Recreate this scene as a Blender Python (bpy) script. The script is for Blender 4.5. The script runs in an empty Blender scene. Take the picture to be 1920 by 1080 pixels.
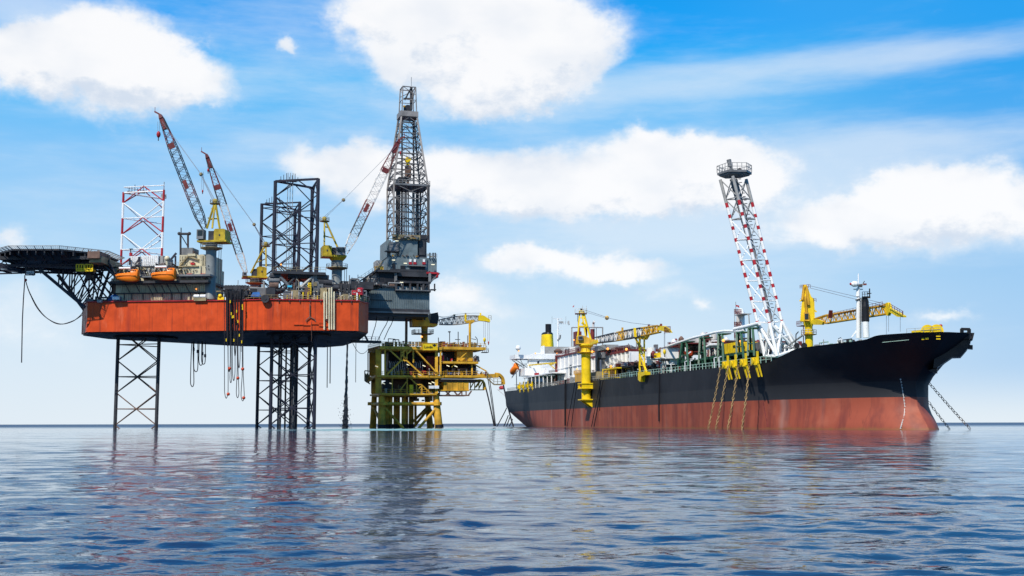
import bpy, math, random
import numpy as np
from mathutils import Vector, Matrix
random.seed(7)
R = math.radians
scn = bpy.context.scene
# ------------------------------------------------------------------ camera
F = 2200.0; HC = 1.25; HOR = 794.0
PITCH = math.atan((HOR - 540) / F); ROLL = 0.0021
cd = bpy.data.cameras.new('camera'); cam = bpy.data.objects.new('camera', cd)
scn.collection.objects.link(cam); scn.camera = cam
cd.sensor_width = 36; cd.lens = F / 1920 * 36; cd.clip_start = 0.2; cd.clip_end = 80000
CM = Matrix.Rotation(math.pi / 2 + PITCH, 3, 'X') @ Matrix.Rotation(-ROLL, 3, 'Z')
cam.matrix_world = Matrix.Translation((0, 0, HC)) @ CM.to_4x4()
CAMP = Vector((0, 0, HC))
# ------------------------------------------------------------------ light
SUN_AZ, SUN_EL = -152.0, 49.0      # azimuth clockwise from +Y (view direction): behind the camera, to the left
sd = Vector((math.sin(R(SUN_AZ)) * math.cos(R(SUN_EL)), math.cos(R(SUN_AZ)) * math.cos(R(SUN_EL)), math.sin(R(SUN_EL))))
sl = bpy.data.lights.new('sun', 'SUN'); sl.energy = 5.0; sl.angle = R(0.55); sl.color = (1.0, 0.94, 0.84)
so = bpy.data.objects.new('sun', sl); scn.collection.objects.link(so)
so.rotation_euler = sd.to_track_quat('Z', 'Y').to_euler()
scn.view_settings.view_transform = 'Standard'; scn.view_settings.look = 'None'
scn.view_settings.exposure = 0.0; scn.view_settings.gamma = 1.0; scn.view_settings.use_curve_mapping = False
scn.cycles.max_bounces = 5; scn.cycles.diffuse_bounces = 2; scn.cycles.glossy_bounces = 3
scn.cycles.transparent_max_bounces = 6; scn.cycles.caustics_reflective = False; scn.cycles.caustics_refractive = False
scn.cycles.sample_clamp_indirect = 6.0
# ------------------------------------------------------------------ rays: where a sight line meets a plane
def ray(px, py):
    return (CM @ Vector(((px - 960) / F, (540 - py) / F, -1))).normalized()
def s2l(c):
    return tuple((x / 255 / 12.92 if x / 255 < .04045 else ((x / 255 + .055) / 1.055) ** 2.4) for x in c)
class NT:
    """small node-tree helper"""
    def __init__(s, nt): s.nt = nt; s.n = nt.nodes; s.l = nt.links
    def node(s, t, **k):
        x = s.n.new(t)
        for a, b in k.items(): setattr(x, a, b)
        return x
    def put(s, sock, v):
        if isinstance(v, bpy.types.NodeSocket): s.l.new(v, sock)
        elif v is not None: sock.default_value = v
    def math(s, op, a, b=None, c=None, clamp=False):
        x = s.node('ShaderNodeMath', operation=op, use_clamp=clamp); s.put(x.inputs[0], a)
        if b is not None: s.put(x.inputs[1], b)
        if c is not None: s.put(x.inputs[2], c)
        return x.outputs[0]
    def vec(s, op, a, b=None, c=None, out=0):
        x = s.node('ShaderNodeVectorMath', operation=op); s.put(x.inputs[0], a)
        if b is not None: s.put(x.inputs[1], b)
        if c is not None: s.put(x.inputs[2], c)
        return x.outputs[out]
    def smooth(s, v, lo, hi, a=0.0, b=1.0):
        x = s.node('ShaderNodeMapRange', interpolation_type='SMOOTHSTEP'); s.put(x.inputs[0], v)
        x.inputs[1].default_value = lo; x.inputs[2].default_value = hi; x.inputs[3].default_value = a; x.inputs[4].default_value = b
        return x.outputs[0]
    def noise(s, v, scale, det=4, rough=.55, dist=0, dim='3D', out='Fac'):
        x = s.node('ShaderNodeTexNoise', noise_dimensions=dim); s.put(x.inputs['Vector'], v)
        x.inputs['Scale'].default_value = scale; x.inputs['Detail'].default_value = det
        x.inputs['Roughness'].default_value = rough; x.inputs['Distortion'].default_value = dist
        return x.outputs[out]
    def mix(s, f, a, b):
        x = s.node('ShaderNodeMix', data_type='RGBA'); s.put(x.inputs[0], f)
        s.put(x.inputs[6], a if isinstance(a, bpy.types.NodeSocket) else (*a[:3], 1)); s.put(x.inputs[7], b if isinstance(b, bpy.types.NodeSocket) else (*b[:3], 1))
        return x.outputs[2]
    def ramp(s, f, stops, interp='LINEAR'):
        x = s.node('ShaderNodeValToRGB'); s.put(x.inputs[0], f); r = x.color_ramp; r.interpolation = interp
        while len(r.elements) < len(stops): r.elements.new(1)
        for e, (p, c) in zip(r.elements, stops): e.position = p; e.color = (*c[:3], 1)
        return x.outputs[0]
# ------------------------------------------------------------------ sky
w = bpy.data.worlds.new('World'); scn.world = w; w.use_nodes = True
w.cycles.sampling_method = 'MANUAL'; w.cycles.sample_map_resolution = 512
N = NT(w.node_tree); N.n.clear()
sky = N.node('ShaderNodeTexSky', sky_type='NISHITA', sun_disc=False)
sky.sun_elevation = R(SUN_EL); sky.sun_rotation = R(SUN_AZ); sky.air_density = 1.0; sky.dust_density = 0.4; sky.ozone_density = 2.5
geo = N.node('ShaderNodeTexCoord').outputs['Generated']
dirn = N.vec('NORMALIZE', geo)
sep = N.node('ShaderNodeSeparateXYZ'); N.l.new(dirn, sep.inputs[0])
az = N.math('ARCTAN2', sep.outputs[0], sep.outputs[1]); el = N.math('ARCSINE', sep.outputs[2])
cmb = N.node('ShaderNodeCombineXYZ'); N.l.new(az, cmb.inputs[0]); N.l.new(el, cmb.inputs[1])
uv = cmb.outputs[0]
warp = N.noise(N.vec('MULTIPLY', uv, (1, 1.3, 1)), 9, 5, .6, out='Color')
warp2 = N.noise(N.vec('MULTIPLY', uv, (1, 1.3, 1)), 34, 4, .6, out='Color')
uvw = N.vec('ADD', uv, N.vec('MULTIPLY', N.vec('SUBTRACT', warp, (.5, .5, .5)), (.075, .045, 0)))
uvw = N.vec('ADD', uvw, N.vec('MULTIPLY', N.vec('SUBTRACT', warp2, (.5, .5, .5)), (.034, .026, 0)))
def azel(px, py):
    d = ray(px, py); return math.atan2(d.x, d.y), math.asin(d.z)
def blobs(uvs, lst):
    tot = None
    for (px, py, rx, ry, st) in lst:
        a, e = azel(px, py); ix, iy = F / rx * .97, F / ry
        rx, ry = rx * 1.12, ry * 1.15; ix, iy = F / rx * .97, F / ry; v = N.vec('MULTIPLY_ADD', uvs, (ix, iy, 0), (-a * ix, -e * iy, 0))
        d = N.vec('DOT_PRODUCT', v, v, out=1)
        g = N.math('POWER', .36, d)
        tot = N.math('MULTIPLY_ADD', g, st, tot if tot is not None else 0.0)
    return tot
BIG = [(110,112,125,50,1.2),(215,110,85,75,1.2),(330,135,95,36,1.1),(225,165,70,38,.9),(180,50,60,40,.55),(20,100,50,34,.9),
 (555,72,28,18,.8),
 (790,40,100,75,1.2),(930,75,150,75,1.3),(1070,95,60,50,1),(870,140,110,45,1),(1000,165,75,38,.9),(860,10,160,50,.9),(710,10,60,45,.6),
 (900,335,140,52,1),(1040,360,170,45,1.1),(1215,268,95,32,1.15),(1320,292,90,34,.9),(1240,345,150,42,1.0),(700,320,120,46,.85),(590,300,80,34,.55),(640,600,90,36,.55),(500,610,80,26,.4),(60,610,110,46,.45),(400,560,70,26,.35),(1700,640,120,24,.35),(900,600,80,24,.5),(1390,330,80,50,.7),
 (1640,395,120,42,.95),(1760,370,85,45,1.05),(1870,400,95,55,1.1),(1690,435,110,34,.8),(1560,420,90,40,.6),
 (965,482,70,20,.9),(1080,492,80,26,1.0),(1180,512,70,17,.8),(8,445,30,26,.7),(860,548,60,30,.85),(1310,577,20,11,.6),(1780,596,45,11,.6),(30,540,60,40,.35),(650,580,80,40,.3),(1240,555,60,18,.45)]
THIN = [(300,90,420,130,.32),(40,15,110,60,.6),(640,60,260,80,.2),(980,180,300,90,.45),(560,290,420,70,.30),(1350,160,330,34,.55),(1700,95,300,26,.7),(1500,290,420,45,.55),(1780,250,260,30,.30),(1490,370,170,60,.7),(1150,440,300,40,.4),(1500,420,500,90,.5),(400,420,600,90,.25)]
fb = blobs(uvw, BIG); ft = blobs(uv, THIN)
fb2 = blobs(N.vec('ADD', uvw, (-.007, .020, 0)), BIG)
nzv = N.vec('MULTIPLY', uv, (1, 1.5, 1)); nz2 = N.noise(N.vec('ADD', nzv, (-.008, .016, 0)), 17, 6, .62)
nz = N.noise(N.vec('MULTIPLY', uv, (1, 1.5, 1)), 17, 8, .66)
dens = N.math('MULTIPLY_ADD', N.math('SUBTRACT', nz, .5), 1.25, fb)
cl = N.math('ADD', N.math('MULTIPLY', N.smooth(dens, .10, 1.05), .55), N.math('MULTIPLY', N.smooth(dens, .38, .85), .45))
streak = N.noise(N.vec('MULTIPLY', uv, (1, 5, 1)), 7, 5, .6)
thin = N.math('MULTIPLY', N.smooth(N.math('MULTIPLY_ADD', N.math('SUBTRACT', streak, .5), 1.1, ft), .05, .95), .62)
thin = N.math('MAXIMUM', thin, N.math('MULTIPLY', N.smooth(N.math('MULTIPLY_ADD', N.math('SUBTRACT', streak, .5), .8, fb), .0, .75), .62))
# clear-sky colour by elevation (radians), a little deeper to the right of view
grad = N.ramp(N.math('DIVIDE', N.math('ADD', el, N.math('MULTIPLY', N.math('SUBTRACT', N.noise(uv, 3, 2), .5), .03)), .8, clamp=True), [
 (0.0, s2l((228, 240, 250))), (.06, s2l((220, 236, 250))), (.13, s2l((200, 228, 250))), (.20, s2l((172, 216, 251))),
 (.28, s2l((132, 200, 252))), (.36, s2l((58, 186, 253))), (.41, s2l((0, 165, 252))), (.7, s2l((10, 110, 205))), (1.0, s2l((20, 80, 160)))])
rgt = N.smooth(az, .10, .45)
low = N.smooth(el, 0.0, .2, 1, 0)
grad = N.mix(N.math('MULTIPLY', N.math('MULTIPLY', rgt, .5), N.smooth(el, .0, .05)), grad, s2l((110, 182, 240)))
grad = N.mix(N.math('MULTIPLY', N.math('MULTIPLY', N.smooth(az, .18, .42), N.smooth(el, .16, .30)), .8), grad, s2l((0, 160, 245)))
c1 = N.mix(thin, grad, s2l((232, 243, 253)))
shade = N.smooth(N.noise(N.vec('ADD', N.vec('MULTIPLY', uv, (1, 1.6, 1)), (.3, .02, 0)), 11, 4, .5), .42, .68, 0, 1)
core = N.smooth(dens, .7, 1.5)
relief = N.smooth(N.math('ADD', N.math('MULTIPLY', N.math('SUBTRACT', nz2, nz), 2.2), N.math('MULTIPLY', N.math('SUBTRACT', fb2, fb), .55)), -.02, .85)
ccol = N.mix(N.math('MAXIMUM', N.math('MULTIPLY', relief, .8), N.math('MULTIPLY', N.math('MULTIPLY', shade, .55), N.math('MULTIPLY_ADD', core, -.45, .95))), (1.02, 1.02, 1.03), s2l((205, 220, 239)))
c2 = N.mix(N.math('MULTIPLY', cl, N.smooth(el, .0, .12, .55, 1)), c1, ccol)
# the low horizon band and the sea-side hemisphere
c3 = N.mix(N.smooth(el, -.03, -.005, 1, 0), c2, (.05, .09, .14))
b1 = N.node('ShaderNodeBackground'); N.l.new(sky.outputs[0], b1.inputs[0]); b1.inputs[1].default_value = .10
b2 = N.node('ShaderNodeBackground'); N.l.new(c3, b2.inputs[0]); b2.inputs[1].default_value = 1.0
ms = N.node('ShaderNodeMixShader'); ms.inputs[0].default_value = .93
N.l.new(b1.outputs[0], ms.inputs[1]); N.l.new(b2.outputs[0], ms.inputs[2])
wo = N.node('ShaderNodeOutputWorld'); N.l.new(ms.outputs[0], wo.inputs[0])
# ------------------------------------------------------------------ materials
def paint(name, col, rough=.5, var=.12, streak=0.0, rust=(.12, .045, .02), metal=0.0, scale=.35, dirt=0.0, emit=0.0, panel=0.0):
    m = bpy.data.materials.new(name); m.use_nodes = True; n = NT(m.node_tree); p = n.n['Principled BSDF']
    co = n.node('ShaderNodeTexCoord').outputs['Object']
    a = n.noise(co, scale, 5, .6)
    dark = tuple(c * (1 - var * 1.6) for c in col); lite = tuple(min(1, c * (1 + var)) for c in col)
    c = n.mix(n.smooth(a, .3, .7), dark, lite)
    if streak > 0:
        sv = n.noise(n.vec('MULTIPLY', co, (1.3, 1.3, .07)), .9, 4, .62)
        c = n.mix(n.math('MULTIPLY', n.smooth(sv, .55, .78), streak), c, rust)
    if dirt > 0:
        dv = n.noise(co, 1.7, 5, .7)
        c = n.mix(n.math('MULTIPLY', n.smooth(dv, .52, .75), dirt), c, tuple(x * .35 + .01 for x in col))
    n.l.new(c, p.inputs['Base Color'])
    p.inputs['Specular IOR Level'].default_value = .3; p.inputs['Roughness'].default_value = rough; p.inputs['Metallic'].default_value = metal
    rv = n.smooth(a, .2, .8, max(.05, rough - .12), min(1, rough + .12)); n.l.new(rv, p.inputs['Roughness'])
    if panel > 0:
        b = n.node('ShaderNodeBump'); b.inputs['Strength'].default_value = .5; b.inputs['Distance'].default_value = panel
        n.l.new(n.noise(n.vec('MULTIPLY', co, (1, 1, .6)), .45, 2, .5), b.inputs['Height']); n.l.new(b.outputs[0], p.inputs['Normal'])
    if emit > 0:
        p.inputs['Emission Color'].default_value = (*col[:3], 1); p.inputs['Emission Strength'].default_value = emit
    return m
M = dict(
 orange=paint('hull_orange', (.62, .065, .006), .5, .10, .55, (.14, .018, .008), panel=.12),
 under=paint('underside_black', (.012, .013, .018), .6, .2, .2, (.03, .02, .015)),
 navy=paint('navy_steel', (.022, .024, .04), .5, .2, .2),
 dsteel=paint('dark_steel', (.045, .045, .05), .55, .25, .4),
 steel=paint('grey_steel', (.17, .175, .18), .5, .2, .35),
 lsteel=paint('light_grey_steel', (.33, .325, .31), .5, .15, .4),
 bluegrey=paint('blue_grey_wall', (.15, .19, .20), .5, .18, .6, (.05, .03, .02), panel=.1),
 pgrey=paint('pedestal_grey', (.20, .215, .21), .45, .12, .4, (.09, .06, .04)),
 yrig=paint('dirty_crane_yellow', (.46, .33, .02), .55, .25, .6, (.12, .07, .03), dirt=.5),
 tower=paint('tower_steel', (.27, .25, .235), .5, .2, .45, (.12, .08, .06)), tbrace=paint('tower_brace_steel', (.15, .14, .135), .5, .25, .45, (.10, .06, .05)),
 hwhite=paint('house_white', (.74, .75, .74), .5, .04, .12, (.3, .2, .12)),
 white=paint('white_paint', (.84, .84, .82), .45, .04, .12, (.32, .2, .12)),
 wdirty=paint('worn_white_paint', (.66, .63, .59), .5, .1, .5, (.3, .17, .1), dirt=.2),
 red=paint('red_paint', (.42, .02, .03), .45, .15, .2),
 mred=paint('maroon_paint', (.17, .03, .03), .55, .2, .3),
 yellow=paint('bright_yellow_paint', (.84, .58, .01), .45, .12, .45, (.30, .16, .02), dirt=.18),
 ypl=paint('weathered_yellow_paint', (.68, .37, .03), .5, .22, .65, (.10, .055, .02), dirt=.35),
 yrust=paint('rusty_yellow_jacket', (.62, .34, .03), .6, .28, .6, (.10, .05, .02), dirt=.45),
 beige=paint('beige_wall', (.56, .50, .34), .55, .12, .45, (.22, .15, .08)),
 cream=paint('cream_pipe', (.70, .62, .42), .5, .12, .3),
 lorange=paint('lifeboat_orange', (.85, .20, .01), .35, .08, .15, (.45, .1, .02)),
 green=paint('dark_green_steel', (.02, .09, .05), .5, .2, .2),
 lgreen=paint('pale_green_rail', (.38, .55, .46), .5, .15, .2),
 brown=paint('brown_machinery', (.16, .095, .07), .6, .3, .4),
 tan=paint('tan_scaffold', (.30, .24, .13), .6, .3, .4),
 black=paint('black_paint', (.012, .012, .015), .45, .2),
 rope=paint('black_rope', (.02, .02, .026), .8, .2), lrope=paint('steel_wire', (.25, .27, .30), .5, .1),
 glass=paint('dark_glass', (.02, .03, .035), .12, .1), blue=paint('blue_tarp', (.02, .10, .30), .6, .2),
 cyan=paint('cyan_sheet', (.05, .45, .65), .6, .1), chain=paint('rusty_chain', (.42, .29, .13), .7, .35, .5, (.14, .07, .03)),
 dchain=paint('dark_chain', (.09, .065, .05), .7, .3), ball=paint('float_red', (.55, .06, .02), .5, .1),
 lamp=paint('lit_lamp', (1.0, .36, .07), .4, .02, emit=1.6), wlamp=paint('lit_tube', (1.0, .9, .6), .4, .02, emit=.55),
)
def hull_orange():
    m = M['orange']; n = NT(m.node_tree); p = n.n['Principled BSDF']; src = p.inputs['Base Color'].links[0].from_socket
    g = n.node('ShaderNodeNewGeometry').outputs['Position']
    pt = n.noise(n.vec('MULTIPLY', g, (.16, .16, .02)), 1.0, 3, .55); c = n.mix(n.math('MULTIPLY', n.smooth(pt, .52, .62), .6), src, (.33, .03, .012))
    st = n.noise(n.vec('MULTIPLY', g, (1.6, 1.6, .05)), 1.0, 5, .65); c = n.mix(n.math('MULTIPLY', n.smooth(st, .56, .72), .65), c, (.12, .018, .012))
    lt = n.noise(n.vec('MULTIPLY', g, (.5, .5, .12)), .9, 4, .6); c = n.mix(n.math('MULTIPLY', n.smooth(lt, .60, .78), .35), c, (.75, .20, .10))
    sp = n.node('ShaderNodeSeparateXYZ'); n.l.new(g, sp.inputs[0]); fr_ = n.math('FRACT', n.math('MULTIPLY', sp.outputs[0], .21)); c = n.mix(n.math('MULTIPLY', n.smooth(fr_, 0, .03, 1, 0), .45), c, (.16, .02, .01))
    n.l.new(c, p.inputs['Base Color'])
hull_orange()
# ------------------------------------------------------------------ mesh helpers
WL = {}
def link(o): scn.collection.objects.link(o)
def tag(o, label=None, cat=None, group=None, kind=None):
    if label: o['label'] = label
    if cat: o['category'] = cat
    if group: o['group'] = group
    if kind: o['kind'] = kind
    return o
def thing(name, label, cat, loc, group=None):
    o = bpy.data.objects.new(name, None); link(o); o.location = loc; o.empty_display_size = 1
    WL[o.name] = Vector(loc); return tag(o, label, cat, group)
class MB:
    def __init__(s, *mats): s.v = []; s.f = []; s.m = []; s.c = 0; s.mats = list(mats); s.pr = []
    def use(s, m):
        if m not in s.mats: s.mats.append(m)
        s.c = s.mats.index(m); return s
    def add(s, vs, fs):
        o = len(s.v); s.pr.append((o, o + len(vs), len(s.f), len(s.f) + len(fs))); s.v += [tuple(x) for x in vs]; s.f += [tuple(i + o for i in f) for f in fs]; s.m += [s.c] * len(fs); return s
    def hexa(s, p):      # p: 4 bottom + 4 top
        return s.add(p, [(3, 2, 1, 0), (4, 5, 6, 7), (0, 1, 5, 4), (1, 2, 6, 5), (2, 3, 7, 6), (3, 0, 4, 7)])
    def tube(s, p, q, r, n=6, r2=None):
        p = Vector(p); q = Vector(q); d = q - p
        if d.length < 1e-6: return s
        d.normalize(); u = d.orthogonal().normalized() if abs(d.z) > .9 else d.cross(Vector((0, 0, 1))).normalized(); v = d.cross(u); r2 = r if r2 is None else r2
        vs = []
        for c, rr in ((p, r), (q, r2)):
            for k in range(n):
                a = 2 * math.pi * (k + .5) / n; vs.append(c + u * (math.cos(a) * rr) + v * (math.sin(a) * rr))
        fs = [(k, (k + 1) % n, n + (k + 1) % n, n + k) for k in range(n)] + [tuple(range(n))[::-1], tuple(range(n, 2 * n))]
        return s.add(vs, fs)
    def path(s, pts, r, n=5):
        for a, b in zip(pts, pts[1:]): s.tube(a, b, r, n)
        return s
    def bar(s, p, q, wd, ht, up=(0, 0, 1)):
        p = Vector(p); q = Vector(q); d = (q - p)
        if d.length < 1e-6: return s
        d.normalize(); up = Vector(up)
        if abs(d.dot(up)) > .98: up = Vector((0, 1, 0))
        u = d.cross(up).normalized() * (wd / 2); v = u.cross(d).normalized() * (ht / 2)
        return s.hexa([p - u - v, p + u - v, p + u + v, p - u + v, q - u - v, q + u - v, q + u + v, q - u + v])
    def lathe(s, c, prof, n=20, ax=(0, 0, 1)):
        c = Vector(c); ax = Vector(ax).normalized(); u = ax.orthogonal().normalized(); v = ax.cross(u); vs = []; fs = []
        for (r, z) in prof:
            for k in range(n):
                a = 2 * math.pi * k / n; vs.append(c + ax * z + (u * math.cos(a) + v * math.sin(a)) * max(r, .001))
        for i in range(len(prof) - 1):
            for k in range(n): fs.append((i * n + k, i * n + (k + 1) % n, (i + 1) * n + (k + 1) % n, (i + 1) * n + k))
        fs += [tuple(range(n))[::-1], tuple((len(prof) - 1) * n + k for k in range(n))]
        return s.add(vs, fs)
    def prism(s, poly, d):
        d = Vector(d); n = len(poly); vs = [Vector(p) for p in poly] + [Vector(p) + d for p in poly]
        return s.add(vs, [tuple(range(n))[::-1], tuple(range(n, 2 * n))] + [(k, (k + 1) % n, n + (k + 1) % n, n + k) for k in range(n)])
    def ball(s, c, r, sz=1.0, n=12):
        return s.lathe(Vector(c), [(r * math.sin(math.pi * i / 7), -r * sz * math.cos(math.pi * i / 7)) for i in range(8)], n)
    def split(s, name, parent=None, label=None, smooth=False):
        """pieces that stand apart become objects of their own"""
        bx = []
        for (v0, v1, f0, f1) in s.pr: q = np.array(s.v[v0:v1]); bx.append((q.min(0), q.max(0)))
        n = len(bx); g = list(range(n)); lo = np.array([x[0] for x in bx]); hi = np.array([x[1] for x in bx]); sz = np.linalg.norm(hi - lo, axis=1)
        def root(i):
            while g[i] != i: i = g[i]
            return i
        for i in range(n):
            gap = np.maximum(0, np.maximum(lo[i] - hi, lo - hi[i])); dd = np.sqrt((gap ** 2).sum(1))
            for j in np.nonzero(dd <= np.maximum(.05, .5 * np.maximum(sz[i], sz)) * .9)[0]:
                if j > i: g[root(int(j))] = root(i)
        for r in sorted(set(root(i) for i in range(n))):
            t = MB(*s.mats)
            for i in range(n):
                if root(i) != r: continue
                v0, v1, f0, f1 = s.pr[i]; o = len(t.v); t.v += s.v[v0:v1]; t.f += [tuple(k - v0 + o for k in q) for q in s.f[f0:f1]]; t.m += s.m[f0:f1]
            ob = t.build(name, parent, label, smooth)
        return ob
    def build(s, name, parent=None, label=None, smooth=False, recalc=True):
        me = bpy.data.meshes.new(name); a = np.array(s.v, dtype=float)
        c = Vector(((a[:, 0].min() + a[:, 0].max()) / 2, (a[:, 1].min() + a[:, 1].max()) / 2, a[:, 2].min()))
        me.from_pydata([Vector(v) - c for v in s.v], [], s.f)
        for m in s.mats: me.materials.append(M[m] if isinstance(m, str) else m)
        me.polygons.foreach_set('material_index', s.m)
        if recalc:
            import bmesh
            b = bmesh.new(); b.from_mesh(me); bmesh.ops.recalc_face_normals(b, faces=b.faces); b.to_mesh(me); b.free()
        if smooth:
            me.polygons.foreach_set('use_smooth', [True] * len(me.polygons))
            try: me.set_sharp_from_angle(angle=R(40))
            except Exception: pass
        me.update()
        o = bpy.data.objects.new(name, me); link(o); WL[o.name] = c
        if parent is not None: o.parent = parent; o.location = c - WL[parent.name]
        else: o.location = c
        if label: o['label'] = label
        return o
class Fr:
    """a local frame standing in the world: a along ex, b along ey (away from the camera), z up"""
    def __init__(s, org, ex):
        s.o = Vector((org[0], org[1], 0)); s.x = Vector((ex[0], ex[1], 0)).normalized(); s.y = Vector((-s.x.y, s.x.x, 0))
    def P(s, a, b, z): return s.o + s.x * a + s.y * b + Vector((0, 0, z))
    def at(s, px, py, b):
        d = ray(px, py); t = (b - (CAMP - s.o).dot(s.y)) / d.dot(s.y); return CAMP + d * t
    def inv(s, px, py, b):
        p = s.at(px, py, b) - s.o; return p.dot(s.x), p.z
    def ab(s, p): p = Vector(p) - s.o; return p.dot(s.x), p.dot(s.y)
    def box(s, mb, a0, a1, b0, b1, z0, z1, tp=0.0):
        return mb.hexa([s.P(a0, b0, z0), s.P(a1, b0, z0), s.P(a1, b1, z0), s.P(a0, b1, z0), s.P(a0 + tp, b0 + tp, z1), s.P(a1 - tp, b0 + tp, z1), s.P(a1 - tp, b1 - tp, z1), s.P(a0 + tp, b1 - tp, z1)])
    def ibox(s, mb, x0, y0, x1, y1, b0, b1):   # measured on the front plane b0
        a0, zt = s.inv(x0, (y0 + y1) / 2, b0)[0], s.inv((x0 + x1) / 2, y0, b0)[1]
        a1, zb = s.inv(x1, (y0 + y1) / 2, b0)[0], s.inv((x0 + x1) / 2, y1, b0)[1]
        s.box(mb, a0, a1, b0, b1, zb, zt); return a0, a1, zb, zt
    def rib(s, mb, x0, y0, x1, y1, b, pitch=.55, dep=.14):   # corrugated sheet standing just in front of plane b
        a0 = s.inv(x0, (y0 + y1) / 2, b)[0]; a1 = s.inv(x1, (y0 + y1) / 2, b)[0]
        z1 = s.inv((x0 + x1) / 2, y0, b)[1]; z0 = s.inv((x0 + x1) / 2, y1, b)[1]
        n = max(1, int((a1 - a0) / pitch)); st = (a1 - a0) / n; pts = []
        for k in range(n):
            q = a0 + k * st; pts += [(q, b), (q + st * .3, b), (q + st * .45, b - dep), (q + st * .85, b - dep)]
        pts.append((a1, b)); vs = []; fs = []
        for (a, bb) in pts: vs += [s.P(a, bb, z0), s.P(a, bb, z1)]
        for k in range(len(pts) - 1): fs.append((2 * k, 2 * k + 2, 2 * k + 3, 2 * k + 1))
        mb.add(vs, fs)
def facing(p):
    p = Vector(p); v = Vector((p.x, p.y, 0)).normalized(); return Fr((p.x, p.y), (v.y, -v.x))
def rail(mb, pts, h=1.1, gap=1.8, r=.05, rows=2):
    for a, b in zip(pts, pts[1:]):
        a = Vector(a); b = Vector(b); L = (b - a).length; n = max(1, int(L / gap))
        for k in range(n + 1):
            p = a.lerp(b, k / n); mb.tube(p, p + Vector((0, 0, h)), r, 4)
        for q in range(rows): mb.tube(a + Vector((0, 0, h * (q + 1) / rows)), b + Vector((0, 0, h * (q + 1) / rows)), r, 4)
def truss(mb, A, B, hv, dv, nb, rc=.12, rb=.07, wfun=None, tri=False):
    """lattice beam from A to B; hv, dv = half-size vectors of its section; wfun(t) scales the section"""
    A = Vector(A); B = Vector(B); hv = Vector(hv); dv = Vector(dv); rings = []
    for k in range(nb + 1):
        t = k / nb; c = A.lerp(B, t); s = wfun(t) if wfun else 1
        rings.append([c + hv * s + dv * s, c + hv * s - dv * s, c - hv * s - dv * s, c - hv * s + dv * s])
    for k in range(nb):
        for j in range(4):
            mb.tube(rings[k][j], rings[k + 1][j], rc, 5)
            a, b = (j, (j + 1) % 4) if k % 2 else ((j + 1) % 4, j)
            mb.tube(rings[k][a], rings[k + 1][b], rb, 4)
    for k in range(nb + 1):
        for j in range(4): mb.tube(rings[k][j], rings[k][(j + 1) % 4], rb, 4)
    return rings
def clutter(mb, fr, a0, a1, b0, b1, z0, zmax, n, seed, mats, s=1.0):
    """pipes, valves, small boxes and posts that stand on level z0"""
    rg = random.Random(seed)
    for k in range(n):
        a = rg.uniform(a0, a1); b = rg.uniform(b0, b1); mb.use(rg.choice(mats)); t = rg.random()
        h = rg.uniform(.25, 1) * (zmax - z0)
        if t < .3: w_ = rg.uniform(.4, 1.6) * s; fr.box(mb, a - w_, a + w_, b - w_ * .6, b + w_ * .6, z0, z0 + h * .7)
        elif t < .55: mb.tube(fr.P(a, b, z0), fr.P(a, b, z0 + h), rg.uniform(.08, .3) * s, 6)
        elif t < .8:
            L = rg.uniform(1, 4) * s; r = rg.uniform(.1, .35) * s; zz = z0 + h * .8
            mb.tube(fr.P(a - L, b, zz), fr.P(a + L, b, zz), r, 6); mb.tube(fr.P(a - L, b, zz), fr.P(a - L, b, z0), r * .8, 6); mb.tube(fr.P(a + L, b, zz), fr.P(a + L, b, z0), r * .8, 6)
        elif t < .92: mb.lathe(fr.P(a, b, z0), [(.5 * s, 0), (.6 * s, h * .2), (.6 * s, h * .6), (.3 * s, h * .75)], 10)
        else:
            mb.tube(fr.P(a, b, z0), fr.P(a, b, z0 + h), .07, 4); mb.tube(fr.P(a, b, z0 + h), fr.P(a + rg.uniform(-1, 1), b, z0 + h * 1.1), .07, 4)
def lamp_at(parent, p, r=.35):
    return MB('lamp').ball(p, r * .75).build('flood_lamp', parent, smooth=True)
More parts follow.
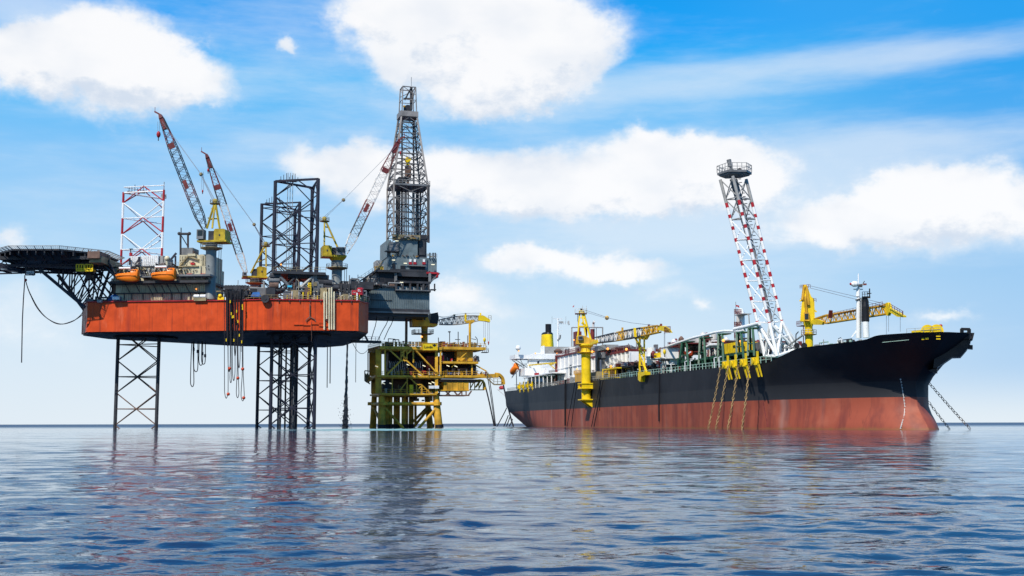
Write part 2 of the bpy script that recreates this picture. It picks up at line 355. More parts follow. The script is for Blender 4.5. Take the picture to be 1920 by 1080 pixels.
# ------------------------------------------------------------------ sea: one sheet out to the horizon
def make_sea():
    azs = np.concatenate([np.linspace(-math.pi, -R(33), 40)[:-1], np.linspace(-R(33), R(33), 620), np.linspace(R(33), math.pi, 40)[1:]])
    rr = np.concatenate([[.5, 2, 4], np.geomspace(6, 200, 640), np.geomspace(200, 42000, 70)[1:]])
    A, Rr = np.meshgrid(azs, rr); X = np.sin(A) * Rr; Y = np.cos(A) * Rr; Z = np.zeros_like(X)
    rg = np.random.RandomState(3)
    cellr = np.gradient(rr)[:, None] + 0 * X
    for i in range(150):
        lam = .26 * (26 ** rg.rand()); th = rg.normal(-.15, .5); k = 2 * math.pi / lam
        kx, ky = math.sin(th) * k, math.cos(th) * k
        amp = lam / (2 * math.pi) * (.024 if lam < .9 else .013 if lam < 2.2 else .003) * rg.uniform(.5, 1.4)
        att = np.clip(lam / (cellr * 3.5) - .6, 0, 1)
        patch = .65 + .35 * np.sin(X * rg.uniform(.02, .12) + Y * rg.uniform(.01, .07) + rg.rand() * 6)
        ph = kx * X + ky * Y + rg.rand() * 6.28 + .5 * np.sin(X * k * .11 + Y * k * .07)
        Z += amp * att * patch * (np.sin(ph) + .22 * np.sin(2 * ph + 1.2))
    far = np.clip((1200 - Rr) / 800, 0, 1); Z *= far
    nr, nc = X.shape; co = np.stack([X, Y, Z], -1).reshape(-1, 3)
    idx = np.arange(nr * nc).reshape(nr, nc); a = idx[:-1, :-1].ravel(); b = idx[:-1, 1:].ravel(); c = idx[1:, 1:].ravel(); d = idx[1:, :-1].ravel()
    fc = np.stack([a, b, c, d], 1)[:, ::-1]
    me = bpy.data.meshes.new('sea'); me.vertices.add(len(co)); me.vertices.foreach_set('co', co.ravel())
    me.loops.add(fc.size); me.loops.foreach_set('vertex_index', fc.ravel().astype(np.int32))
    me.polygons.add(len(fc)); me.polygons.foreach_set('loop_start', np.arange(0, fc.size, 4, dtype=np.int32)); me.polygons.foreach_set('loop_total', np.full(len(fc), 4, dtype=np.int32))
    me.polygons.foreach_set('use_smooth', np.ones(len(fc), dtype=bool)); me.update(); me.validate()
    if me.polygons[len(me.polygons) // 2].normal.z < 0: me.flip_normals()
    m = bpy.data.materials.new('sea_water'); m.use_nodes = True; n = NT(m.node_tree); p = n.n['Principled BSDF']
    co_ = n.node('ShaderNodeTexCoord').outputs['Object']
    big = n.noise(n.vec('MULTIPLY', co_, (1, .35, 1)), .035, 3, .5)
    base = n.mix(n.smooth(big, .3, .7), (.010, .028, .064), (.018, .045, .095))
    # pale aerated water drifting by the platform foot
    sp = n.node('ShaderNodeSeparateXYZ'); n.l.new(co_, sp.inputs[0])
    cx, cy = FOAM
    dx = n.math('DIVIDE', n.math('SUBTRACT', sp.outputs[0], cx), 30); dy = n.math('DIVIDE', n.math('SUBTRACT', sp.outputs[1], cy), 60)
    dd = n.math('ADD', n.math('MULTIPLY', dx, dx), n.math('MULTIPLY', dy, dy))
    fm = n.smooth(n.math('MULTIPLY_ADD', n.math('SUBTRACT', n.noise(n.vec('MULTIPLY', co_, (1, .12, 1)), .30, 6, .7), .5), 4.5, dd), -.1, 1.1, 1, 0)
    base = n.mix(n.math('MULTIPLY', fm, .75), base, (.34, .62, .58))
    n.l.new(base, p.inputs['Base Color'])
    p.inputs['IOR'].default_value = 1.333; p.inputs['Specular IOR Level'].default_value = .27; p.inputs['Specular Tint'].default_value = (.58, .70, .90, 1)
    rgh = n.math('MAXIMUM', n.smooth(fm, 0, 1, .045, .55), n.smooth(n.math('MULTIPLY_ADD', n.noise(n.vec('MULTIPLY', co_, (1, .5, 1)), .01, 3), 260, sp.outputs[1]), 380, 800, .045, .38))
    n.l.new(rgh, p.inputs['Roughness'])
    v1 = n.noise(n.vec('MULTIPLY', co_, (.8, 1.0, 1)), 4.5, 4, .6); v2 = n.noise(n.vec('MULTIPLY', co_, (.55, 1.0, 1)), .9, 5, .6)
    v3 = n.noise(n.vec('MULTIPLY', co_, (.5, 1.0, 1)), .14, 4, .6)
    h = n.math('ADD', n.math('MULTIPLY', v1, .010), n.math('ADD', n.math('MULTIPLY', v2, .10), n.math('ADD', n.math('MULTIPLY', v3, .42), n.math('MULTIPLY', n.noise(n.vec('MULTIPLY', co_, (.45, 1, 1)), .045, 4, .6), 1.1))))
    b = n.node('ShaderNodeBump'); b.inputs['Strength'].default_value = 1.0; b.inputs['Distance'].default_value = BUMP; n.l.new(h, b.inputs['Height'])
    n.l.new(b.outputs[0], p.inputs['Normal'])
    me.materials.append(m); o = bpy.data.objects.new('sea', me); link(o)
    tag(o, 'calm rippled blue sea reaching the horizon', None, None, 'structure')
FOAM = (-22.0, 255.0); BUMP = .5
make_sea()
# ------------------------------------------------------------------ frames of the rig
RG = Fr((-60, 330), (.957, .290))        # a: towards the drill floor end, b: away
FA = Fr((-100, 322.6), (.9963, -.0862))  # the long near face of the hull
FC = Fr((-67.4, 318), (.987, .157))      # the drill-end near face
ZB = RG.o.z + FC.at(500, 618.5, 0).z; ZT = FC.at(560, 562.5, 0).z
rig = thing('jackup_rig', 'orange jack-up drilling rig hull standing high on lattice legs above the sea', 'drilling rig', (-80, 345, 0))
HP = [(-122.5, 333), (-117.8, 324), (-78.5, 320.6), (-67.4, 318), (-42.3, 322), (-40.6, 330), (-46.5, 357), (-54.5, 380), (-62, 388), (-88, 381), (-120, 347)]
def offs(poly, d):
    c = Vector((sum(p[0] for p in poly) / len(poly), sum(p[1] for p in poly) / len(poly)))
    return [((p[0] - c.x) * (1 - d / 40) + c.x, (p[1] - c.y) * (1 - d / 34) + c.y) for p in poly]
mb = MB('orange'); n = len(HP)
sub = []
for i in range(n):
    a, b = Vector(HP[i]), Vector(HP[(i + 1) % n]); L = (b - a).length; k = max(1, int(L / 6))
    sub += [a.lerp(b, j / k) for j in range(k)]
mb.prism([(p[0], p[1], ZB) for p in sub], (0, 0, ZT - ZB))
# fender plates, pad eyes and access openings welded to the side
for (x, y, w_, h_) in [(598, 606, 15, 2.2), (560, 608, 9, 1.2), (610, 609, 12, 3), (575, 609, 6, 1)]:
    FC.ibox(mb, x - w_, y - h_, x + w_, y + h_, -.25, -.02)
mb.build('hull', rig, 'orange box hull with rust streaks')
mb = MB('under'); mb.prism([(p[0], p[1], ZB - .35) for p in offs(HP, .4)], (0, 0, .34))
for fr, C, s in ((RG, (0, 0), 9), (RG, (0, 44.5), 9), (RG, (-41.5, 22.2), 9)):
    mb.lathe(fr.P(C[0], C[1], ZB - .9), [(s, 0), (s, .5)], 12)
mb.build('hull_bottom', rig, 'black painted underside')
mb = MB('red'); 
for (p, q) in ((HP[1], HP[2]), (HP[2], HP[3]), (HP[3], HP[4]), (HP[4], HP[5]), (HP[0], HP[1])):
    mb.bar((p[0], p[1] - .1, ZT + .05), (q[0], q[1] - .1, ZT + .05), .5, .25)
mb.use('dsteel')
for k in range(9):
    p = FC.P(1 + k * 2.8, -.25, ZT - .1); mb.tube(p, p - Vector((0, 0, .6)), .14, 5)
mb.build('deck_edge', rig)
# ---- legs
LEV0, BAY = 5.6, 9.2
def leg(ca, cb, ztop, scheme, label):
    side = 13.0; V = [(ca - side * .577, cb), (ca + side * .289, cb - side / 2), (ca + side * .289, cb + side / 2)]
    root = MB('under' if scheme == 'navy' else 'dsteel')
    root.lathe(RG.P(ca, cb, -3), [(1.0, 0), (1.0, 1.0)], 6)   # foot below the water
    lg = root.build('leg', rig, label)
    def mat(z, kind):
        if scheme == 'navy': return 'navy'
        if z < ZB + 6: return 'dsteel' if kind == 'chord' else 'brown'
        ph = ((z - LEV0) / BAY) % 1
        if kind == 'h': return 'white'
        return 'red' if ph > .5 else 'white'
    for (a, b) in V:
        m = MB(); z = -3
        while z < ztop:
            z2 = min(ztop, z + BAY / 2 if z > LEV0 - BAY / 2 - .01 else LEV0 - BAY / 2); m.use(mat((z + z2) / 2, 'chord'))
            m.tube(RG.P(a, b, z), RG.P(a, b, z2), .42 if scheme == 'navy' or z < ZB else .30, 8)
            if scheme == 'navy' or z < ZB: m.bar(RG.P(a, b, z), RG.P(a, b, z2), .95, .3)
            else: m.bar(RG.P(a, b, z), RG.P(a, b, z2), .62, .22)
            z = z2
        m.build('chord', lg)
    for i in range(3):
        (a1, b1), (a2, b2) = V[i], V[(i + 1) % 3]; m = MB(); k = -1
        am, bm_ = (a1 + a2) / 2, (b1 + b2) / 2
        while LEV0 + k * BAY < ztop + 1.5:
            z = LEV0 + k * BAY; zt_ = min(z, ztop)
            m.use(mat(z, 'h')); m.tube(RG.P(a1, b1, z), RG.P(a2, b2, z), .14, 6)
            for sgn in (1, -1):
                zz = z + sgn * BAY / 2
                if zz > ztop - .5 or zz < -4: continue
                m.use(mat(z + sgn * BAY / 4, 'd'))
                for (a, b) in ((a1, b1), (a2, b2)): m.tube(RG.P(am, bm_, z), RG.P(a, b, zz), .17, 6)
            k += 1
        m.use(mat(ztop, 'h')); m.tube(RG.P(a1, b1, ztop - .2), RG.P(a2, b2, ztop - .2), .24, 6)
        m.build('bracing', lg)
    m = MB('dsteel'); t0 = RG.P(V[0][0] + 1, V[0][1], ztop)
    for k in range(7): m.tube(t0 + RG.x * (.5 + k * .8), t0 + RG.x * (.5 + k * .8) + Vector((0, 0, 1.4 + (k % 3) * .5)), .09, 4)
    RG.box(m, V[0][0] + 1, V[0][0] + 6, V[0][1] - .5, V[0][1] + .5, ztop, ztop + .35)
    m.build('top_platform', lg)
    return V
ztN = RG.at(599, 335, -6.5).z; ztF = RG.at(499, 382, 44.5).z; ztB = RG.at(270, 362, 22).z
leg(0, 0, ztN, 'navy', 'dark navy lattice leg rising highest of the dark pair')
leg(0, 44.5, ztF, 'navy', 'dark navy lattice leg farther off, its top lower')
VB = leg(-41.5, 22.2, ztB, 'banded', 'lattice leg banded red and white above the hull')
m = MB('lsteel'); p = RG.P(VB[2][0], VB[2][1], ztB); m.tube(p, p + Vector((0, 0, 5)), .12, 5); RG.box(m, VB[2][0] - .8, VB[2][0] + .8, VB[2][1] - .5, VB[2][1] + .5, ztB, ztB + 1.1)
m.build('antenna', rig)
# riser tubes inside dark legs
m = MB('lsteel')
for fr_b in (0, 44.5):
    for k in range(3): m.tube(RG.P(-4 + k * .7, fr_b, ZT + 1), RG.P(-4 + k * .7, fr_b, ztF + 1), .09, 4)
m.split('conduit', rig)
m = MB('dsteel')
for (px, b) in ((523, 2), (527, 2), (549, 1), (553, 1.5), (545, 46), (536, 46)):
    p = RG.at(px, 700, b); m.tube((p.x, p.y, -2), (p.x, p.y, ZB), .28, 6)
m.split('water_intake_pipe', rig)
# ---- edge railing and deck edge gear
m = MB('tan')
rail(m, [(*HP[2], ZT), (*HP[3], ZT), (*HP[4], ZT), (*HP[5], ZT)], 1.3, 1.6, .07, 2)
m.use('yellow'); FA.ibox(m, 424, 556, 434, 559, .3, .8); FA.ibox(m, 408, 557, 420, 562, .4, 1.0); m.ball(FA.at(413, 555, .6), .6)
m.use('cream')
rg = random.Random(2)
for k in range(16):
    x = 530 + k * 9.6 + rg.uniform(-2, 2); p = FC.at(x, 563, .4)
    m.use(rg.choice(['cream', 'wdirty', 'yellow', 'ypl', 'lsteel'])); m.tube((p.x, p.y, ZT), (p.x, p.y, ZT + rg.uniform(1, 2.4)), rg.uniform(.1, .22), 5)
m.build('edge_railing', rig)
# cream caisson pipes down the side
for k, px in enumerate((608, 612.5, 617.3, 621.8, 626.5)):
    m = MB('cream'); yt = (548, 548, 541, 540, 548)[k]; top = FC.at(px, yt, -.55)
    m.tube(top, FC.at(px, 618 if k != 1 else 598, -.55), .22, 8); m.tube(top, top + FC.y * 2, .22, 8)
    m.use('dsteel')
    for yy in (575, 600): m.bar(FC.at(px - 1.6, yy, -.4), FC.at(px + 1.6, yy, -.4), .3, .3)
    m.build('side_pipe', rig)
# a light ladder frame and rust-stained hatch on the drill-end face
m = MB('brown'); c = FC.at(581, 600, -.3)
for (x0, y0, x1, y1) in ((581, 570, 581, 594), (574, 600, 581, 594), (581, 594, 590, 599), (574, 600, 574, 603), (590, 599, 592, 603)): m.tube(FC.at(x0, y0, -.3), FC.at(x1, y1, -.3), .14, 5)
m.tube(FC.at(584, 603, -.3), FC.at(584, 640, -.3), .06, 4)
m.build('side_bracket', rig)
m = MB('dsteel'); 
m.lathe(FC.at(497, 560, -1.1), [(1.1, 0), (1.15, .3), (1.1, .9)], 14, ax=(-.157, .987, 0)); m.lathe(FC.at(497, 560, -1.2), [(.4, 0), (.4, .3)], 10, ax=(-.157, .987, 0))
m.build('hose_reel', rig)
# ---- machinery on the open deck
m = MB()
clutter(m, RG, -18, -8, -4, 14, ZT, ZT + 6, 110, 5, ['dsteel', 'steel', 'brown', 'lsteel', 'tan', 'dsteel'])
clutter(m, RG, 8, 17, -9, 8, ZT, ZT + 5, 100, 6, ['dsteel', 'steel', 'dsteel', 'lsteel', 'tan'])
clutter(m, FC, 6, 16, 1.5, 5, ZT, ZT + 5.5, 100, 8, ['dsteel', 'steel', 'beige', 'lsteel', 'tan', 'brown'], .7)
clutter(m, FC, 20, 27, 1, 5, ZT, ZT + 3, 30, 18, ['dsteel', 'lsteel', 'tan', 'cream'], .6)
clutter(m, FA, 23, 33, 1, 6, ZT, ZT + 3.2, 30, 9, ['dsteel', 'steel', 'tan', 'brown'])
clutter(m, FA, -19, -11, .8, 5, ZT, ZT + 2.2, 22, 28, ['dsteel', 'steel', 'lsteel', 'brown'], .7)
m.split('deck_machinery', rig)
# jacking house round the dark legs
m = MB('dsteel'); z = RG.at(560, 512, -7).z
def ib(fr, mat, x0, y0, x1, y1, b0, b1): m.use(mat); return fr.ibox(m, x0, y0, x1, y1, b0, b1)
ib(RG, 'dsteel', 512, 509, 611, 514, -9, 9); ib(RG, 'dsteel', 538, 505, 566, 509, -8, 8); ib(RG, 'steel', 588, 514, 602, 533, -8, -2)
for (x0, y0, x1, y1, r, mt) in ((506, 518, 526, 518, 1.0, 'dsteel'), (504, 526, 524, 526, .9, 'steel'), (505, 536, 522, 536, 1.1, 'brown'), (595, 519, 616, 522, .9, 'dsteel'), (596, 529, 622, 531, 1.0, 'dsteel'), (600, 538, 634, 540, .8, 'dsteel'), (540, 517, 588, 517, .9, 'under'), (508, 545, 530, 545, .8, 'dsteel')):
    m.use(mt); m.tube(RG.at(x0, y0, -7.5), RG.at(x1, y1, -7.5), r, 12)
for (x0, y0, x1, y1, r, mt) in ((525, 519, 549, 545, .5, 'steel'), (585, 520, 562, 541, .45, 'lsteel'), (529, 545, 552, 521, .35, 'dsteel'), (556, 514, 556, 556, .35, 'dsteel'), (587, 514, 587, 556, .4, 'steel'), (578, 540, 590, 530, .3, 'dsteel'), (570, 556, 585, 536, .25, 'dsteel'), (512, 514, 512, 556, .3, 'dsteel'), (610, 514, 610, 540, .25, 'dsteel')):
    m.use(mt); m.tube(RG.at(x0, y0, -8), RG.at(x1, y1, -8), r, 7)
ib(RG, 'dsteel', 500, 539, 516, 556, -9, -5); ib(RG, 'steel', 590, 532, 606, 548, -9, -4); ib(RG, 'tan', 588, 529, 594, 536, -9.3, -9)
ib(FC, 'steel', 531, 545, 556, 560, 2, 6); ib(FC, 'under', 557, 546, 573, 560, 2.4, 6); ib(FC, 'dsteel', 584, 548, 606, 560, 2, 6)
m.use('dsteel'); m.use('tan'); rail(m, [RG.at(512, 509, -9), RG.at(611, 509, -9)], 1.2, 1.5, .06)
m.build('jacking_house', rig)
m = MB('yellow'); ib(FC, 'yellow', 577, 530, 583.5, 552, 1.2, 2.2); m.use('ypl')
for q in range(6): FC.ibox(m, 578, 532 + q * 3.4, 582.5, 533 + q * 3.4, 1.1, 1.2)
m.build('ladder_tower', rig, 'yellow upright ladder tower')
m = MB('cyan'); FC.ibox(m, 539, 535, 547, 538.5, 1.5, 2.5); m.build('tool_locker', rig)
m = MB('blue'); p = FC.at(476, 556, 2); m.add([FC.at(470, 556, 2), FC.at(489, 556, 2), FC.at(489, 556, 5), FC.at(470, 556, 5), FC.at(474, 548, 3), FC.at(486, 547, 3.4)], [(0, 1, 5, 4), (1, 2, 5), (2, 3, 4, 5), (3, 0, 4)]); m.use('steel'); FC.ibox(m, 482, 540, 500, 556, 3.6, 7)
m.build('covered_winch', rig)
m = MB('blue'); FA.ibox(m, 202, 556, 224, 563, .5, 3); m.add([FA.at(204, 556, .5), FA.at(223, 556, .5), FA.at(223, 556, 3), FA.at(204, 556, 3), FA.at(216, 551, 1.6)], [(0, 1, 4), (1, 2, 4), (2, 3, 4), (3, 0, 4)])
m.use('white'); m.tube(FA.at(212, 559.5, -.1), FA.at(224, 559.5, -.1), .55, 10); m.use('dsteel'); FA.ibox(m, 180, 556.5, 206, 559, .2, 1.2); m.use('lsteel'); m.tube(FA.at(183, 565, -.5), FA.at(192, 565, -.5), .5, 8)
m.build('mooring_winch', rig, 'blue winch with a white drum')
# red crane-post with stays
m = MB('mred'); m.tube(FC.at(518, 560, 2), FC.at(518, 504, 2), .42, 8, .2)
for (x, y) in ((504, 560), (500, 548), (535, 560), (530, 548)): m.tube(FC.at(518, 506, 2), FC.at(x, y, 3), .09, 4)
m.use('lamp'); m.build('derrick_post', rig)
# flood lamp list
for (fr, x, y, b) in ((RG, 527, 496, -7), (FA, 368, 542, 1),):
    lamp_at(rig, fr.at(x, y, b), .3)
# dark drill-floor approach deck left of the cantilever
m = MB('dsteel'); ib(RG, 'dsteel', 604, 533, 700, 541, -3, 12); ib(RG, 'dsteel', 640, 528, 720, 534, 2, 12); ib(RG, 'under', 604, 541, 690, 556, 1, 12); ib(RG, 'steel', 645, 544, 658, 548, -3, 0); ib(RG, 'dsteel', 636, 538, 640, 560, -3, -2)
for x in (607, 622, 640, 655, 668): m.use('dsteel'); m.bar(RG.at(x, 534, -3), RG.at(x, 560, -3), .5, .5)
m.use('steel'); m.path([RG.at(657, 532, 0), RG.at(657, 523.5, 0), RG.at(673, 523.5, 0), RG.at(673, 532, 0)], .22); m.tube(RG.at(655, 532, 0), RG.at(655, 516, 0), .16, 5); m.tube(RG.at(625, 532, 0), RG.at(625, 520, 0), .14, 5)
clutter(m, RG, 12, 27, -2, 8, RG.at(650, 533, 0).z, RG.at(650, 527, 0).z, 30, 11, ['dsteel', 'steel', 'lsteel', 'brown'], .6)
m.build('pipe_deck', rig)
# ------------------------------------------------------------------ two red tanks lettered in white near the drill end
def lettering(s, fr, px0, py, hpx, b, parent, mat='white', wpx=None, name='lettering'):
    cu = bpy.data.curves.new('lettering', 'FONT'); cu.body = s; cu.extrude = .03; cu.resolution_u = 2
    ob = bpy.data.objects.new('tmp_text', cu); link(ob); bpy.context.view_layer.update()
    me = bpy.data.meshes.new_from_object(ob.evaluated_get(bpy.context.evaluated_depsgraph_get())); bpy.data.objects.remove(ob)
    a0, z0 = fr.inv(px0, py, b); a1, z1 = fr.inv(px0, py - hpx, b); sc = (z1 - z0) / .72
    xs = [v.co.x for v in me.vertices]; sx = sc
    if wpx: sx = (fr.inv(px0 + wpx, py, b)[0] - a0) / (max(xs) - min(xs))
    mb_ = MB(mat); vs = [fr.P(a0 + (v.co.x - min(xs)) * sx, b - v.co.z, z0 + v.co.y * sc) for v in me.vertices]
    mb_.add(vs, [tuple(p.vertices) for p in me.polygons]); bpy.data.meshes.remove(me)
    return mb_.build(name, parent)
t = thing('fuel_tank', 'small red tank box lettered in pink, left of the taller red box', 'tank', FC.P(22, 0, ZT), 'red tanks on the rig deck edge')
m = MB('red'); FC.ibox(m, 659.5, 544, 669, 552.5, .2, 2.2); m.build('tank_body', t); m = MB('dsteel')
for x in (660.5, 668): m.tube(FC.at(x, 552, .5), FC.at(x, 563, .5), .13, 5)
FC.ibox(m, 661, 555, 668, 558, .4, 1.4); m.build('stand', t); lettering('EX4', FC, 662, 549.5, 2.4, .12, t, 'wdirty', 5)
t = thing('fuel_tank', 'taller eight-sided red tank box with white lettering by the white post at the rig corner', 'tank', FC.P(26, 0, ZT), 'red tanks on the rig deck edge')
m = MB('red'); m.lathe(FC.at(675.3, 553.5, 1.6), [(.95, 0), (.98, .1), (.98, 1.7), (.75, 2.05)], 8); m.build('tank_body', t)
m = MB('white'); m.tube(FC.at(669.6, 565, .2), FC.at(669.6, 549, .2), .22, 6); m.use('dsteel')
for x in (672, 678): m.tube(FC.at(x, 553, 1.4), FC.at(x, 564, 1.4), .13, 5)
m.build('stand', t); lettering('EL', FC, 671, 546.5, 4.3, .55, t, 'white', 6)
# ------------------------------------------------------------------ quarters block on the near face
t = thing('quarters_block', 'beige corrugated accommodation block standing on the orange hull behind the lifeboats', 'accommodation', FA.P(-10, 3, ZT), None)
m = MB('beige'); FA.ibox(m, 217, 530, 391, 563, 1.6, 14); FA.rib(m, 226, 532, 385, 548, 1.6); FA.rib(m, 233, 551, 385, 563, 1.6); m.build('lower_wall', t)
m = MB('dsteel')
FA.ibox(m, 214, 548.4, 394, 550, .9, 1.6)
for x in (233, 247, 268, 286, 305, 322, 340, 357, 372): m.bar(FA.at(x, 549, 1.2), FA.at(x, 562, 1.2), .22, .22)
for x in (240, 259, 281, 292, 306, 318, 333, 352): m.tube(FA.at(x - 6, 531, -.9), FA.at(x + 3, 548, 1.2), .12, 5)
m.build('wall_brace', t)
m = MB('brown'); FA.ibox(m, 209, 532, 222, 549, 2.2, 10); m.use('dsteel'); m.tube(FA.at(204, 560, 2), FA.at(210, 522, 2), .15, 5); m.tube(FA.at(208, 560, 2), FA.at(212, 522, 2), .15, 5); FA.ibox(m, 208, 549.5, 226, 551, .9, 6)
m.split('stair_tower', t)
m = MB('dsteel'); FA.ibox(m, 205, 526, 390, 530.5, -1.4, 14); m.use('steel'); FA.ibox(m, 262, 517, 289, 520, -1.6, 2); FA.ibox(m, 333, 514, 394, 517.5, -1.6, 4); m.build('boat_deck', t)
m = MB('beige'); FA.ibox(m, 213, 500, 392, 526.5, 1.5, 14); m.use('lsteel')
FA.rib(m, 236, 502, 330, 516, 1.45, .8, .1)
rg = random.Random(4)
for k in range(110):
    m.use(rg.choice(['tan', 'dsteel', 'lsteel', 'brown', 'beige', 'cream', 'tan'])); x = rg.uniform(214, 345); y = rg.uniform(502, 521); w_ = rg.uniform(.3, 1.8)
    FA.ibox(m, x - w_, y - rg.uniform(.5, 3), x + w_, y + .6, rg.uniform(-.2, .8), 1.4)
m.use('steel'); rail(m, [FA.at(214, 523, -1.3), FA.at(392, 523, -1.3)], 1.2, 2, .06)
m.use('dsteel'); FA.ibox(m, 210, 499, 334, 500.5, 1.0, 14)
m.use('lsteel'); rail(m, [FA.at(212, 499, 1.2), FA.at(334, 499, 1.2)], 1.1, 2, .05)
m.build('middle_storey', t)
m = MB('beige'); FA.ibox(m, 336, 478, 378, 500, 3, 13); FA.rib(m, 337, 480, 352, 496, 3, .7, .15); FA.ibox(m, 374, 477, 392, 522, 2, 13); FA.rib(m, 376, 480, 391, 502, 2, .75, .3); FA.rib(m, 380, 505, 391, 518, 2, .75, .25)
FA.ibox(m, 342, 498, 376, 516, 1.0, 8); FA.rib(m, 344, 504, 364, 513, 1.0, .8, .15); FA.ibox(m, 352, 475.5, 366, 480, 2.2, 5); m.use('tan'); m.bar(FA.at(337, 498, 2.6), FA.at(353, 480, 2.6), .5, .4)
m.bar(FA.at(353, 480.5, 2.6), FA.at(373, 487, 2.6), .5, .4); FA.ibox(m, 334, 498.5, 372, 500.2, .6, 2.5)
m.use('red'); FA.ibox(m, 349.5, 513, 360, 517, .6, 1.2); FA.ibox(m, 376, 513, 384, 520, .8, 1.9); FA.ibox(m, 357, 492, 364, 496, 2.2, 2.9)
m.use('dsteel'); rg = random.Random(14)
for k in range(26):
    x = rg.uniform(334, 392); y = rg.uniform(484, 520); FA.ibox(m, x - rg.uniform(.3, 1.2), y - rg.uniform(.4, 2), x + .6, y, .5, 1.0)
m.build('upper_house', t)
m = MB('steel'); FA.ibox(m, 339, 464.5, 361, 479, 5, 10); m.use('brown'); FA.ibox(m, 360, 470, 362.5, 478, 5.2, 9); m.build('roof_unit', t)
m = MB('dsteel')
for x in (338.5, 352.5): m.tube(FA.at(x, 478 if x < 340 else 464, 5), FA.at(x, 437, 5), .28, 6)
m.tube(FA.at(335, 438.5, 5), FA.at(356, 438.5, 5), .35, 6); m.tube(FA.at(340, 442, 5), FA.at(352, 462, 5), .15, 5); m.tube(FA.at(339.5, 438, 5), FA.at(339.5, 427, 5), .15, 5)
m.ball(FA.at(336, 438, 5), .5); m.ball(FA.at(355, 438, 5), .5); m.build('gantry_mast', t)
m = MB('cream'); m.tube(FA.at(313, 499, 3), FA.at(313, 486, 3), .3, 8); m.ball(FA.at(313.5, 484.5, 3), .75); m.use('navy'); m.tube(FA.at(329, 498, 3), FA.at(329, 480, 3), .25, 6); m.bar(FA.at(321, 486, 3), FA.at(330.5, 474.5, 3), .4, .5)
m.tube(FA.at(261, 498, 2), FA.at(261, 482, 2), .3, 6); m.bar(FA.at(254, 495, 2), FA.at(263, 482, 2), .3, .35); m.tube(FA.at(243, 497, 2), FA.at(243, 484, 2), .25, 6); m.bar(FA.at(243, 485, 2), FA.at(256, 499, 2), .1, .1)
m.use('red'); m.tube(FA.at(245.4, 480, 4), FA.at(245.4, 474, 4), .45, 8); m.use('dsteel'); m.tube(FA.at(245, 474, 4), FA.at(245, 467, 4), .15, 6); FA.ibox(m, 242, 466, 248, 467, 3.6, 4.4)
m.use('brown'); m.tube(FA.at(300, 499, 2), FA.at(310, 497, 2), .7, 8)
m.split('exhaust_and_davit', t)
for (x0, x1, y0, y1, lab) in ((264, 296.5, 479, 498.5, 'clean white corrugated container on the quarters roof behind the right lifeboat'), (244, 262, 480.5, 498.5, 'narrow white container on the quarters roof above the left lifeboat')):
    t2 = thing('cargo_container', lab, 'container', FA.at(x0, y1, 2.4), 'containers on the quarters roof')
    m = MB('white'); FA.ibox(m, x0, y0, x1, y1, 2.6, 8); FA.rib(m, x0 + .6, y0 + 1, x1 - .6, y1 - 1, 2.6, .5, .1); m.build('shell', t2)
t2 = thing('cargo_container', 'beige metal container against the white container on the quarters roof', 'container', FA.at(298, 499, 3))
m = MB('lsteel'); FA.ibox(m, 297, 479.5, 306, 498.5, 3.2, 9); FA.ibox(m, 306.3, 482.5, 311, 498.5, 3.5, 9); FA.rib(m, 298, 481, 305.5, 497, 3.2, .7, .08); m.build('shell', t2)
# ---- lifeboats
def lifeboat(x0, x1, yk, yt, label):
    a0 = FA.inv(x0, yk, -1.6)[0]; a1 = FA.inv(x1, yk, -1.6)[0]; zk = FA.inv(x0, yk, -1.6)[1]; zt_ = FA.inv(x0, yt, -1.6)[1]; L = a1 - a0; Hh = zt_ - zk
    t = thing('lifeboat', label, 'lifeboat', FA.P((a0 + a1) / 2, -2.6, zk), 'orange lifeboats hung from the quarters block')
    prof = [(0, .45, .58, .34), (.05, .8, .64, .2), (.2, .85, .68, .12), (.45, 1, .72, .04), (.68, 1, .76, 0), (.72, 1, .98, 0), (.92, .92, 1.0, .03), (1, .7, .95, .1)]
    m = MB('lorange'); vs = []; nn = 14
    for (u, wd, top, bot) in prof:
        for k in range(nn):
            th = 2 * math.pi * k / nn; cy, cz = math.sin(th), -math.cos(th)
            zz = (.5 + .5 * cz); z = zk + Hh * (bot + (top - bot) * (zz if zz < .5 else .5 + .5 * ((zz - .5) * 2) ** .6)); bb = 1.35 * wd * (abs(cy) ** .45) * (1 if cy > 0 else -1) * (1.0 if zz < .55 else 1 - .35 * (zz - .55) / .45)
            vs.append(FA.P(a0 + L * u, -2.6 + bb, z))
    fs = []
    for i in range(len(prof) - 1):
        for k in range(nn): fs.append((i * nn + k, i * nn + (k + 1) % nn, (i + 1) * nn + (k + 1) % nn, (i + 1) * nn + k))
    fs += [tuple(range(nn)), tuple((len(prof) - 1) * nn + k for k in range(nn))]
    m.add(vs, fs); m.build('boat_hull', t, smooth=True)
    m = MB('lorange'); m.bar(FA.P(a0 + .3, -4.0, zk + Hh * .5), FA.P(a1 - .2, -4.0, zk + Hh * .48), .18, .22); m.build('fender_strip', t)
    m = MB('glass')
    for q in (.75, .82, .89): FA.box(m, a0 + L * q, a0 + L * (q + .035), -3.72, -3.5, zk + Hh * .8, zk + Hh * .9)
    m.split('window', t)
    m = MB('white'); m.tube(FA.P(a0 + L * .12, -2.4, zt_ + .35), FA.P(a0 + L * .62, -2.4, zt_ + .35), .32, 8); m.use('dsteel')
    for q in (.15, .85): m.tube(FA.P(a0 + L * q, -2.4, zk + Hh * .6), FA.P(a0 + L * q, -2.2, zt_ + 1.2), .12, 5); m.bar(FA.P(a0 + L * q, -2.6, zt_ + 1.2), FA.P(a0 + L * q, 2, zt_ + .6), .3, .35)
    m.build('davit', t)
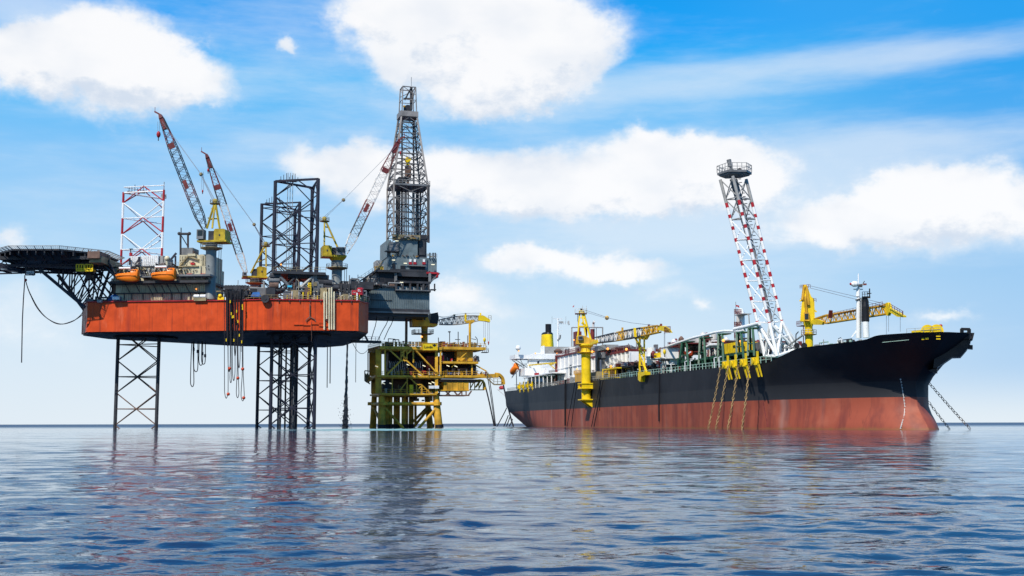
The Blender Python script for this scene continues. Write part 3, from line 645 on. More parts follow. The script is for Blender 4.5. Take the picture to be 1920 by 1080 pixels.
lifeboat(220, 262, 530, 506, 'orange enclosed lifeboat nearer the helideck, under the narrow white container')
lifeboat(287, 330.5, 528, 503.5, 'orange enclosed lifeboat nearer the grey crane column')
t = thing('liferaft_rack', 'rack of white liferaft canisters at the foot of the grey crane column', 'liferaft rack', FA.at(374, 563, 0))
for (x0, x1) in ((364, 374), (376, 386)):
    m = MB('white'); m.tube(FA.at(x0, 555.5, -.4), FA.at(x1, 555.5, -.4), .48, 12); m.build('raft_canister', t, smooth=True)
m = MB('tan'); FA.ibox(m, 363.5, 558, 386, 564, -.9, -.05); m.build('cradle', t)
# ------------------------------------------------------------------ helideck
hd = thing('helideck', 'dark octagonal helicopter deck on lattice struts off the left end of the rig', 'helideck', (-131, 326, ZT))
HZ = 47.5; hc = Vector((-127.5, 326)); HR = 16.3
def octp(r, z, rot=22.5, dx=0): return [(hc.x + r * math.cos(R(rot + 45 * k)) + dx, hc.y + r * math.sin(R(rot + 45 * k)), z) for k in range(8)]
m = MB('dsteel'); m.prism(octp(HR, HZ), (0, 0, .5)); m.build('deck_plate', hd)
m = MB('dsteel')
for k in range(-6, 7):
    x = hc.x + k * 2.3; hw = min(HR * .92, HR * 1.35 - abs(k * 2.3)) ; m.bar((x, hc.y - hw, HZ - .55), (x, hc.y + hw, HZ - .55), .3, 1.1)
for k in (-2, -1, 0, 1, 2): m.bar((hc.x - 13, hc.y + k * 5.2, HZ - 1.3), (hc.x + 13, hc.y + k * 5.2, HZ - 1.3), .4, .9)
m.use('wlamp')
for x in (60, 102, 134): pass
m.build('deck_beam', hd)
m = MB('dsteel'); vs_ = octp(HR * .93, HZ - .02) + octp(HR * .74, HZ - 1.9, dx=1.0); m.add(vs_, [tuple(range(8)), tuple(range(8, 16))[::-1]] + [(k, (k + 1) % 8, 8 + (k + 1) % 8, 8 + k) for k in range(8)])
for k in range(8):
    p_, q_ = Vector(vs_[k]), Vector(vs_[k + 8])
    for j in range(4): u = Vector(vs_[(k + 1) % 8]); w__ = Vector(vs_[8 + (k + 1) % 8]); m.bar(p_.lerp(u, j / 4) - Vector((0, 0, .1)), q_.lerp(w__, j / 4) - Vector((0, 0, .1)), .3, .6)
m.build('girder_box', hd)
m = MB('lsteel'); o1 = octp(HR, HZ + .4); o2 = octp(HR + 1.6, HZ + 1.1)
m2 = MB('lsteel')
for k in range(8):
    a, b = Vector(o1[k]), Vector(o1[(k + 1) % 8]); c, d = Vector(o2[k]), Vector(o2[(k + 1) % 8]); nn = 6
    m.bar(c, d, .14, .14)
    for j in range(nn + 1): m.bar(a.lerp(b, j / nn), c.lerp(d, j / nn), .14, .2)
    for j in range(24): m2.tube(a.lerp(b, j / 24), c.lerp(d, j / 24), .035, 3)
    for j in range(3): m2.tube(a.lerp(c, .3 + j * .25), b.lerp(d, .3 + j * .25), .035, 3)
m.build('net_frame', hd); m2.build('safety_net', hd)
HF = Fr((-131.5, 326), (1, -.02))
m = MB('navy')
z1 = HF.at(80, 503, -7).z; z2 = HF.at(80, 496, -7).z
for b in (-7, 0, 7):
    m.bar(HF.P(-22, b, z1 + 1.6), HF.P(14, b, z1), .45, .6); m.bar(HF.P(-22, b, z1 + .2), HF.P(16, b, z1 + 1.2), .3, .4) 
    for k in range(10):
        a = -12 + k * 2.8; m.tube(HF.P(a, b, z1 + .3), HF.P(a + (1.4 if k % 2 else -1.4), b, HZ - 1.2), .16, 5)
    m.tube(HF.P(-15, b, HZ - .5), HF.P(-5.5, b, z1), .32, 6)
for a in (-12, -5.5, 2, 9, 14): m.bar(HF.P(a, -7, z1 + .5), HF.P(a, 7, z1 + .5), .35, .5)
# main raking struts down to the hull
SE = {-6: (-118.6, 324.6, ZT - 1.5), 7: (-121.6, 332.5, ZT - 1.5)}
for b in (-6, 7):
    m.bar(HF.P(1.5, b, z1), SE[b], .8, .8)
for b in (-6, 7):
    p0 = Vector(HF.P(1.5, b, z1)); p1 = Vector(SE[b])
    for (u, dx) in ((.42, 0), (.5, 0)):
        q = p0.lerp(p1, u); m.bar(q, (q.x, q.y, HZ - 2), .3, .3)
    for (u, xt, zt_) in ((.5, 8, z1), (.62, 12, z1), (.75, 11, z1), (.8, 15, z1), (.88, 15, z1 + 1), (.45, 10, z1), (.85, 20, z1 + 2)):
        q = p0.lerp(p1, u); m.tube(q, HF.P(xt, b * .8, zt_), .17, 5)
    for (x0, xt) in ((-118.5, 15), (-117.5, 17), (-112, 12), (-117, 11), (-110, 14), (-116, 21)): m.tube((x0, 329 + b * .4, ZT), HF.P(xt, b * .8, z1 + 1), .22, 5)
m.build('support_truss', hd)
m = MB('tan'); ib(HF, 'brown', 164, 471, 187, 484, -12, -4); ib(HF, 'tan', 168, 480, 190, 492, -11, 4); ib(HF, 'dsteel', 150, 489, 200, 494, -7, 6); ib(HF, 'dsteel', 160, 508, 170, 523, -5, -2); ib(HF, 'dsteel', 180, 487, 205, 500, -4, 4)
for (x0, y0, x1, y1) in ((184, 468, 184, 500), (166, 468, 166, 490), (196, 478, 216, 512), (190, 492, 214, 516), (198, 480, 198, 492), (205, 482, 205, 500), (196, 478, 205, 482), (186, 484, 212, 500)):
    m.use('dsteel'); m.tube(HF.at(x0, y0, -6), HF.at(x1, y1, -6), .18, 5)
rg = random.Random(9)
for k in range(40):
    m.use(rg.choice(['tan', 'dsteel', 'brown', 'navy'])); x = rg.uniform(150, 196); y = rg.uniform(474, 496); m.tube(HF.at(x, y, -6.2), HF.at(x + rg.uniform(-5, 5), y + rg.uniform(-5, 5), -5), .14, 4)
m.use('dsteel'); m.bar(HF.at(186, 490, -3), HF.at(222, 520, -3), .5, 1.2); m.use('steel'); rail(m, [HF.at(186, 489, -3.5), HF.at(218, 516, -3.5)], 1.2, 1.2, .06)
m.build('access_stair', hd)
m = MB('yellow')
for x in (143.5, 159.5):
    for (x0, y0, x1, y1) in ((0, 0, 14, 0), (0, 12, 14, 12), (0, 0, 0, 12), (14, 0, 14, 12), (4.6, 0, 4.6, 12), (9.4, 0, 9.4, 12), (0, 8, 14, 8)): m.bar(HF.at(x + x0, 496 + y0, -8.5), HF.at(x + x1, 496 + y1, -8.5), .3, .3)
m.use('ypl'); HF.ibox(m, 143.5, 504, 173.5, 508, -8.4, -6)
m.build('basket', hd, 'yellow framed baskets')
m = MB('dsteel')
for (x0, y0, x1, y1) in ((48, 507, 65, 507), (48, 515.5, 65, 515.5), (48, 507, 48, 515.5), (65, 507, 65, 515.5), (50, 500, 48, 507), (63, 500, 65, 507)): m.bar(HF.at(x0, y0, -7), HF.at(x1, y1, -7), .28, .28)
m.use('white'); HF.ibox(m, 49.5, 508.5, 63.5, 514, -6.9, -6.7); m.use('dsteel')
for k in range(6): HF.ibox(m, 51 + k * 2, 510 + (k % 2), 52 + k * 2, 513, -7.0, -6.92)
m.split('sign_frame', hd)
m = MB('wlamp')
for (x, y) in ((61, 482.3), (102, 483), (136, 484), (160, 485)): HF.ibox(m, x - 3, y - .6, x + 3, y + .6, -3, -2.7)
m.split('tube_light', hd)
# hose looping from the helideck
def hang(mb, p, q, sag, r, n=22):
    p = Vector(p); q = Vector(q); pts = [p.lerp(q, k / n) - Vector((0, 0, sag * 4 * (k / n) * (1 - k / n))) for k in range(n + 1)]; return mb.path(pts, r, 5)
def ucurve(pts_px, fr, b, r, mb, sub=5):
    P_ = [fr.at(x, y, b) for x, y in pts_px]; out = []
    for i in range(len(P_) - 1):
        p0 = P_[max(0, i - 1)]; p1 = P_[i]; p2 = P_[i + 1]; p3 = P_[min(len(P_) - 1, i + 2)]
        for j in range(sub):
            u = j / sub; out.append(.5 * ((2 * p1) + (p2 - p0) * u + (2 * p0 - 5 * p1 + 4 * p2 - p3) * u * u + (3 * p1 - p0 - 3 * p2 + p3) * u ** 3))
    out.append(P_[-1]); mb.path(out, r, 5)
t = thing('hose_line', 'black hose hung in a deep loop between helideck and orange hull', 'hose', HF.at(47, 525, -6))
m = MB('rope'); ucurve([(48, 526), (55, 548), (70, 578), (90, 598), (113, 607.5), (135, 603), (150, 592), (156, 583), (157, 574)], HF, -4, .13, m); ucurve([(48, 526), (56, 549), (73, 580), (92, 599.5), (113, 608), (140, 600), (155, 590)], HF, -3.6, .10, m)
m.build('hose', t); m = MB('red'); m.ball(HF.at(48, 525, -4), .4); m.build('coupling', t)
t = thing('hose_line', 'long dark line dropping straight from the helideck towards the sea', 'rope', HF.at(44, 680, -6))
m = MB('rope'); m.path([HF.at(46.5, 516, -4), HF.at(46.5, 525, -4), HF.at(44, 560, -4), HF.at(42, 600, -4), HF.at(40.5, 680, -4)], .15, 5); m.build('rope', t)
# ------------------------------------------------------------------ rig cranes
def boom_w(t): return .45 + .55 * min(1, t / .12) if t < .12 else (1 if t < .72 else 1 - .55 * (t - .72) / .28)
def mk_hook(parent, fr, px, y0, y1, b, mat='red', r=.55, name='hook_block'):
    top = fr.at(px, y0, b); bot = fr.at(px, y1, b)
    m = MB('lrope'); m.tube(top + fr.x * .25, bot + fr.x * .25, .05, 4); m.tube(top - fr.x * .25, bot - fr.x * .25, .05, 4); m.build('hoist_line', parent)
    m = MB(mat); m.lathe(bot - Vector((0, 0, r * 3.2)), [(.12, 0), (.7 * r, r * .5), (r, r * 1.6), (.8 * r, r * 2.6), (.15, r * 3.2)], 10)
    m.use('dsteel'); m.tube(bot - Vector((0, 0, r * 3.2)), bot - Vector((0, 0, r * 4.6)), .14, 5); m.build(name, parent, smooth=True)
def rig_crane(label, fr, b, pc, pr, ybase, yneck, yflange, hx0, hx1, hy0, hy1, deck_y, piv, tip, top, legs, cab, nb, flip, bands, neck='pedestal', pend=None, hooks=()):
    t = thing('pedestal_crane', label, 'crane', fr.at(pc, ybase, b), 'lattice boom cranes on the rig')
    base = fr.at(pc, ybase, b); nk = fr.at(pc, yneck, b); fl = fr.at(pc, yflange, b)
    m = MB('pgrey'); base = Vector((nk.x, nk.y, base.z))
    m.lathe(base, [(pr * 1.05, 0), (pr * 1.05, .6), (pr, .7), (pr, fl.z - base.z), (pr * 1.12, fl.z - base.z + .1), (pr * 1.12, nk.z - base.z)], 24)
    pd = m.build('pedestal', t, smooth=True)
    m = MB('tan'); m.lathe(Vector((nk.x, nk.y, fl.z)), [(pr * 1.2, -.5), (pr * 2.1, 0), (pr * 2.1, .15)], 20); m.use('lsteel')
    pts = [Vector((nk.x + pr * 2.05 * math.cos(a), nk.y + pr * 2.05 * math.sin(a), fl.z + .1)) for a in [2 * math.pi * k / 14 for k in range(15)]]
    rail(m, pts, 1.1, 1.5, .05); m.use('dsteel'); m.tube(Vector((nk.x + pr * 1.5, nk.y, base.z)), Vector((nk.x + pr * 1.5, nk.y, fl.z)), .08, 4); m.tube(Vector((nk.x + pr * 1.9, nk.y, base.z)), Vector((nk.x + pr * 1.9, nk.y, fl.z)), .08, 4)
    m.build('walkway', pd)
    dp = 2.6
    m = MB('yrig'); a0, z1 = fr.inv(hx0, deck_y, b - dp); a1 = fr.inv(hx1, deck_y, b - dp)[0]
    m.lathe(Vector((nk.x, nk.y, nk.z - .2)), [(pr * 1.15, 0), (pr * 1.7, (z1 - nk.z) * .7 + .2), (pr * 1.7, z1 - nk.z + .2)], 20)
    fr.box(m, a0, a1, b - dp, b + dp, z1 - .25, z1 + .25)
    m.build('slew_platform', t)
    m = MB('yrig'); 
    hw = (hx1 - hx0)
    if flip: xs = (hx0, hx0 + hw * .38)
    else: xs = (hx1 - hw * .42, hx1 - hw * .04)
    fr.ibox(m, xs[0], hy0, xs[1], deck_y, b - dp + .2, b + dp - .2); fr.ibox(m, xs[0] + 2, hy0 - 1.2, xs[1] - 3, hy0, b - dp + .6, b)
    m.use('dsteel'); fr.ibox(m, (xs[0] + xs[1]) / 2 - 1.2, (hy0 + deck_y) / 2 - 2, (xs[0] + xs[1]) / 2 + 1.2, (hy0 + deck_y) / 2 + 1, b - dp + .1, b - dp + .2)
    m.build('machinery_house', t)
    m = MB('steel'); fr.ibox(m, cab[0], cab[1], cab[2], cab[3], b - dp - .3, b - .6); cb = m.build('cab', t)
    m = MB('glass'); fr.ibox(m, cab[0] + 2, cab[1] + 1.8, cab[2] - 1.5, cab[1] + (cab[3] - cab[1]) * .65, b - dp - .38, b - dp - .3); m.build('window', cb)
    m = MB('dsteel'); fr.ibox(m, (hx0 + hx1) / 2 - 6, hy0 + 3, (hx0 + hx1) / 2 + 5, deck_y, b - 1.4, b + 1.4); m.lathe(fr.at((hx0 + hx1) / 2, deck_y - 5, b - 1.8), [(.9, 0), (.9, 3)], 12, ax=tuple(fr.y)); m.build('winch', t)
    m = MB('yrig')
    T = fr.at(top[0], top[1], b)
    for (lx, ly) in legs:
        for s in (-1, 1): m.bar(fr.at(lx, ly, b + s * 1.9), fr.at(top[0], top[1], b + s * .6), .42, .42)
    for u in (.35, .7):
        p = fr.at(*legs[0], b).lerp(T, u); q = fr.at(*legs[-1], b).lerp(T, u); m.bar(p, q, .3, .3)
        m.bar(p - fr.y * (1.9 - 1.3 * u), p + fr.y * (1.9 - 1.3 * u), .25, .25)
    m.use('tan'); m.lathe(T - Vector((0, 0, .9)), [(1.4, 0), (1.5, .2)], 10); m.use('lsteel'); rail(m, [T + Vector((1.4 * math.cos(a), 1.4 * math.sin(a), -.7)) for a in [2 * math.pi * k / 8 for k in range(9)]], 1.0, 1.5, .05)
    m.use('yrig'); m.ball(T, .7); m.build('a_frame', t)
    # boom
    P0 = fr.at(*piv, b); P1 = fr.at(*tip, b); d = (P1 - P0).normalized(); nrm = d.cross(fr.y).normalized()
    m = MB('wdirty'); L = (P1 - P0).length
    cols = bands or ['wdirty']
    hw_ = 1.2 if b < 20 else 1.05
    rings = []
    for k in range(nb + 1):
        q = k / nb; c = P0.lerp(P1, q); s = boom_w(q) * hw_; dv = .85 * boom_w(q)
        rings.append([c + nrm * s + fr.y * dv, c + nrm * s - fr.y * dv, c - nrm * s - fr.y * dv, c - nrm * s + fr.y * dv])
    for k in range(nb):
        m.use(cols[int(k / nb * len(cols))])
        for j in range(4):
            m.tube(rings[k][j], rings[k + 1][j], .13, 5); a_, b_ = (j, (j + 1) % 4) if k % 2 else ((j + 1) % 4, j)
            m.tube(rings[k][a_], rings[k + 1][b_], .06, 4)
            if k % 2: m.tube(rings[k + 1][j], rings[k + 1][(j + 1) % 4], .06, 4)
    m.use('mred'); c = P0.lerp(P1, .36); m.bar(c + nrm * .2 - fr.y, c + nrm * .2 - fr.y + d * 2.6, .12, 1.1, up=tuple(nrm)); c = P0.lerp(P1, .72); m.bar(c - fr.y * .8, c - fr.y * .8 + d * 1.6, .2, 1.8, up=tuple(nrm))
    bm = m.build('boom', t)
    m = MB('mred'); head = P1 + d * 1.2; m.prism([P1 + nrm * .6 - fr.y * .7, P1 - nrm * .6 - fr.y * .7, head - nrm * .3 - fr.y * .5, head + nrm * .35 - fr.y * .5], fr.y * 1.2)
    sgn = -1 if tip[0] < piv[0] else 1
    m.bar(head, head + Vector((sgn * 1.6, 0, .9)), .5, .4); m.bar(P1 - d * 3.4, P1, 1.0, 1.0, up=tuple(nrm)); m.tube(head + Vector((sgn * 1.5, 0, .8)), head + Vector((sgn * 1.5, 0, 2.2)), .07, 4)
    m.build('boom_head', bm)
    m = MB('lrope'); mid = fr.at(*pend, b)
    for s in (-.7, .7):
        m.tube(P1 - d * 1.2 + fr.y * s, mid + fr.y * s * .5, .055, 4)
        for q in (0, .5): m.tube(mid + fr.y * s * .5 + nrm * .2 * q, T + fr.y * s * .5 + nrm * q, .06, 4)
    m.build('pendant_line', t); m = MB('tan'); m.ball(mid, .55); m.bar(mid - fr.y * .6, mid + fr.y * .6, .5, .5); m.build('bridle_block', t)
    for (hx, hya, hyb, hr) in hooks: mk_hook(t, fr, hx, hya, hyb, b, 'red', hr)
    return t
BR = ['dsteel', 'wdirty', 'dsteel', 'mred', 'wdirty', 'mred', 'dsteel', 'mred']
rig_crane('grey column crane by the lifeboats with the longest maroon and white boom', FA, 2.2, 396.5, 1.45, 562, 455, 466, 369, 424, 430, 455, 452, (384, 430), (303, 222), (403.5, 377), [(388, 428), (398, 428), (412, 428)], (368.5, 430, 381, 448), 26, False, ['dsteel', 'dsteel', 'mred', 'dsteel', 'navy', 'dsteel', 'mred', 'dsteel'], pend=(377, 327), hooks=((297.5, 228, 246, .6), (380, 322, 356, .25)))
rig_crane('yellow crane behind the hanging black hoses, its boom leaning left', RG, 40, 477.5, 1.35, 560, 522, 531, 455, 502, 501, 522, 518, (461, 512), (389, 296), (498.5, 457), [(499, 500), (470, 512)], (455, 510, 463, 517), 24, False, ['wdirty', 'dsteel', 'mred', 'wdirty', 'dsteel', 'mred', 'dsteel'], pend=(476.5, 421), hooks=((390.5, 300, 316, .35),))
rig_crane('yellow cab crane with its boom laid right across the drilling derrick', RG, 7, 632, 1.5, 541, 488, 503, 605, 650, 461, 482, 478.5, (648, 474), (746, 268), (608.5, 410), [(608, 460), (634, 466)], (631, 463, 648, 478), 26, True, ['wdirty', 'dsteel', 'mred', 'wdirty', 'wdirty', 'mred', 'mred'], pend=(644, 375), hooks=((751, 268, 284, .3),))
# ------------------------------------------------------------------ black hoses hung on the long face
t = thing('hose_bundle', 'thick cluster of black hoses and loops hung over the orange hull with yellow tags', 'hoses', FA.at(440, 560, -1))
m = MB('dsteel'); FA.ibox(m, 420, 535.5, 463, 538, -1.4, 1); FA.ibox(m, 428, 544, 463, 556, -1, 1); FA.ibox(m, 421, 541, 463, 542.5, -1.2, -.6)
for k in range(8): m.lathe(FA.at(423 + k * 5.2, 538.5, -1.5), [(.62, 0), (.62, .5)], 12, ax=tuple(FA.y))
rg = random.Random(3)
for k in range(26): x = rg.uniform(421, 462); m.tube(FA.at(x, rg.uniform(540, 549), -1.3), FA.at(x + rg.uniform(-2, 2), rg.uniform(549, 560), -1.3), rg.uniform(.12, .3), 5)
m.use('tan'); FA.ibox(m, 405, 545, 424, 547, 1, 1.6); m.build('hose_rack', t)
LOOPS = [(421, 427.5, 747), (427.5, 431.5, 697), (431, 434.5, 718), (436, 440.5, 714), (443, 448, 746), (452, 458, 752), (425.5, 429, 650), (446.5, 450, 690), (439, 442.5, 668), (433, 437, 640)]
for i, (x0, x1, yb) in enumerate(LOOPS):
    m = MB('rope'); b = -1.6 - (i % 3) * .35; xm = (x0 + x1) / 2; nar = 0 if i != 1 else 0
    if i in (4, 5, 2): # loops pinched above
        pts = [(xm - .6, 545), (xm - .8, 600), (xm - .6, yb - 60), (x0 + .6, yb - 25), (x0 + .2, yb - 8), (xm, yb), (x1 - .2, yb - 8), (x1 - .7, yb - 26), (xm + .8, yb - 60), (xm + .6, 600), (xm + 1.5, 545)]
    else: pts = [(x0, 545), (x0 - .3, 600), (x0, yb - 30), (x0 + .6, yb - 9), (xm, yb), (x1 - .4, yb - 10), (x1 + .2, yb - 30), (x1, 600), (x1 - .5, 545)]
    ucurve(pts, FA, b, .10, m, 4); m.build('hose', t)
m = MB('rope')
for k in range(16):
    x = rg.uniform(420, 459); m.tube(FA.at(x, 545, -1.2), FA.at(x + rg.uniform(-1, 1), rg.uniform(612, 668), -1.2), .07, 5)
m.build('drop_line', t)
for k in range(12):
    x = rg.uniform(424, 457); y = rg.uniform(560, 642); m = MB('yellow'); FA.ibox(m, x - .8, y - 2.6, x + .8, y + 2.6, -2.75, -2.4); m.build('tag', t)
for (x, y) in ((428, 739), (457, 746), (455, 692), (446, 709), (430.5, 691)): MB('ball').ball(FA.at(x, y, -2.4), .45).build('coupling', t)
for i, (x0, x1, yb) in enumerate([(357.5, 363.5, 725), (363.5, 371, 697), (373, 380, 685), (378, 385, 683)]):
    t = thing('hose_loop', ['longest thin black hose loop hanging below the hull left of the big cluster', 'second hose loop from the left, ending just above the longest one', 'third short hose loop, crossing its right neighbour under the hull', 'short hose loop closest to the big hose cluster'][i], 'hose', FA.at((x0 + x1) / 2, yb, 8), 'hose loops under the hull')
    m = MB('rope'); xm = (x0 + x1) / 2; ucurve([(x0 + 2 * (i == 0) + .5, 640), (x0 + (i == 0), 665), (x0 - .2, yb - 12), (x0 + .8, yb - 3), (xm, yb), (x1 - .8, yb - 3), (x1, yb - 14), (x1 - 1.4 * (i == 0), 660), (x1 - 1.5 * (i == 0), 640)], FA, 8, .13, m, 4)
    m.build('hose', t); m = MB('navy'); m.tube(FA.at(x1 - .4, 652 + i * 4, 8), FA.at(x1 - .4, 658 + i * 4, 8), .3, 6); m.build('coupling', t)
for (x, y1, r, lab) in ((614, 727, .13, 'longest of the two thin pipes dangling beside the dark leg pair'), (619.5, 719, .15, 'shorter thicker pipe dangling beside the dark leg pair'), (667.5, 717, .09, 'thin line hanging between the hull corner and the yellow platform')):
    t = MB('dsteel').tube(RG.at(x, 640, -2), RG.at(x - .6, y1, -2), r, 5).build('hanging_pipe'); tag(t, lab, 'pipe')
# discharge water falling into the sea
m = MB(); wm = bpy.data.materials.new('discharge_water'); wm.use_nodes = True; nn = NT(wm.node_tree); pp = nn.n['Principled BSDF']; pp.inputs['Base Color'].default_value = (.03, .035, .045, 1); pp.inputs['Roughness'].default_value = .3
m.mats = [wm]; top = RG.at(651.5, 642, 0); rg = random.Random(21)
zz = top.z; 
def strand(x, y, z0, z1, r0, r1, jit):
    n_ = 26; prev = None
    for k in range(n_ + 1):
        u = k / n_; p = Vector((x + rg.uniform(-jit, jit) * u - .35 * u, y + rg.uniform(-jit, jit) * u, z0 + (z1 - z0) * u)); r = (r0 + (r1 - r0) * u) * rg.uniform(.7, 1.3)
        if prev: m.tube(prev[0], p, prev[1], 6, r)
        prev = (p, r)
strand(top.x, top.y, top.z, 0, .22, .38, .12)
for k in range(26): strand(top.x + rg.uniform(-.3, .3), top.y + rg.uniform(-.4, .4), rg.uniform(5, 15), -.1, .08, .16, .75)
for k in range(260): p = Vector((top.x - .3 + rg.gauss(0, .8), top.y + rg.gauss(0, .8), abs(rg.gauss(0, 3.2)))); m.ball(p, rg.uniform(.04, .12), n=5)
tag(m.build('discharge_stream'), 'dark stream of water falling from the rig and splashing by the platform', 'water stream', kind='stuff')
# ------------------------------------------------------------------ cantilever and derrick
dr = thing('drilling_derrick', 'tall grey lattice drilling tower on its blue-grey cantilever over the yellow platform', 'drilling derrick', RG.P(40, 22, ZT))
m = MB('bluegrey'); a0, a1, z0, z1 = FAKE = RG.ibox(m, 640, 536, 805.5, 579, 13.3, 31)
m.build('cantilever_beam', dr)
m = MB('bluegrey')
for k in range(34):
    x = 690 + k * 3.4; RG.ibox(m, x, 545, x + .5, 578, 13.15, 13.3)
m.build('wall_stiffener', dr)
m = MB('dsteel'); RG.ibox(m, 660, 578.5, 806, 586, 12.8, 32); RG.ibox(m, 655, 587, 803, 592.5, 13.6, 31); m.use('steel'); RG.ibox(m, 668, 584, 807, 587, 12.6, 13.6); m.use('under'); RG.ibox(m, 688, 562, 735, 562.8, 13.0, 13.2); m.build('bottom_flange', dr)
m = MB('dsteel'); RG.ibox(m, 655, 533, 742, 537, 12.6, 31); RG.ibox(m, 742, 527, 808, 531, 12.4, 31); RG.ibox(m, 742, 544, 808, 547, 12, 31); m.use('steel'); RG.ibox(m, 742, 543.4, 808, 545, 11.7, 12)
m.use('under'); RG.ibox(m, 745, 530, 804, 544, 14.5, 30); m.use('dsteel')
for x in (743, 755, 769, 783, 794, 804): m.bar(RG.at(x, 529, 12.8), RG.at(x, 545, 12.8), .6, .6)
m.bar(RG.at(786, 530, 12.9), RG.at(795, 544, 12.9), .35, .35); m.bar(RG.at(802, 530, 12.9), RG.at(795, 544, 12.9), .35, .35)
m.use('lsteel')
for x in (750, 762, 776, 790): m.bar(RG.at(x, 539, 12.6), RG.at(x, 544, 12.6), .25, .25)
m.build('skid_deck', dr)
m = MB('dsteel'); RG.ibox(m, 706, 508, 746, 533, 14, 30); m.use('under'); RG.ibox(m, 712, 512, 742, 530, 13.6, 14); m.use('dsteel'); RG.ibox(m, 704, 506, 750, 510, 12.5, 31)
m.bar(RG.at(664, 534, 13), RG.at(712, 503, 13), .5, .4); m.bar(RG.at(664, 534, 17), RG.at(712, 503, 17), .5, .4); m.use('lsteel'); rail(m, [RG.at(664, 533, 13), RG.at(712, 502, 13)], 1.2, 1.3, .06)
clutter(m, RG, 17, 26, 13, 16, RG.at(690, 534, 13).z, RG.at(690, 515, 13).z, 34, 31, ['brown', 'dsteel', 'lsteel', 'beige', 'wdirty'], .5)
m.use('ypl'); RG.ibox(m, 703, 499, 719, 508, 13.2, 14.5); m.use('lsteel'); RG.ibox(m, 706, 488, 719, 499, 14.5, 20); m.use('tan'); m.tube(RG.at(701, 511, 13), RG.at(719, 488, 13), .2, 5)
m.build('catwalk_ramp', dr)
m = MB('bluegrey'); RG.ibox(m, 728, 482, 800, 513, 15, 30); RG.ibox(m, 800, 484, 819, 511, 15.6, 28); RG.ibox(m, 749, 449, 783, 483, 15.6, 29); RG.ibox(m, 726, 450, 733, 482, 16, 28); m.use('steel'); RG.ibox(m, 730, 454, 748, 470, 15.3, 20)
m.use('dsteel'); RG.ibox(m, 784, 440, 800, 484, 16.5, 27); RG.ibox(m, 786, 452, 797, 478, 16.2, 16.5)
df = m.build('drill_floor_house', dr)
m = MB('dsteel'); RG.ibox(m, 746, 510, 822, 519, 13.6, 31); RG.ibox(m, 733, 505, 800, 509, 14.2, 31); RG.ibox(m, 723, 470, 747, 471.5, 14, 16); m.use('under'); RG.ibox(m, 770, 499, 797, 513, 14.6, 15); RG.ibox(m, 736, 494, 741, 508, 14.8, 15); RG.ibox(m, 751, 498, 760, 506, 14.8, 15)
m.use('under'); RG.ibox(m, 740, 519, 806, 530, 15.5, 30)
m.use('steel'); RG.ibox(m, 766, 497, 799, 499, 14, 15); m.bar(RG.at(742, 530, 13.5), RG.at(742, 508, 13.5), .8, .8); m.bar(RG.at(806, 530, 13.5), RG.at(806, 512, 13.5), .8, .8); m.bar(RG.at(824, 512, 13.5), RG.at(808, 528, 13.5), .5, .5)
m.build('drill_floor', dr)
m = MB('tan'); RG.ibox(m, 737, 440, 788, 449, 15, 16)
rg = random.Random(8)
for k in range(50):
    m.use(rg.choice(['tan', 'dsteel', 'brown', 'ypl', 'steel', 'lsteel'])); y = rg.choice([449, 482, 446, 512]) - rg.uniform(0, 3); x = rg.uniform(737, 786) if y < 460 else rg.uniform(730, 816); w_ = rg.uniform(.4, 2.2); RG.ibox(m, x - w_, y - rg.uniform(.8, 3.5), x + w_, y, 14.6, 15.4)
for x in (806, 812, 816): m.use('dsteel'); m.tube(RG.at(x, 485, 18), RG.at(x, 474, 18), .25, 5)
m.use('steel'); rail(m, [RG.at(737, 440, 15), RG.at(800, 440, 15)], 1.2, 1.5, .06); rail(m, [RG.at(800, 484, 15.7), RG.at(819, 484, 15.7)], 1.3, 1.5, .07)
m.use('dsteel'); m.tube(RG.at(815, 532, 14), RG.at(815, 546, 14), .25, 5); RG.ibox(m, 808, 542, 818, 543.5, 13, 15)
m.split('floor_equipment', dr)
m = MB('red')
for x in (769.5, 778, 795): m.use('red'); RG.ibox(m, x - 2.8, 491.5, x + 2.8, 495.5, 14.6, 14.9); m.use('white'); RG.ibox(m, x - 2, 486, x + 2, 491, 14.7, 14.9)
m.use('red'); RG.ibox(m, 800, 510, 822, 513.5, 13.2, 13.5); m.bar(RG.at(822, 513, 13.3), RG.at(818, 520, 13.3), .5, .5); m.split('red_locker', dr)
m = MB('wlamp')
for (x, y) in ((744, 451.5), (738, 487.5), (760, 493.5), (812, 496), (753, 529.5)): RG.ibox(m, x - 3, y - .7, x + 3, y + .7, 12.2 if y > 520 else 14.3, 12.4 if y > 520 else 14.5)
m.split('tube_light', dr)
# the lattice tower
zb_, zm_, zc_, zt_ = RG.at(765, 452, 17).z, RG.at(765, 345, 17).z, RG.at(765, 211, 20).z, RG.at(765, 162, 20).z
ax0, ax1 = RG.inv(738, 452, 17)[0], RG.inv(802, 452, 17)[0]; ac = (ax0 + ax1) / 2; hs = (ax1 - ax0) / 2; bc = 17 + hs
ta0, ta1 = RG.inv(753.5, 211, 20)[0], RG.inv(781, 211, 20)[0]; ht = (ta1 - ta0) / 2
def hsz(z):
    if z <= zm_: return hs
    if z >= zc_: return ht * (1 - .12 * (z - zc_) / (zt_ - zc_))
    u = (z - zm_) / (zc_ - zm_); return hs * (1 - u) ** 1.0 + ht * u if u > .28 else hs + (ht - hs) * u
acx = lambda z: ac + ((ta0 + ta1) / 2 - ac) * max(0, min(1, (z - zb_) / (zc_ - zb_)))
def crn(z, j): h = hsz(z); return RG.P(acx(z) + (h, h, -h, -h)[j], bc + (h, -h, -h, h)[j], z)
lv = [zb_ + (zm_ - zb_) * k / 4 for k in range(5)] + [zm_ + (zc_ - zm_) * k / 7 for k in range(1, 8)]
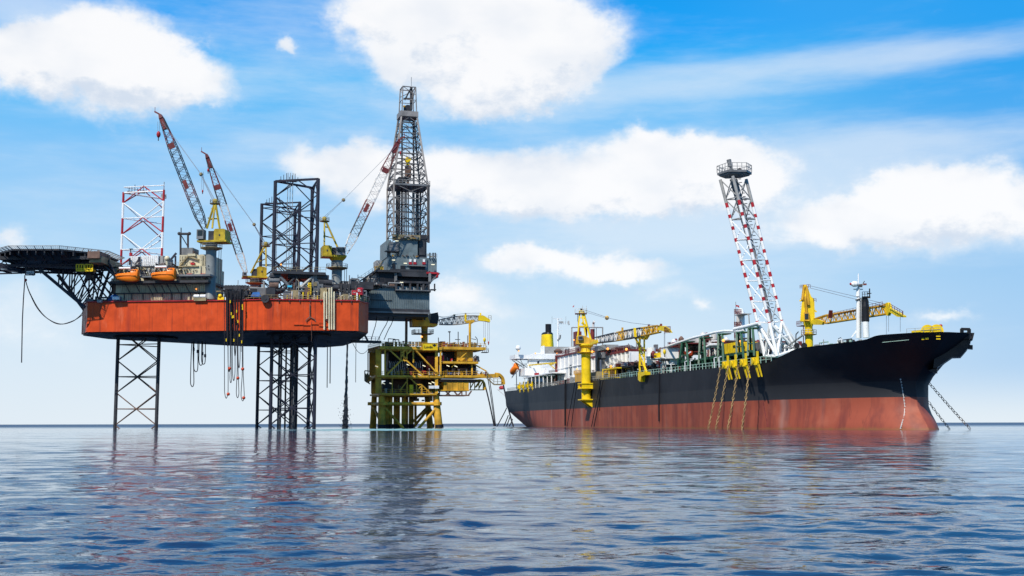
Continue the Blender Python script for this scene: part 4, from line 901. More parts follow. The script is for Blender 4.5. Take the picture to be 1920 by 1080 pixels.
tw = MB('lsteel')
for k in range(len(lv) - 1):
    z0, z1 = lv[k], lv[k + 1]; zmn = (z0 + z1) / 2
    for j in range(4):
        tw.use('tower'); tw.bar(crn(z0, j), crn(z1, j), .55, .55); tw.use('tbrace')
        j2 = (j + 1) % 4; tw.bar(crn(z1, j), crn(z1, j2), .28, .28)
        if j == 1:   # near face: cross bracing
            tw.bar(crn(z0, j), crn(z1, j2), .22, .22); tw.bar(crn(z0, j2), crn(z1, j), .22, .22)
        else:
            md = (crn(z1, j) + crn(z1, j2)) / 2; tw.bar(crn(z0, j), md, .22, .22); tw.bar(crn(z0, j2), md, .22, .22); tw.bar(crn(zmn, j), crn(zmn, j2), .16, .16)
twr = tw.build('tower_frame', dr)
m = MB('dsteel')
rg = random.Random(17)
for k in range(24):
    a = ac - hs * .75 + rg.random() * hs * 1.5; b = bc - hs * .6 + rg.random() * hs * 1.2; m.use(rg.choice(['dsteel', 'dsteel', 'brown', 'lsteel'])); m.tube(RG.P(a, b, zb_ - 1), RG.P(a + rg.uniform(-.2, .2), b, zm_ - rg.uniform(0, 2)), .13, 5)
m.use('dsteel'); m.bar(RG.P(ac - hs * .62, bc - hs * .3, zb_), RG.P(ac - hs * .62, bc - hs * .3, zm_ - 1), 1.4, .8); m.bar(RG.P(ac - hs * .3, bc + .5, zb_), RG.P(ac - hs * .35, bc + .5, zc_), .5, .5); m.bar(RG.P(ac + hs * .45, bc + .5, zb_), RG.P(ac + hs * .3, bc, zc_), .5, .5); m.bar(RG.P(ac + hs * .8, bc + hs * .8, zb_), RG.P(ac + hs * .75, bc + hs * .75, zm_), .9, .7)
m.build('drill_pipe_rack', dr)
m = MB('steel'); zq = RG.at(770, 345, 17).z; RG.box(m, ac - hs * 1.0, ac + hs * 1.12, bc - hs * 1.05, bc + hs, zq - .5, zq + .1); m.use('lsteel'); rail(m, [RG.P(ac - hs, bc - hs * 1.05, zq), RG.P(ac + hs * 1.1, bc - hs * 1.05, zq), RG.P(ac + hs * 1.1, bc + hs, zq)], 1.2, 1.2, .06)
m.use('dsteel'); RG.box(m, ac - hs * .7, ac - hs * .3, bc - hs * .9, bc + 1, zq + .1, zq + 2.2); m.build('monkey_board', dr)
for (px0, px1, py0, py1) in ((800.5, 806, 348, 455),):
    m = MB('dsteel'); p = RG.at(803.5, py1, 16.2); q = RG.at(803.5, py0, 16.2); m.bar(p, q, .7, .8); m.build('standpipe', dr)
m = MB('tower'); zf = RG.at(765, 209, 18).z; RG.box(m, (ta0 + ta1) / 2 - ht * 1.25, (ta0 + ta1) / 2 + ht * 1.2, 20 - .6, 20 + 2 * ht + .6, zf - 1.1, zf + .6); m.use('dsteel'); m.lathe(RG.P((ta0 + ta1) / 2 - .2, 20.8, zf + 1.6), [(1.35, 0), (1.35, .9)], 14, ax=tuple(RG.y))
m.use('tower')
for j in range(4):
    m.tube(crn(zc_, j), crn(zt_, j), .2, 5); m.tube(crn(zt_, j), crn(zt_, (j + 1) % 4), .2, 5); m.tube(crn((zc_ + zt_) / 2, j), crn((zc_ + zt_) / 2, (j + 1) % 4), .12, 5); m.tube(crn(zt_ - 2.5, j), crn(zt_, (j + 1) % 4), .12, 5)
m.use('dsteel'); c = RG.P((ta0 + ta1) / 2 + .8, 21, zt_); m.bar(c, c - Vector((0, 0, 7)), .8, .5); m.bar(c - Vector((2, 0, 4)), c, .4, .4); m.bar(c - Vector((2.4, 0, 3.6)), c - Vector((-.6, 0, 3.6)), .4, .5); m.use('lsteel'); m.tube(c, c + Vector((0, 0, 3.4)), .1, 5); m.use('ypl'); m.ball(RG.P((ta0 + ta1) / 2 - 1.5, 20.5, zf + 2.2), .4)
m.build('crown_block', dr)
m = MB('yellow'); q = RG.at(764.5, 300, 21); m.lathe(q - RG.y * .5, [(.9, 0), (.9, 1)], 12, ax=tuple(RG.y)); m.bar(q, q - Vector((0, 0, 1.6)), 1.0, .8); m.use('brown'); q = RG.at(765, 325, 21); m.bar(q + Vector((0, 0, 2.4)), q - Vector((0, 0, 2)), 1.9, 1.2); m.bar(q - Vector((0, 0, 2)), q - Vector((0, 0, 3.6)), .8, .8)
m.use('lrope')
for s in (-.5, 0, .5): m.tube(q + Vector((s, 0, 3)), RG.P((ta0 + ta1) / 2 + s, 21, zf), .05, 4)
m.build('travelling_block', dr)
def SVC(xa, ya, xb, yb):
    m = MB('rope'); ucurve([(xa, ya), (xa * .72 + xb * .28 + 1, ya * .65 + yb * .35), (xa * .4 + xb * .6 + .8, ya * .35 + yb * .65), (xb, yb + 5)], RG, 18, .12, m, 6); return m
# well pipe between cantilever and platform
p = RG.at(762, 600, 22)
tag(MB('brown').tube((p.x, p.y, RG.at(762, 650, 22).z), (p.x, p.y, RG.at(762, 590, 22).z), .42, 12).build('well_riser', smooth=True), 'single brown vertical well pipe from the cantilever underside to the yellow platform', 'pipe')
for i, (xa, ya, xb, yb) in enumerate([(707, 592, 694, 640), (730, 592, 708, 634), (739, 592, 720, 632)]):
    tag(SVC(xa, ya, xb, yb).build('service_hose'), ['slanting black hose farthest from the well pipe, under the cantilever', 'slanting black hose second from the well pipe, under the cantilever', 'slanting black hose nearest the well pipe, under the cantilever'][i], 'hose', 'slanting hoses under the cantilever')
# bridge arm from rig corner to the platform
m = MB('dsteel'); m.bar(RG.at(659, 640, 13), RG.at(714, 641.5, 15), .9, .8); m.bar(RG.at(682, 625, 13), RG.at(690, 640, 13), .5, .5); m.use('steel'); rail(m, [RG.at(672, 638, 13), RG.at(712, 639.5, 15)], 1.2, 1.4, .06)
m.build('access_gangway'); tag(bpy.context.scene.objects['access_gangway'], 'dark gangway beam linking the rig corner with the yellow platform', 'gangway')
m = MB('rope'); hang(m, RG.at(661, 642, 13), RG.at(690, 655, 15), 2.2, .08); tag(m.build('slack_cable'), 'slack cable drooping under the gangway', 'cable')
# ------------------------------------------------------------------ fixed yellow wellhead platform
pf = thing('wellhead_platform', 'weathered yellow three-deck wellhead platform on slanting tubular legs', 'offshore platform', RG.P(40, 24, 0))
B0, B1 = 16, 33
def LEGP(m, xb, xt, b, bt, yt=737, r0=1.15, r1=.75):
    pb = RG.at(xb, 800, b); pt = RG.at(xt, yt, bt); m.tube((pb.x, pb.y, -2), pt, r0, 14, r1)
for (xb, xt, b, bt, r0, r1) in ((716, 716, B0 - .5, B0 + 1, 1.3, 1.0), (824, 817, B0 - .5, B0 + 1, 1.3, .95), (699, 702, B1 + 1.5, B1 - .5, 1.1, .8), (808, 800, B1 + 1.5, B1 - .5, 1.1, .8)):
    m = MB('yrust'); LEGP(m, xb, xt, b, bt, 737, r0, r1); m.use('under'); LEGP_b = RG.at(xb, 800, b); m.tube((LEGP_b.x, LEGP_b.y, -2), Vector((LEGP_b.x, LEGP_b.y, 0)).lerp(RG.at(xt, 737, bt), .09) , r0 + .04, 14, r0); m.build('jacket_leg', pf, smooth=True)
rg = random.Random(12)
for k, x in enumerate((725.5, 741, 746.5, 757, 762, 771, 733)):
    m = MB('yrust'); p = RG.at(x, 770, 20 + (k % 3) * 4); m.tube((p.x, p.y, -2), (p.x, p.y, RG.at(x, 737, 20).z), (.85, .55, .6, .7, .6, .8, .5)[k], 10); m.use('under'); m.tube((p.x, p.y, -2), (p.x, p.y, 1.1), .9, 10); m.build('conductor_pipe', pf, smooth=True)
m = MB('yrust')
zz = RG.at(760, 757.5, B0).z
m.tube(RG.at(697, 758, B1), RG.at(716, 757.5, B0), .55, 10); m.tube(RG.at(716, 757.5, B0), RG.at(821, 757.5, B0), .55, 10); m.tube(RG.at(821, 758, B0), RG.at(804, 757, B1), .5, 10); m.tube(RG.at(697, 758, B1), RG.at(804, 757, B1), .5, 10)
m.lathe(RG.at(718, 760, B0), [(1.35, 0), (1.35, 1.0)], 12); m.lathe(RG.at(820, 760, B0), [(1.35, 0), (1.35, 1.0)], 12); m.lathe(RG.at(697, 760, B1), [(1.3, 0), (1.3, 1.0)], 12)
for (x0, y0, x1, y1, b) in ((720, 763, 757, 804, B0), (819, 764, 784, 804, B0), (716, 757, 716, 757, B0), (800, 765, 762, 803, B1), (774, 803, 805, 764, B1 - 2), (779, 757, 779, 800, B1 - 4)):
    m.tube(RG.at(x0, y0, b), RG.at(x1, y1, b), .42, 8)
m.tube(RG.at(700, 762, B1), RG.at(716, 796, B0), .4, 8); m.tube(RG.at(806, 766, B1), RG.at(824, 796, B0), .4, 8)
m.build('jacket_brace', pf)
def deck(name, x0, x1, y, b0, b1, mat='ypl', th=.7):
    m = MB(mat); a0, z = RG.inv(x0, y, b0); a1 = RG.inv(x1, y, b0)[0]; RG.box(m, a0, a1, b0, b1, z - th / 2, z + th / 2); m.use('yrust'); RG.box(m, a0 + .5, a1 - .5, b0 + .5, b1 - .5, z - th / 2 - .35, z - th / 2 - .01)
    m.use('ypl'); rail(m, [RG.P(a0, b0 + .1, z + th / 2), RG.P(a1, b0 + .1, z + th / 2)], 1.15, 1.5, .06, 2)
    return m.build(name, pf), a0, a1, z
deck('cellar_deck', 713, 819, 738.5, B0 - 1, B1, 'ypl', .5)
deck('main_deck', 707, 832, 705, B0 - 1.4, B1 + 1, 'ypl', .6)
deck('top_deck', 712, 829, 651.5, B0 - 1.6, B1 + 2, 'ypl', .9)
m = MB('yrust'); p = [RG.at(712, 650, B0 - 1.6), RG.at(686, 656.5, B1), RG.at(692, 652, B1 + 6)]; zz = p[0].z
m.prism([Vector((q.x, q.y, zz - .5)) for q in (RG.at(713, 651, B0 - 1.6), RG.at(690, 655, B1 - 2), RG.at(712, 651, B1 + 3))], (0, 0, .9)); m.use('tan'); rail(m, [RG.at(712, 649, B0 - 1.6), RG.at(690, 654, B1 - 2)], 1.2, 1.3, .06)
m.build('deck_wing', pf)
# columns, trusses
m = MB('ypl')
for (x, y0, y1, b, w_) in ((710, 655, 738, B0, 1.6), (722, 655, 704, B0 - 1, .5), (775, 655, 680, B0 - 1, .45), (818.5, 655, 738, B0 - .6, .9), (700, 655, 738, B1 - 2, 1.3), (735.5, 705, 737, B0 - 1, .3), (763.5, 705, 737, B0 - 1, .3), (714, 705, 737, B0 - 1, .3), (826, 655, 704, B0 - 1, .55), (757, 655, 676, B0 - 1, .35), (752, 655, 676, B0 - 1, .35), (763, 655, 674, B0 - 1, .35), (706, 655, 738, B0 + 4, .9), (694.5, 660, 705, B1, .7)):
    m.bar(RG.at(x, y0, b), RG.at(x, y1, b), w_, w_)
m.split('deck_column', pf)
m = MB('ypl')
for (x0, y0, x1, y1) in ((726, 652, 752, 676), (752, 676, 762, 676), (762, 676, 793, 704), (751, 677, 725, 703), (778, 655, 818, 698), (753, 662, 762, 655), (763, 664, 772, 655), (755, 666, 761, 672), (752, 669, 757, 663)):
    m.bar(RG.at(x0, y0, B0 - 1.2), RG.at(x1, y1, B0 - 1.2), .42, .42)
for (x0, y0, x1, y1) in ((780, 660, 812, 692), (727, 700, 745, 682), (765, 705, 781, 721), (781, 721, 791, 721), (791, 722, 807, 737), (781, 721, 781, 738), (791, 721, 791, 738), (782, 731, 790, 724), (782, 731, 790, 737), (750, 732, 762, 716)):
    m.bar(RG.at(x0, y0, B0 - .7), RG.at(x1, y1, B0 - .7), .34, .34)
m.split('truss_diagonal', pf)
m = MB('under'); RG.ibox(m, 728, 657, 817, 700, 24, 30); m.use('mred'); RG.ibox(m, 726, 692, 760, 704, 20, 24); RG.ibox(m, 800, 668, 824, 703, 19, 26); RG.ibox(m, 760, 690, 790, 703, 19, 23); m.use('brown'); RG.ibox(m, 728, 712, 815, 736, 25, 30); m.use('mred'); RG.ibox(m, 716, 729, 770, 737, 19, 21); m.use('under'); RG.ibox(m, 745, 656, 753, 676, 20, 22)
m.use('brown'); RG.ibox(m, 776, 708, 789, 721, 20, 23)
m.split('equipment_room', pf)
m = MB('lsteel')
for k in range(14):
    x = 731 + k * 4 + (0 if k < 9 else 9); m.use('lsteel' if k % 2 else 'wdirty')
    if x < 795: m.path([RG.at(x - 1, 677 + (k % 3), 20), RG.at(x + .3, 681, 19.5), RG.at(x, 690, 19.2), RG.at(x + 1.2, 700, 19.2)], .15, 5)
m.split('riser_pipe', pf)
m = MB(); rg = random.Random(77)
def kit(m, x0, x1, ybase, ht, b0, b1, n, mats, wmax=2.2):
    for k in range(n):
        m.use(rg.choice(mats)); x = rg.uniform(x0, x1); b = rg.uniform(b0, b1); h = rg.uniform(.2, 1) * ht; w_ = rg.uniform(.3, wmax)
        t_ = rg.random()
        if t_ < .45: RG.ibox(m, x - w_, ybase - h, x + w_, ybase, b, b + rg.uniform(.5, 2))
        elif t_ < .8: m.tube(RG.at(x, ybase - h, b), RG.at(x, ybase, b), rg.uniform(.07, .2), 5)
        else: m.tube(RG.at(x - w_ * 2, ybase - h, b), RG.at(x + w_ * 2, ybase - h, b), rg.uniform(.07, .2), 5); m.tube(RG.at(x, ybase - h, b), RG.at(x, ybase, b), .12, 5)
kit(m, 724, 818, 703, 14, 16, 22, 70, ['mred', 'brown', 'lsteel', 'wdirty', 'dsteel', 'ypl', 'tan'])
kit(m, 716, 818, 737, 16, 16, 22, 60, ['brown', 'dsteel', 'lsteel', 'ypl', 'tan', 'under', 'mred'])
kit(m, 720, 818, 752, 10, 18, 26, 24, ['brown', 'dsteel', 'tan'])
m.use('yellow'); RG.ibox(m, 768, 721.5, 775, 737, 15.6, 17); m.use('red'); RG.ibox(m, 792, 695, 799, 702, 16, 18); m.use('under'); m.lathe(RG.at(728, 724, 17), [(1.6, 0), (1.6, 3)], 14, ax=tuple(RG.y))
m.use('white'); RG.ibox(m, 805, 723, 813.5, 728.5, 14.4, 15.2); RG.ibox(m, 814.5, 723, 823, 728.5, 14.4, 15.2)
m.split('process_equipment', pf)
m = MB('wlamp')
for (x, y) in ((706, 687), (765, 684), (795, 686), (786, 702), (719, 719), (733, 719), (806, 719), (812, 717), (840, 686), (855, 687)): m.bar(RG.at(x - 2.6, y - 1, 15.2), RG.at(x + 2.6, y + 1, 15.2), .2, .22)
m.split('tube_light', pf)
# crane-side wing to the right
m = MB('ypl'); a0, z = RG.inv(829.3, 651.5, B0 - 1); a1 = RG.inv(911, 651.5, B0 - 1)[0]; RG.box(m, a0, a1, B0 - 1, B0 + 12, z - .55, z + .3); m.use('yrust'); RG.ibox(m, 826, 656, 897, 657.5, B0 - .5, B0 + 12); m.use('ypl')
a1b = RG.inv(897, 679, B0 - 1)[0]; z2 = RG.inv(860, 679.5, B0 - 1)[1]; RG.box(m, a0 + .2, a1b, B0 - 1, B0 + 11, z2 - .35, z2 + .3)
a1c = RG.inv(905, 705, B0 - 1)[0]; z3 = RG.inv(860, 705.5, B0 - 1)[1]; RG.box(m, a0 + .5, a1c, B0 - 1, B0 + 11, z3 - .35, z3 + .35)
m.use('ypl'); rail(m, [RG.P(a0, B0 - .9, z + .3), RG.P(a1, B0 - .9, z + .3)], 1.2, 1.6, .06); rail(m, [RG.P(a0 + .5, B0 - .9, z3 + .3), RG.P(a1c, B0 - .9, z3 + .3)], 1.2, 1.6, .06)
m.build('side_deck', pf)
m = MB('ypl'); RG.ibox(m, 857, 657.5, 887, 677, B0 + .5, B0 + 10); m.use('yrust'); RG.ibox(m, 832, 716.5, 879, 732, B0, B0 + 10); m.use('brown'); RG.ibox(m, 822, 711, 900, 716, B0 + 1, B0 + 10)
for x in (838, 848, 858, 868): m.use('yrust'); RG.ibox(m, x, 717, x + .8, 731.5, B0 - .15, B0)
m.use('ypl'); RG.ibox(m, 824, 731, 880, 733, B0 - .4, B0 + 10)
m.build('side_room', pf)
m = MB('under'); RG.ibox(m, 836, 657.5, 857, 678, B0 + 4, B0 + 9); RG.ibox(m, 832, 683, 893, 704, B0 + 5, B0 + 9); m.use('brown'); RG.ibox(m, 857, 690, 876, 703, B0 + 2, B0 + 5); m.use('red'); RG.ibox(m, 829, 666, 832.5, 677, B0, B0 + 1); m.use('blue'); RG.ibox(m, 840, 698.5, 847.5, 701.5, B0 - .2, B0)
m.use('ypl'); m.bar(RG.at(857, 677, B0 - .3), RG.at(876, 660, B0 - .3), .3, .3); m.bar(RG.at(826, 656, B0), RG.at(826, 680, B0), .6, .6); m.bar(RG.at(885, 682, B0), RG.at(885, 704, B0), .45, .45); m.bar(RG.at(887, 682, B0), RG.at(912, 696, B0), .35, .35); m.bar(RG.at(847, 688, B0 - .3), RG.at(853, 683, B0 - .3), .25, .25)
kit(m, 832, 900, 704, 13, B0, B0 + 4, 50, ['mred', 'brown', 'lsteel', 'wdirty', 'dsteel', 'ypl', 'under'])
kit(m, 832, 892, 678, 9, B0, B0 + 4, 26, ['mred', 'brown', 'lsteel', 'dsteel', 'ypl', 'red'])
kit(m, 888, 898, 678, 13, B0, B0 + 3, 12, ['mred', 'brown', 'lsteel', 'tan'])
kit(m, 900, 918, 704, 8, B0, B0 + 3, 16, ['mred', 'brown', 'lsteel', 'tan', 'ypl'], 1)
m.split('side_equipment', pf)
m = MB('brown')
for (x0, y0, x1, y1) in ((824, 741.5, 880, 741.5), (824, 734, 824, 741.5), (836, 734, 844, 741.5), (844, 734, 836, 741.5), (852, 734, 858, 741.5), (866, 734, 858, 741.5), (874, 734, 874, 741.5), (884, 733, 878, 741.5), (866, 734, 866, 741.5)):
    for b in (B0, B0 + 7): m.bar(RG.at(x0, y0, b), RG.at(x1, y1, b), .4, .4)
RG.ibox(m, 825, 741, 879, 742.3, B0, B0 + 7)
m.build('under_truss', pf)
m = MB('yrust')
for (x0, y0, x1, y1) in ((880, 731, 908, 731), (882, 712, 882, 731), (890, 712, 890, 731), (898, 716, 898, 731), (906, 712, 906, 731), (882, 728, 890, 714), (890, 728, 898, 716), (898, 728, 906, 714), (880, 716, 892, 712), (893, 726, 903, 712)): m.bar(RG.at(x0, y0, B0 + 2), RG.at(x1, y1, B0 + 2), .3, .3)
ucurve([(893, 714), (901, 713), (906.5, 716), (909, 722), (909, 731)], RG, B0 + 1, .35, m)
m.build('hose_hangoff', pf)
m = MB('ypl'); m.bar(RG.at(895, 705.5, B0 + 1), RG.at(934, 704.5, B0 + 1), 1.2, 1.2)
ucurve([(928, 702), (936, 703), (941.5, 708), (943.5, 714), (944, 721)], RG, B0 + 1, .62, m, 5); RG.ibox(m, 929, 699.5, 937, 701.5, B0 + .6, B0 + 1.6)
m.build('gooseneck_pipe', pf, smooth=False)
m = MB('tan'); rail(m, [RG.at(913, 709, B0), RG.at(926, 721, B0), RG.at(940, 721, B0)], 1.8, 1.0, .08); m.bar(RG.at(912, 708, B0), RG.at(926, 721, B0), .3, .3); m.bar(RG.at(926, 721, B0), RG.at(942, 721, B0), .3, .4); m.build('landing_stair', pf)
m = MB('tan')
for (x0, y0, x1, y1) in ((684, 695, 684, 714), (684, 695, 694, 696), (684, 706, 694, 706), (684, 714, 694, 720), (690, 660, 690, 712), (688, 700, 692, 719), (684, 700, 694, 712)): m.bar(RG.at(x0, y0, B1 - 4), RG.at(x1, y1, B1 - 4), .3, .3)
RG.ibox(m, 686, 702, 692, 714, B1 - 4, B1 - 2); m.use('yrust'); m.bar(RG.at(688, 716, B1 - 2), RG.at(712, 704, B0), .5, .5); m.build('side_cage', pf)
# top deck kit
m = MB(); mats = ['mred', 'brown', 'dsteel', 'lsteel', 'wdirty', 'tan']
kit(m, 716, 800, 649, 9, B0 + 1, B0 + 8, 46, mats, 1.8); kit(m, 826, 905, 650, 9, B0, B0 + 6, 44, mats, 1.8)
m.use('mred'); RG.ibox(m, 724, 642, 738, 649, B0 + 2, B0 + 5); RG.ibox(m, 826, 640, 835, 650, B0 + 2, B0 + 5); RG.ibox(m, 843, 644, 857, 650, B0 + 2, B0 + 5); RG.ibox(m, 865, 644, 876, 650, B0 + 2, B0 + 5)
m.use('dsteel')
for (x, y) in ((843, 622), (859, 622), (822, 633), (877, 629), (871, 641)): m.tube(RG.at(x, 650, B0 + 1), RG.at(x, y, B0 + 1), .14, 5)
RG.ibox(m, 841.3, 621, 845, 623, B0 + .6, B0 + 1.4); RG.ibox(m, 854, 636, 863, 637, B0 + .8, B0 + 1.5); m.path([RG.at(895, 650, B0 + 1), RG.at(895, 636, B0 + 1), RG.at(891, 631, B0 + 1)], .12); m.tube(RG.at(884, 635, B0 + 1), RG.at(893, 637, B0 + 1), .12, 4)
m.use('tan'); rail(m, [RG.at(716, 649, B0 - 1.5), RG.at(800, 649, B0 - 1.5)], 1.3, 1.4, .06)
m.use('dsteel'); m.path([RG.at(737, 649, B0), RG.at(737, 637, B0), RG.at(748, 637, B0), RG.at(748, 649, B0)], .15); m.path([RG.at(728, 642, B0 + 3), RG.at(728, 635, B0 + 3), RG.at(741, 636, B0 + 3), RG.at(741, 649, B0 + 3)], .13)
m.split('topside_gear', pf)
lamp_at(pf, RG.at(790.6, 631.5, B0), .42)
# the name board
sg = thing('name_board', 'yellow Lundin name board with dark bird emblem on the top deck edge', 'sign', RG.at(806, 656, B0 - 2))
m = MB('yellow'); RG.ibox(m, 792, 643.5, 820.5, 656.5, B0 - 2.1, B0 - 1.9); m.build('panel', sg)
m = MB('ypl'); 
for (x0, y0, x1, y1) in ((792, 643.5, 820.5, 643.5), (792, 656.5, 820.5, 656.5), (792, 643.5, 792, 656.5), (820.5, 643.5, 820.5, 656.5)): m.bar(RG.at(x0, y0, B0 - 2.12), RG.at(x1, y1, B0 - 2.12), .14, .14)
m.build('frame', sg)
lettering('Lundin', RG, 795.8, 652.6, 5.0, B0 - 2.16, sg, 'under', 15.5)
m = MB('under'); m.prism([RG.at(x, y, B0 - 2.16) for (x, y) in ((809.5, 645), (812.6, 646.1), (815, 644.8), (817, 646.3), (818.8, 645.6), (816.5, 648.6), (814.5, 650.3), (812, 648.4))], RG.y * .04); m.build('emblem', sg)
# ------------------------------------------------------------------ platform crane
pc = thing('platform_crane', 'dark yellow platform crane with its boom resting on a slim post', 'crane', RG.at(796, 650, 24))
CB = 24
m = MB('yrust'); base = RG.at(796, 650, CB); nk = RG.at(796, 611, CB); m.lathe(Vector((nk.x, nk.y, base.z)), [(1.0, 0), (1.0, nk.z - base.z - 1), (1.25, nk.z - base.z)], 18); m.build('pedestal', pc, smooth=True)
m = MB('brown'); RG.ibox(m, 778, 624.5, 813, 625.8, CB - 2.5, CB + 2.5); m.use('dsteel'); a0, z = RG.inv(778, 624.5, CB - 2.5); a1 = RG.inv(813, 624.5, CB - 2.5)[0]
rail(m, [RG.P(a0, CB - 2.5, z), RG.P(a1, CB - 2.5, z), RG.P(a1, CB + 2.5, z), RG.P(a0, CB + 2.5, z), RG.P(a0, CB - 2.5, z)], 1.2, 1.0, .06); m.build('walkway', pc)
m = MB('yrust'); m.prism([RG.at(x, y, CB - 2) for (x, y) in ((772, 594), (783, 588), (800, 585), (804, 600), (806, 605), (822, 608), (818, 612), (773, 612))], RG.y * 4)
m.use('black'); m.prism([RG.at(x, y, CB - 2.3) for (x, y) in ((808, 588), (821, 585.5), (823, 596), (821, 607), (807, 606))], RG.y * 4.4); RG.ibox(m, 780, 586, 798, 600, CB - 2.2, CB + 2); m.build('machinery_house', pc)
m = MB('ypl'); RG.ibox(m, 773, 600, 779, 610, CB - 2.3, CB - 2); m.bar(RG.at(791, 586, CB - 2.4), RG.at(794, 602, CB - 2.4), .3, .3); m.build('cab', pc)
m = MB('lsteel'); A = RG.at(824, 604, CB - 1); Bm = RG.at(905, 596, CB - 4); dd = (Bm - A).normalized(); nr = dd.cross(RG.y).normalized()
truss(m, A, Bm, nr * 1.0, RG.y * .8, 16, .15, .09, lambda q: .75 + .5 * math.sin(math.pi * min(1, q * 1.1)) if q < .9 else .7)
bo = m.build('boom', pc)
m = MB('yellow'); m.prism([RG.at(x, y, CB - 5) for (x, y) in ((898, 591), (908, 592), (919, 599), (919, 604), (910, 602), (898, 601))], RG.y * 1.6); m.bar(RG.at(901, 592, CB - 4), RG.at(901, 587, CB - 4), .5, .5); m.bar(RG.at(873, 590, CB - 4), RG.at(873, 603, CB - 4), .6, 1.2); m.build('boom_head', bo)
m = MB('tan'); rail(m, [RG.at(916, 600, CB - 5), RG.at(921, 600, CB - 5)], 1.4, .5, .07); m.bar(RG.at(852, 594, CB - 2.5), RG.at(852, 589.5, CB - 2.5), .6, .6); m.bar(RG.at(873, 592, CB - 3), RG.at(873, 587, CB - 3), .5, .5); m.build('boom_walkway', bo)
m = MB('lrope'); hang(m, RG.at(804, 586, CB), RG.at(852, 590, CB - 2.5), 1.0, .06); hang(m, RG.at(815, 588, CB), RG.at(852, 590, CB - 2.5), 1.2, .06); m.path([RG.at(852, 590, CB - 2.5), RG.at(873, 587.5, CB - 3), RG.at(901, 587, CB - 4)], .06); m.build('pendant_line', pc)
mk_hook(pc, RG, 908.5, 602, 633, CB - 5, 'yellow', .45); mk_hook(pc, RG, 916, 603, 640, CB - 5, 'red', .25)
m = MB('ypl'); m.tube(RG.at(881, 652, CB - 7), RG.at(881, 605, CB - 7), .38, 10); m.bar(RG.at(873, 603.5, CB - 7), RG.at(889, 602, CB - 7), .5, .8); m.bar(RG.at(881, 608, CB - 7), RG.at(889, 603, CB - 7), .3, .3); tag(m.build('boom_rest'), 'slim yellow post with a cross arm holding up the platform crane boom', 'post')
t = MB('dsteel'); RG.ibox(t, 905, 660, 916, 661.2, CB - 7, CB - 5)
for (x0, x1) in ((905, 908.5), (916, 908.5)): t.tube(RG.at(x0, 660, CB - 6), RG.at(x1, 641, CB - 6), .06, 4)
for x in (905, 909, 912, 916): t.tube(RG.at(x, 661, CB - 6), RG.at(x, 653, CB - 6), .07, 4)
tag(t.build('work_basket'), 'small work basket slung from the platform crane hook', 'basket')
for i, (x0, x1, r) in enumerate(((909, 926.5, .22), (914, 928, .13), (917, 929.5, .13))):
    y0 = 722 if i == 0 else 708
    m = MB('rope'); m.path([RG.at(x0 + (x1 - x0) * (u ** .85), y0 + (799 - y0) * u, B0 + 1) for u in [k / 12 for k in range(13)]], r, 6)
    tag(m.build('export_hose'), ['thickest black hose curving from the platform bracket to the sea', 'thin hose right beside the thickest one dropping to the sea', 'outermost thin hose dropping from platform to the sea, nearest the ship'][i], 'hose', 'hoses from platform to sea')
# ------------------------------------------------------------------ the ship
SH = Fr((13.5, 470.2), (.215, -.977)); BW = 17.0     # a: from stern towards bow, b: away from the camera (near side = -17)
sp_ = thing('storage_tanker', 'long black and red hulled oil storage ship moored right of the yellow platform', 'ship', SH.P(140, 0, 0))
def interp(x, xs, ys): return float(np.interp(x, xs, ys))
# deck edge height along the near side, read at real distance
DK = [(975, 731), (1010, 727), (1059, 719.5), (1087, 716), (1160, 709.5), (1196, 705), (1340, 690), (1428, 680)]
dk = [SH.inv(x, y, -BW) for x, y in DK]
dx = [-2] + [q[0] for q in dk]; dz = [dk[0][1] + .2] + [q[1] for q in dk]
a_r0 = SH.inv(1430, 680, -BW)[0]; a_r1 = a_r0 + 10.5; FCZ0 = SH.at(1490, 651, -16.6).z; FCZ1 = SH.at(1767, 622, 0).z
a_s = SH.inv(1560, 644, -15.5)[0]; FCZs = SH.at(1572, 636, -15.0).z
dx += [a_r0 + .6, a_r1, a_s - 1, a_s + 1.5, 272, 290]; dz += [dz[-1] + .1, FCZ0, FCZ0 + .35, FCZs, FCZ1 - .3, FCZ1]
def deckz(a): return interp(a, dx, dz)
RZ = SH.at(1420, 750, -BW).z; CZ = RZ + 2.2
LEVS = [-2.5, -1.2, 0, 1.4, 2.8, 4.2, RZ, CZ, 9.5, 11.5, 12.6, None]
def stern_a(z): return interp(z, [-3, 0, 2, 4, 6.5, 9], [16, 11, 7, 3.2, .3, 0])
def stem_a(z): return interp(z, [-3, -1, .6, 2.2, 4, 8, 10.5, 12.5, 14.5, 18], [272.8, 272.6, 272.2, 270.4, 269, 268.6, 270.4, 273.8, 277.5, 281])
def halfb(a, z):
    s0, s1 = stern_a(z), stem_a(z)
    # stern run
    fs_ = interp(z, [-3, 0, 4, 7, 10, 15], [.5, .62, .80, .95, .97, .98]); ls = interp(z, [-3, 0, 6, 12], [70, 62, 50, 42])
    u = max(0, min(1, (a - s0) / ls)); st = fs_ + (1 - fs_) * math.sin(u * math.pi / 2) ** .8
    lb = interp(z, [-3, 0, 8, 12, 18], [60, 58, 55, 50, 46]); v = max(0, min(1, (s1 - a) / lb)); pw = interp(z, [-3, 0, 7, 11, 15, 18], [.62, .60, .58, .52, .46, .42])
    return BW * st * math.sin(v * math.pi / 2) ** pw
NA = 260
def grid_a(z, k):
    u = k / NA; u = u * u * (3 - 2 * u) * .35 + u * .65; s0, s1 = stern_a(z), stem_a(z); return s0 + (s1 - s0) * u
vs = []; rowsN = len(LEVS)
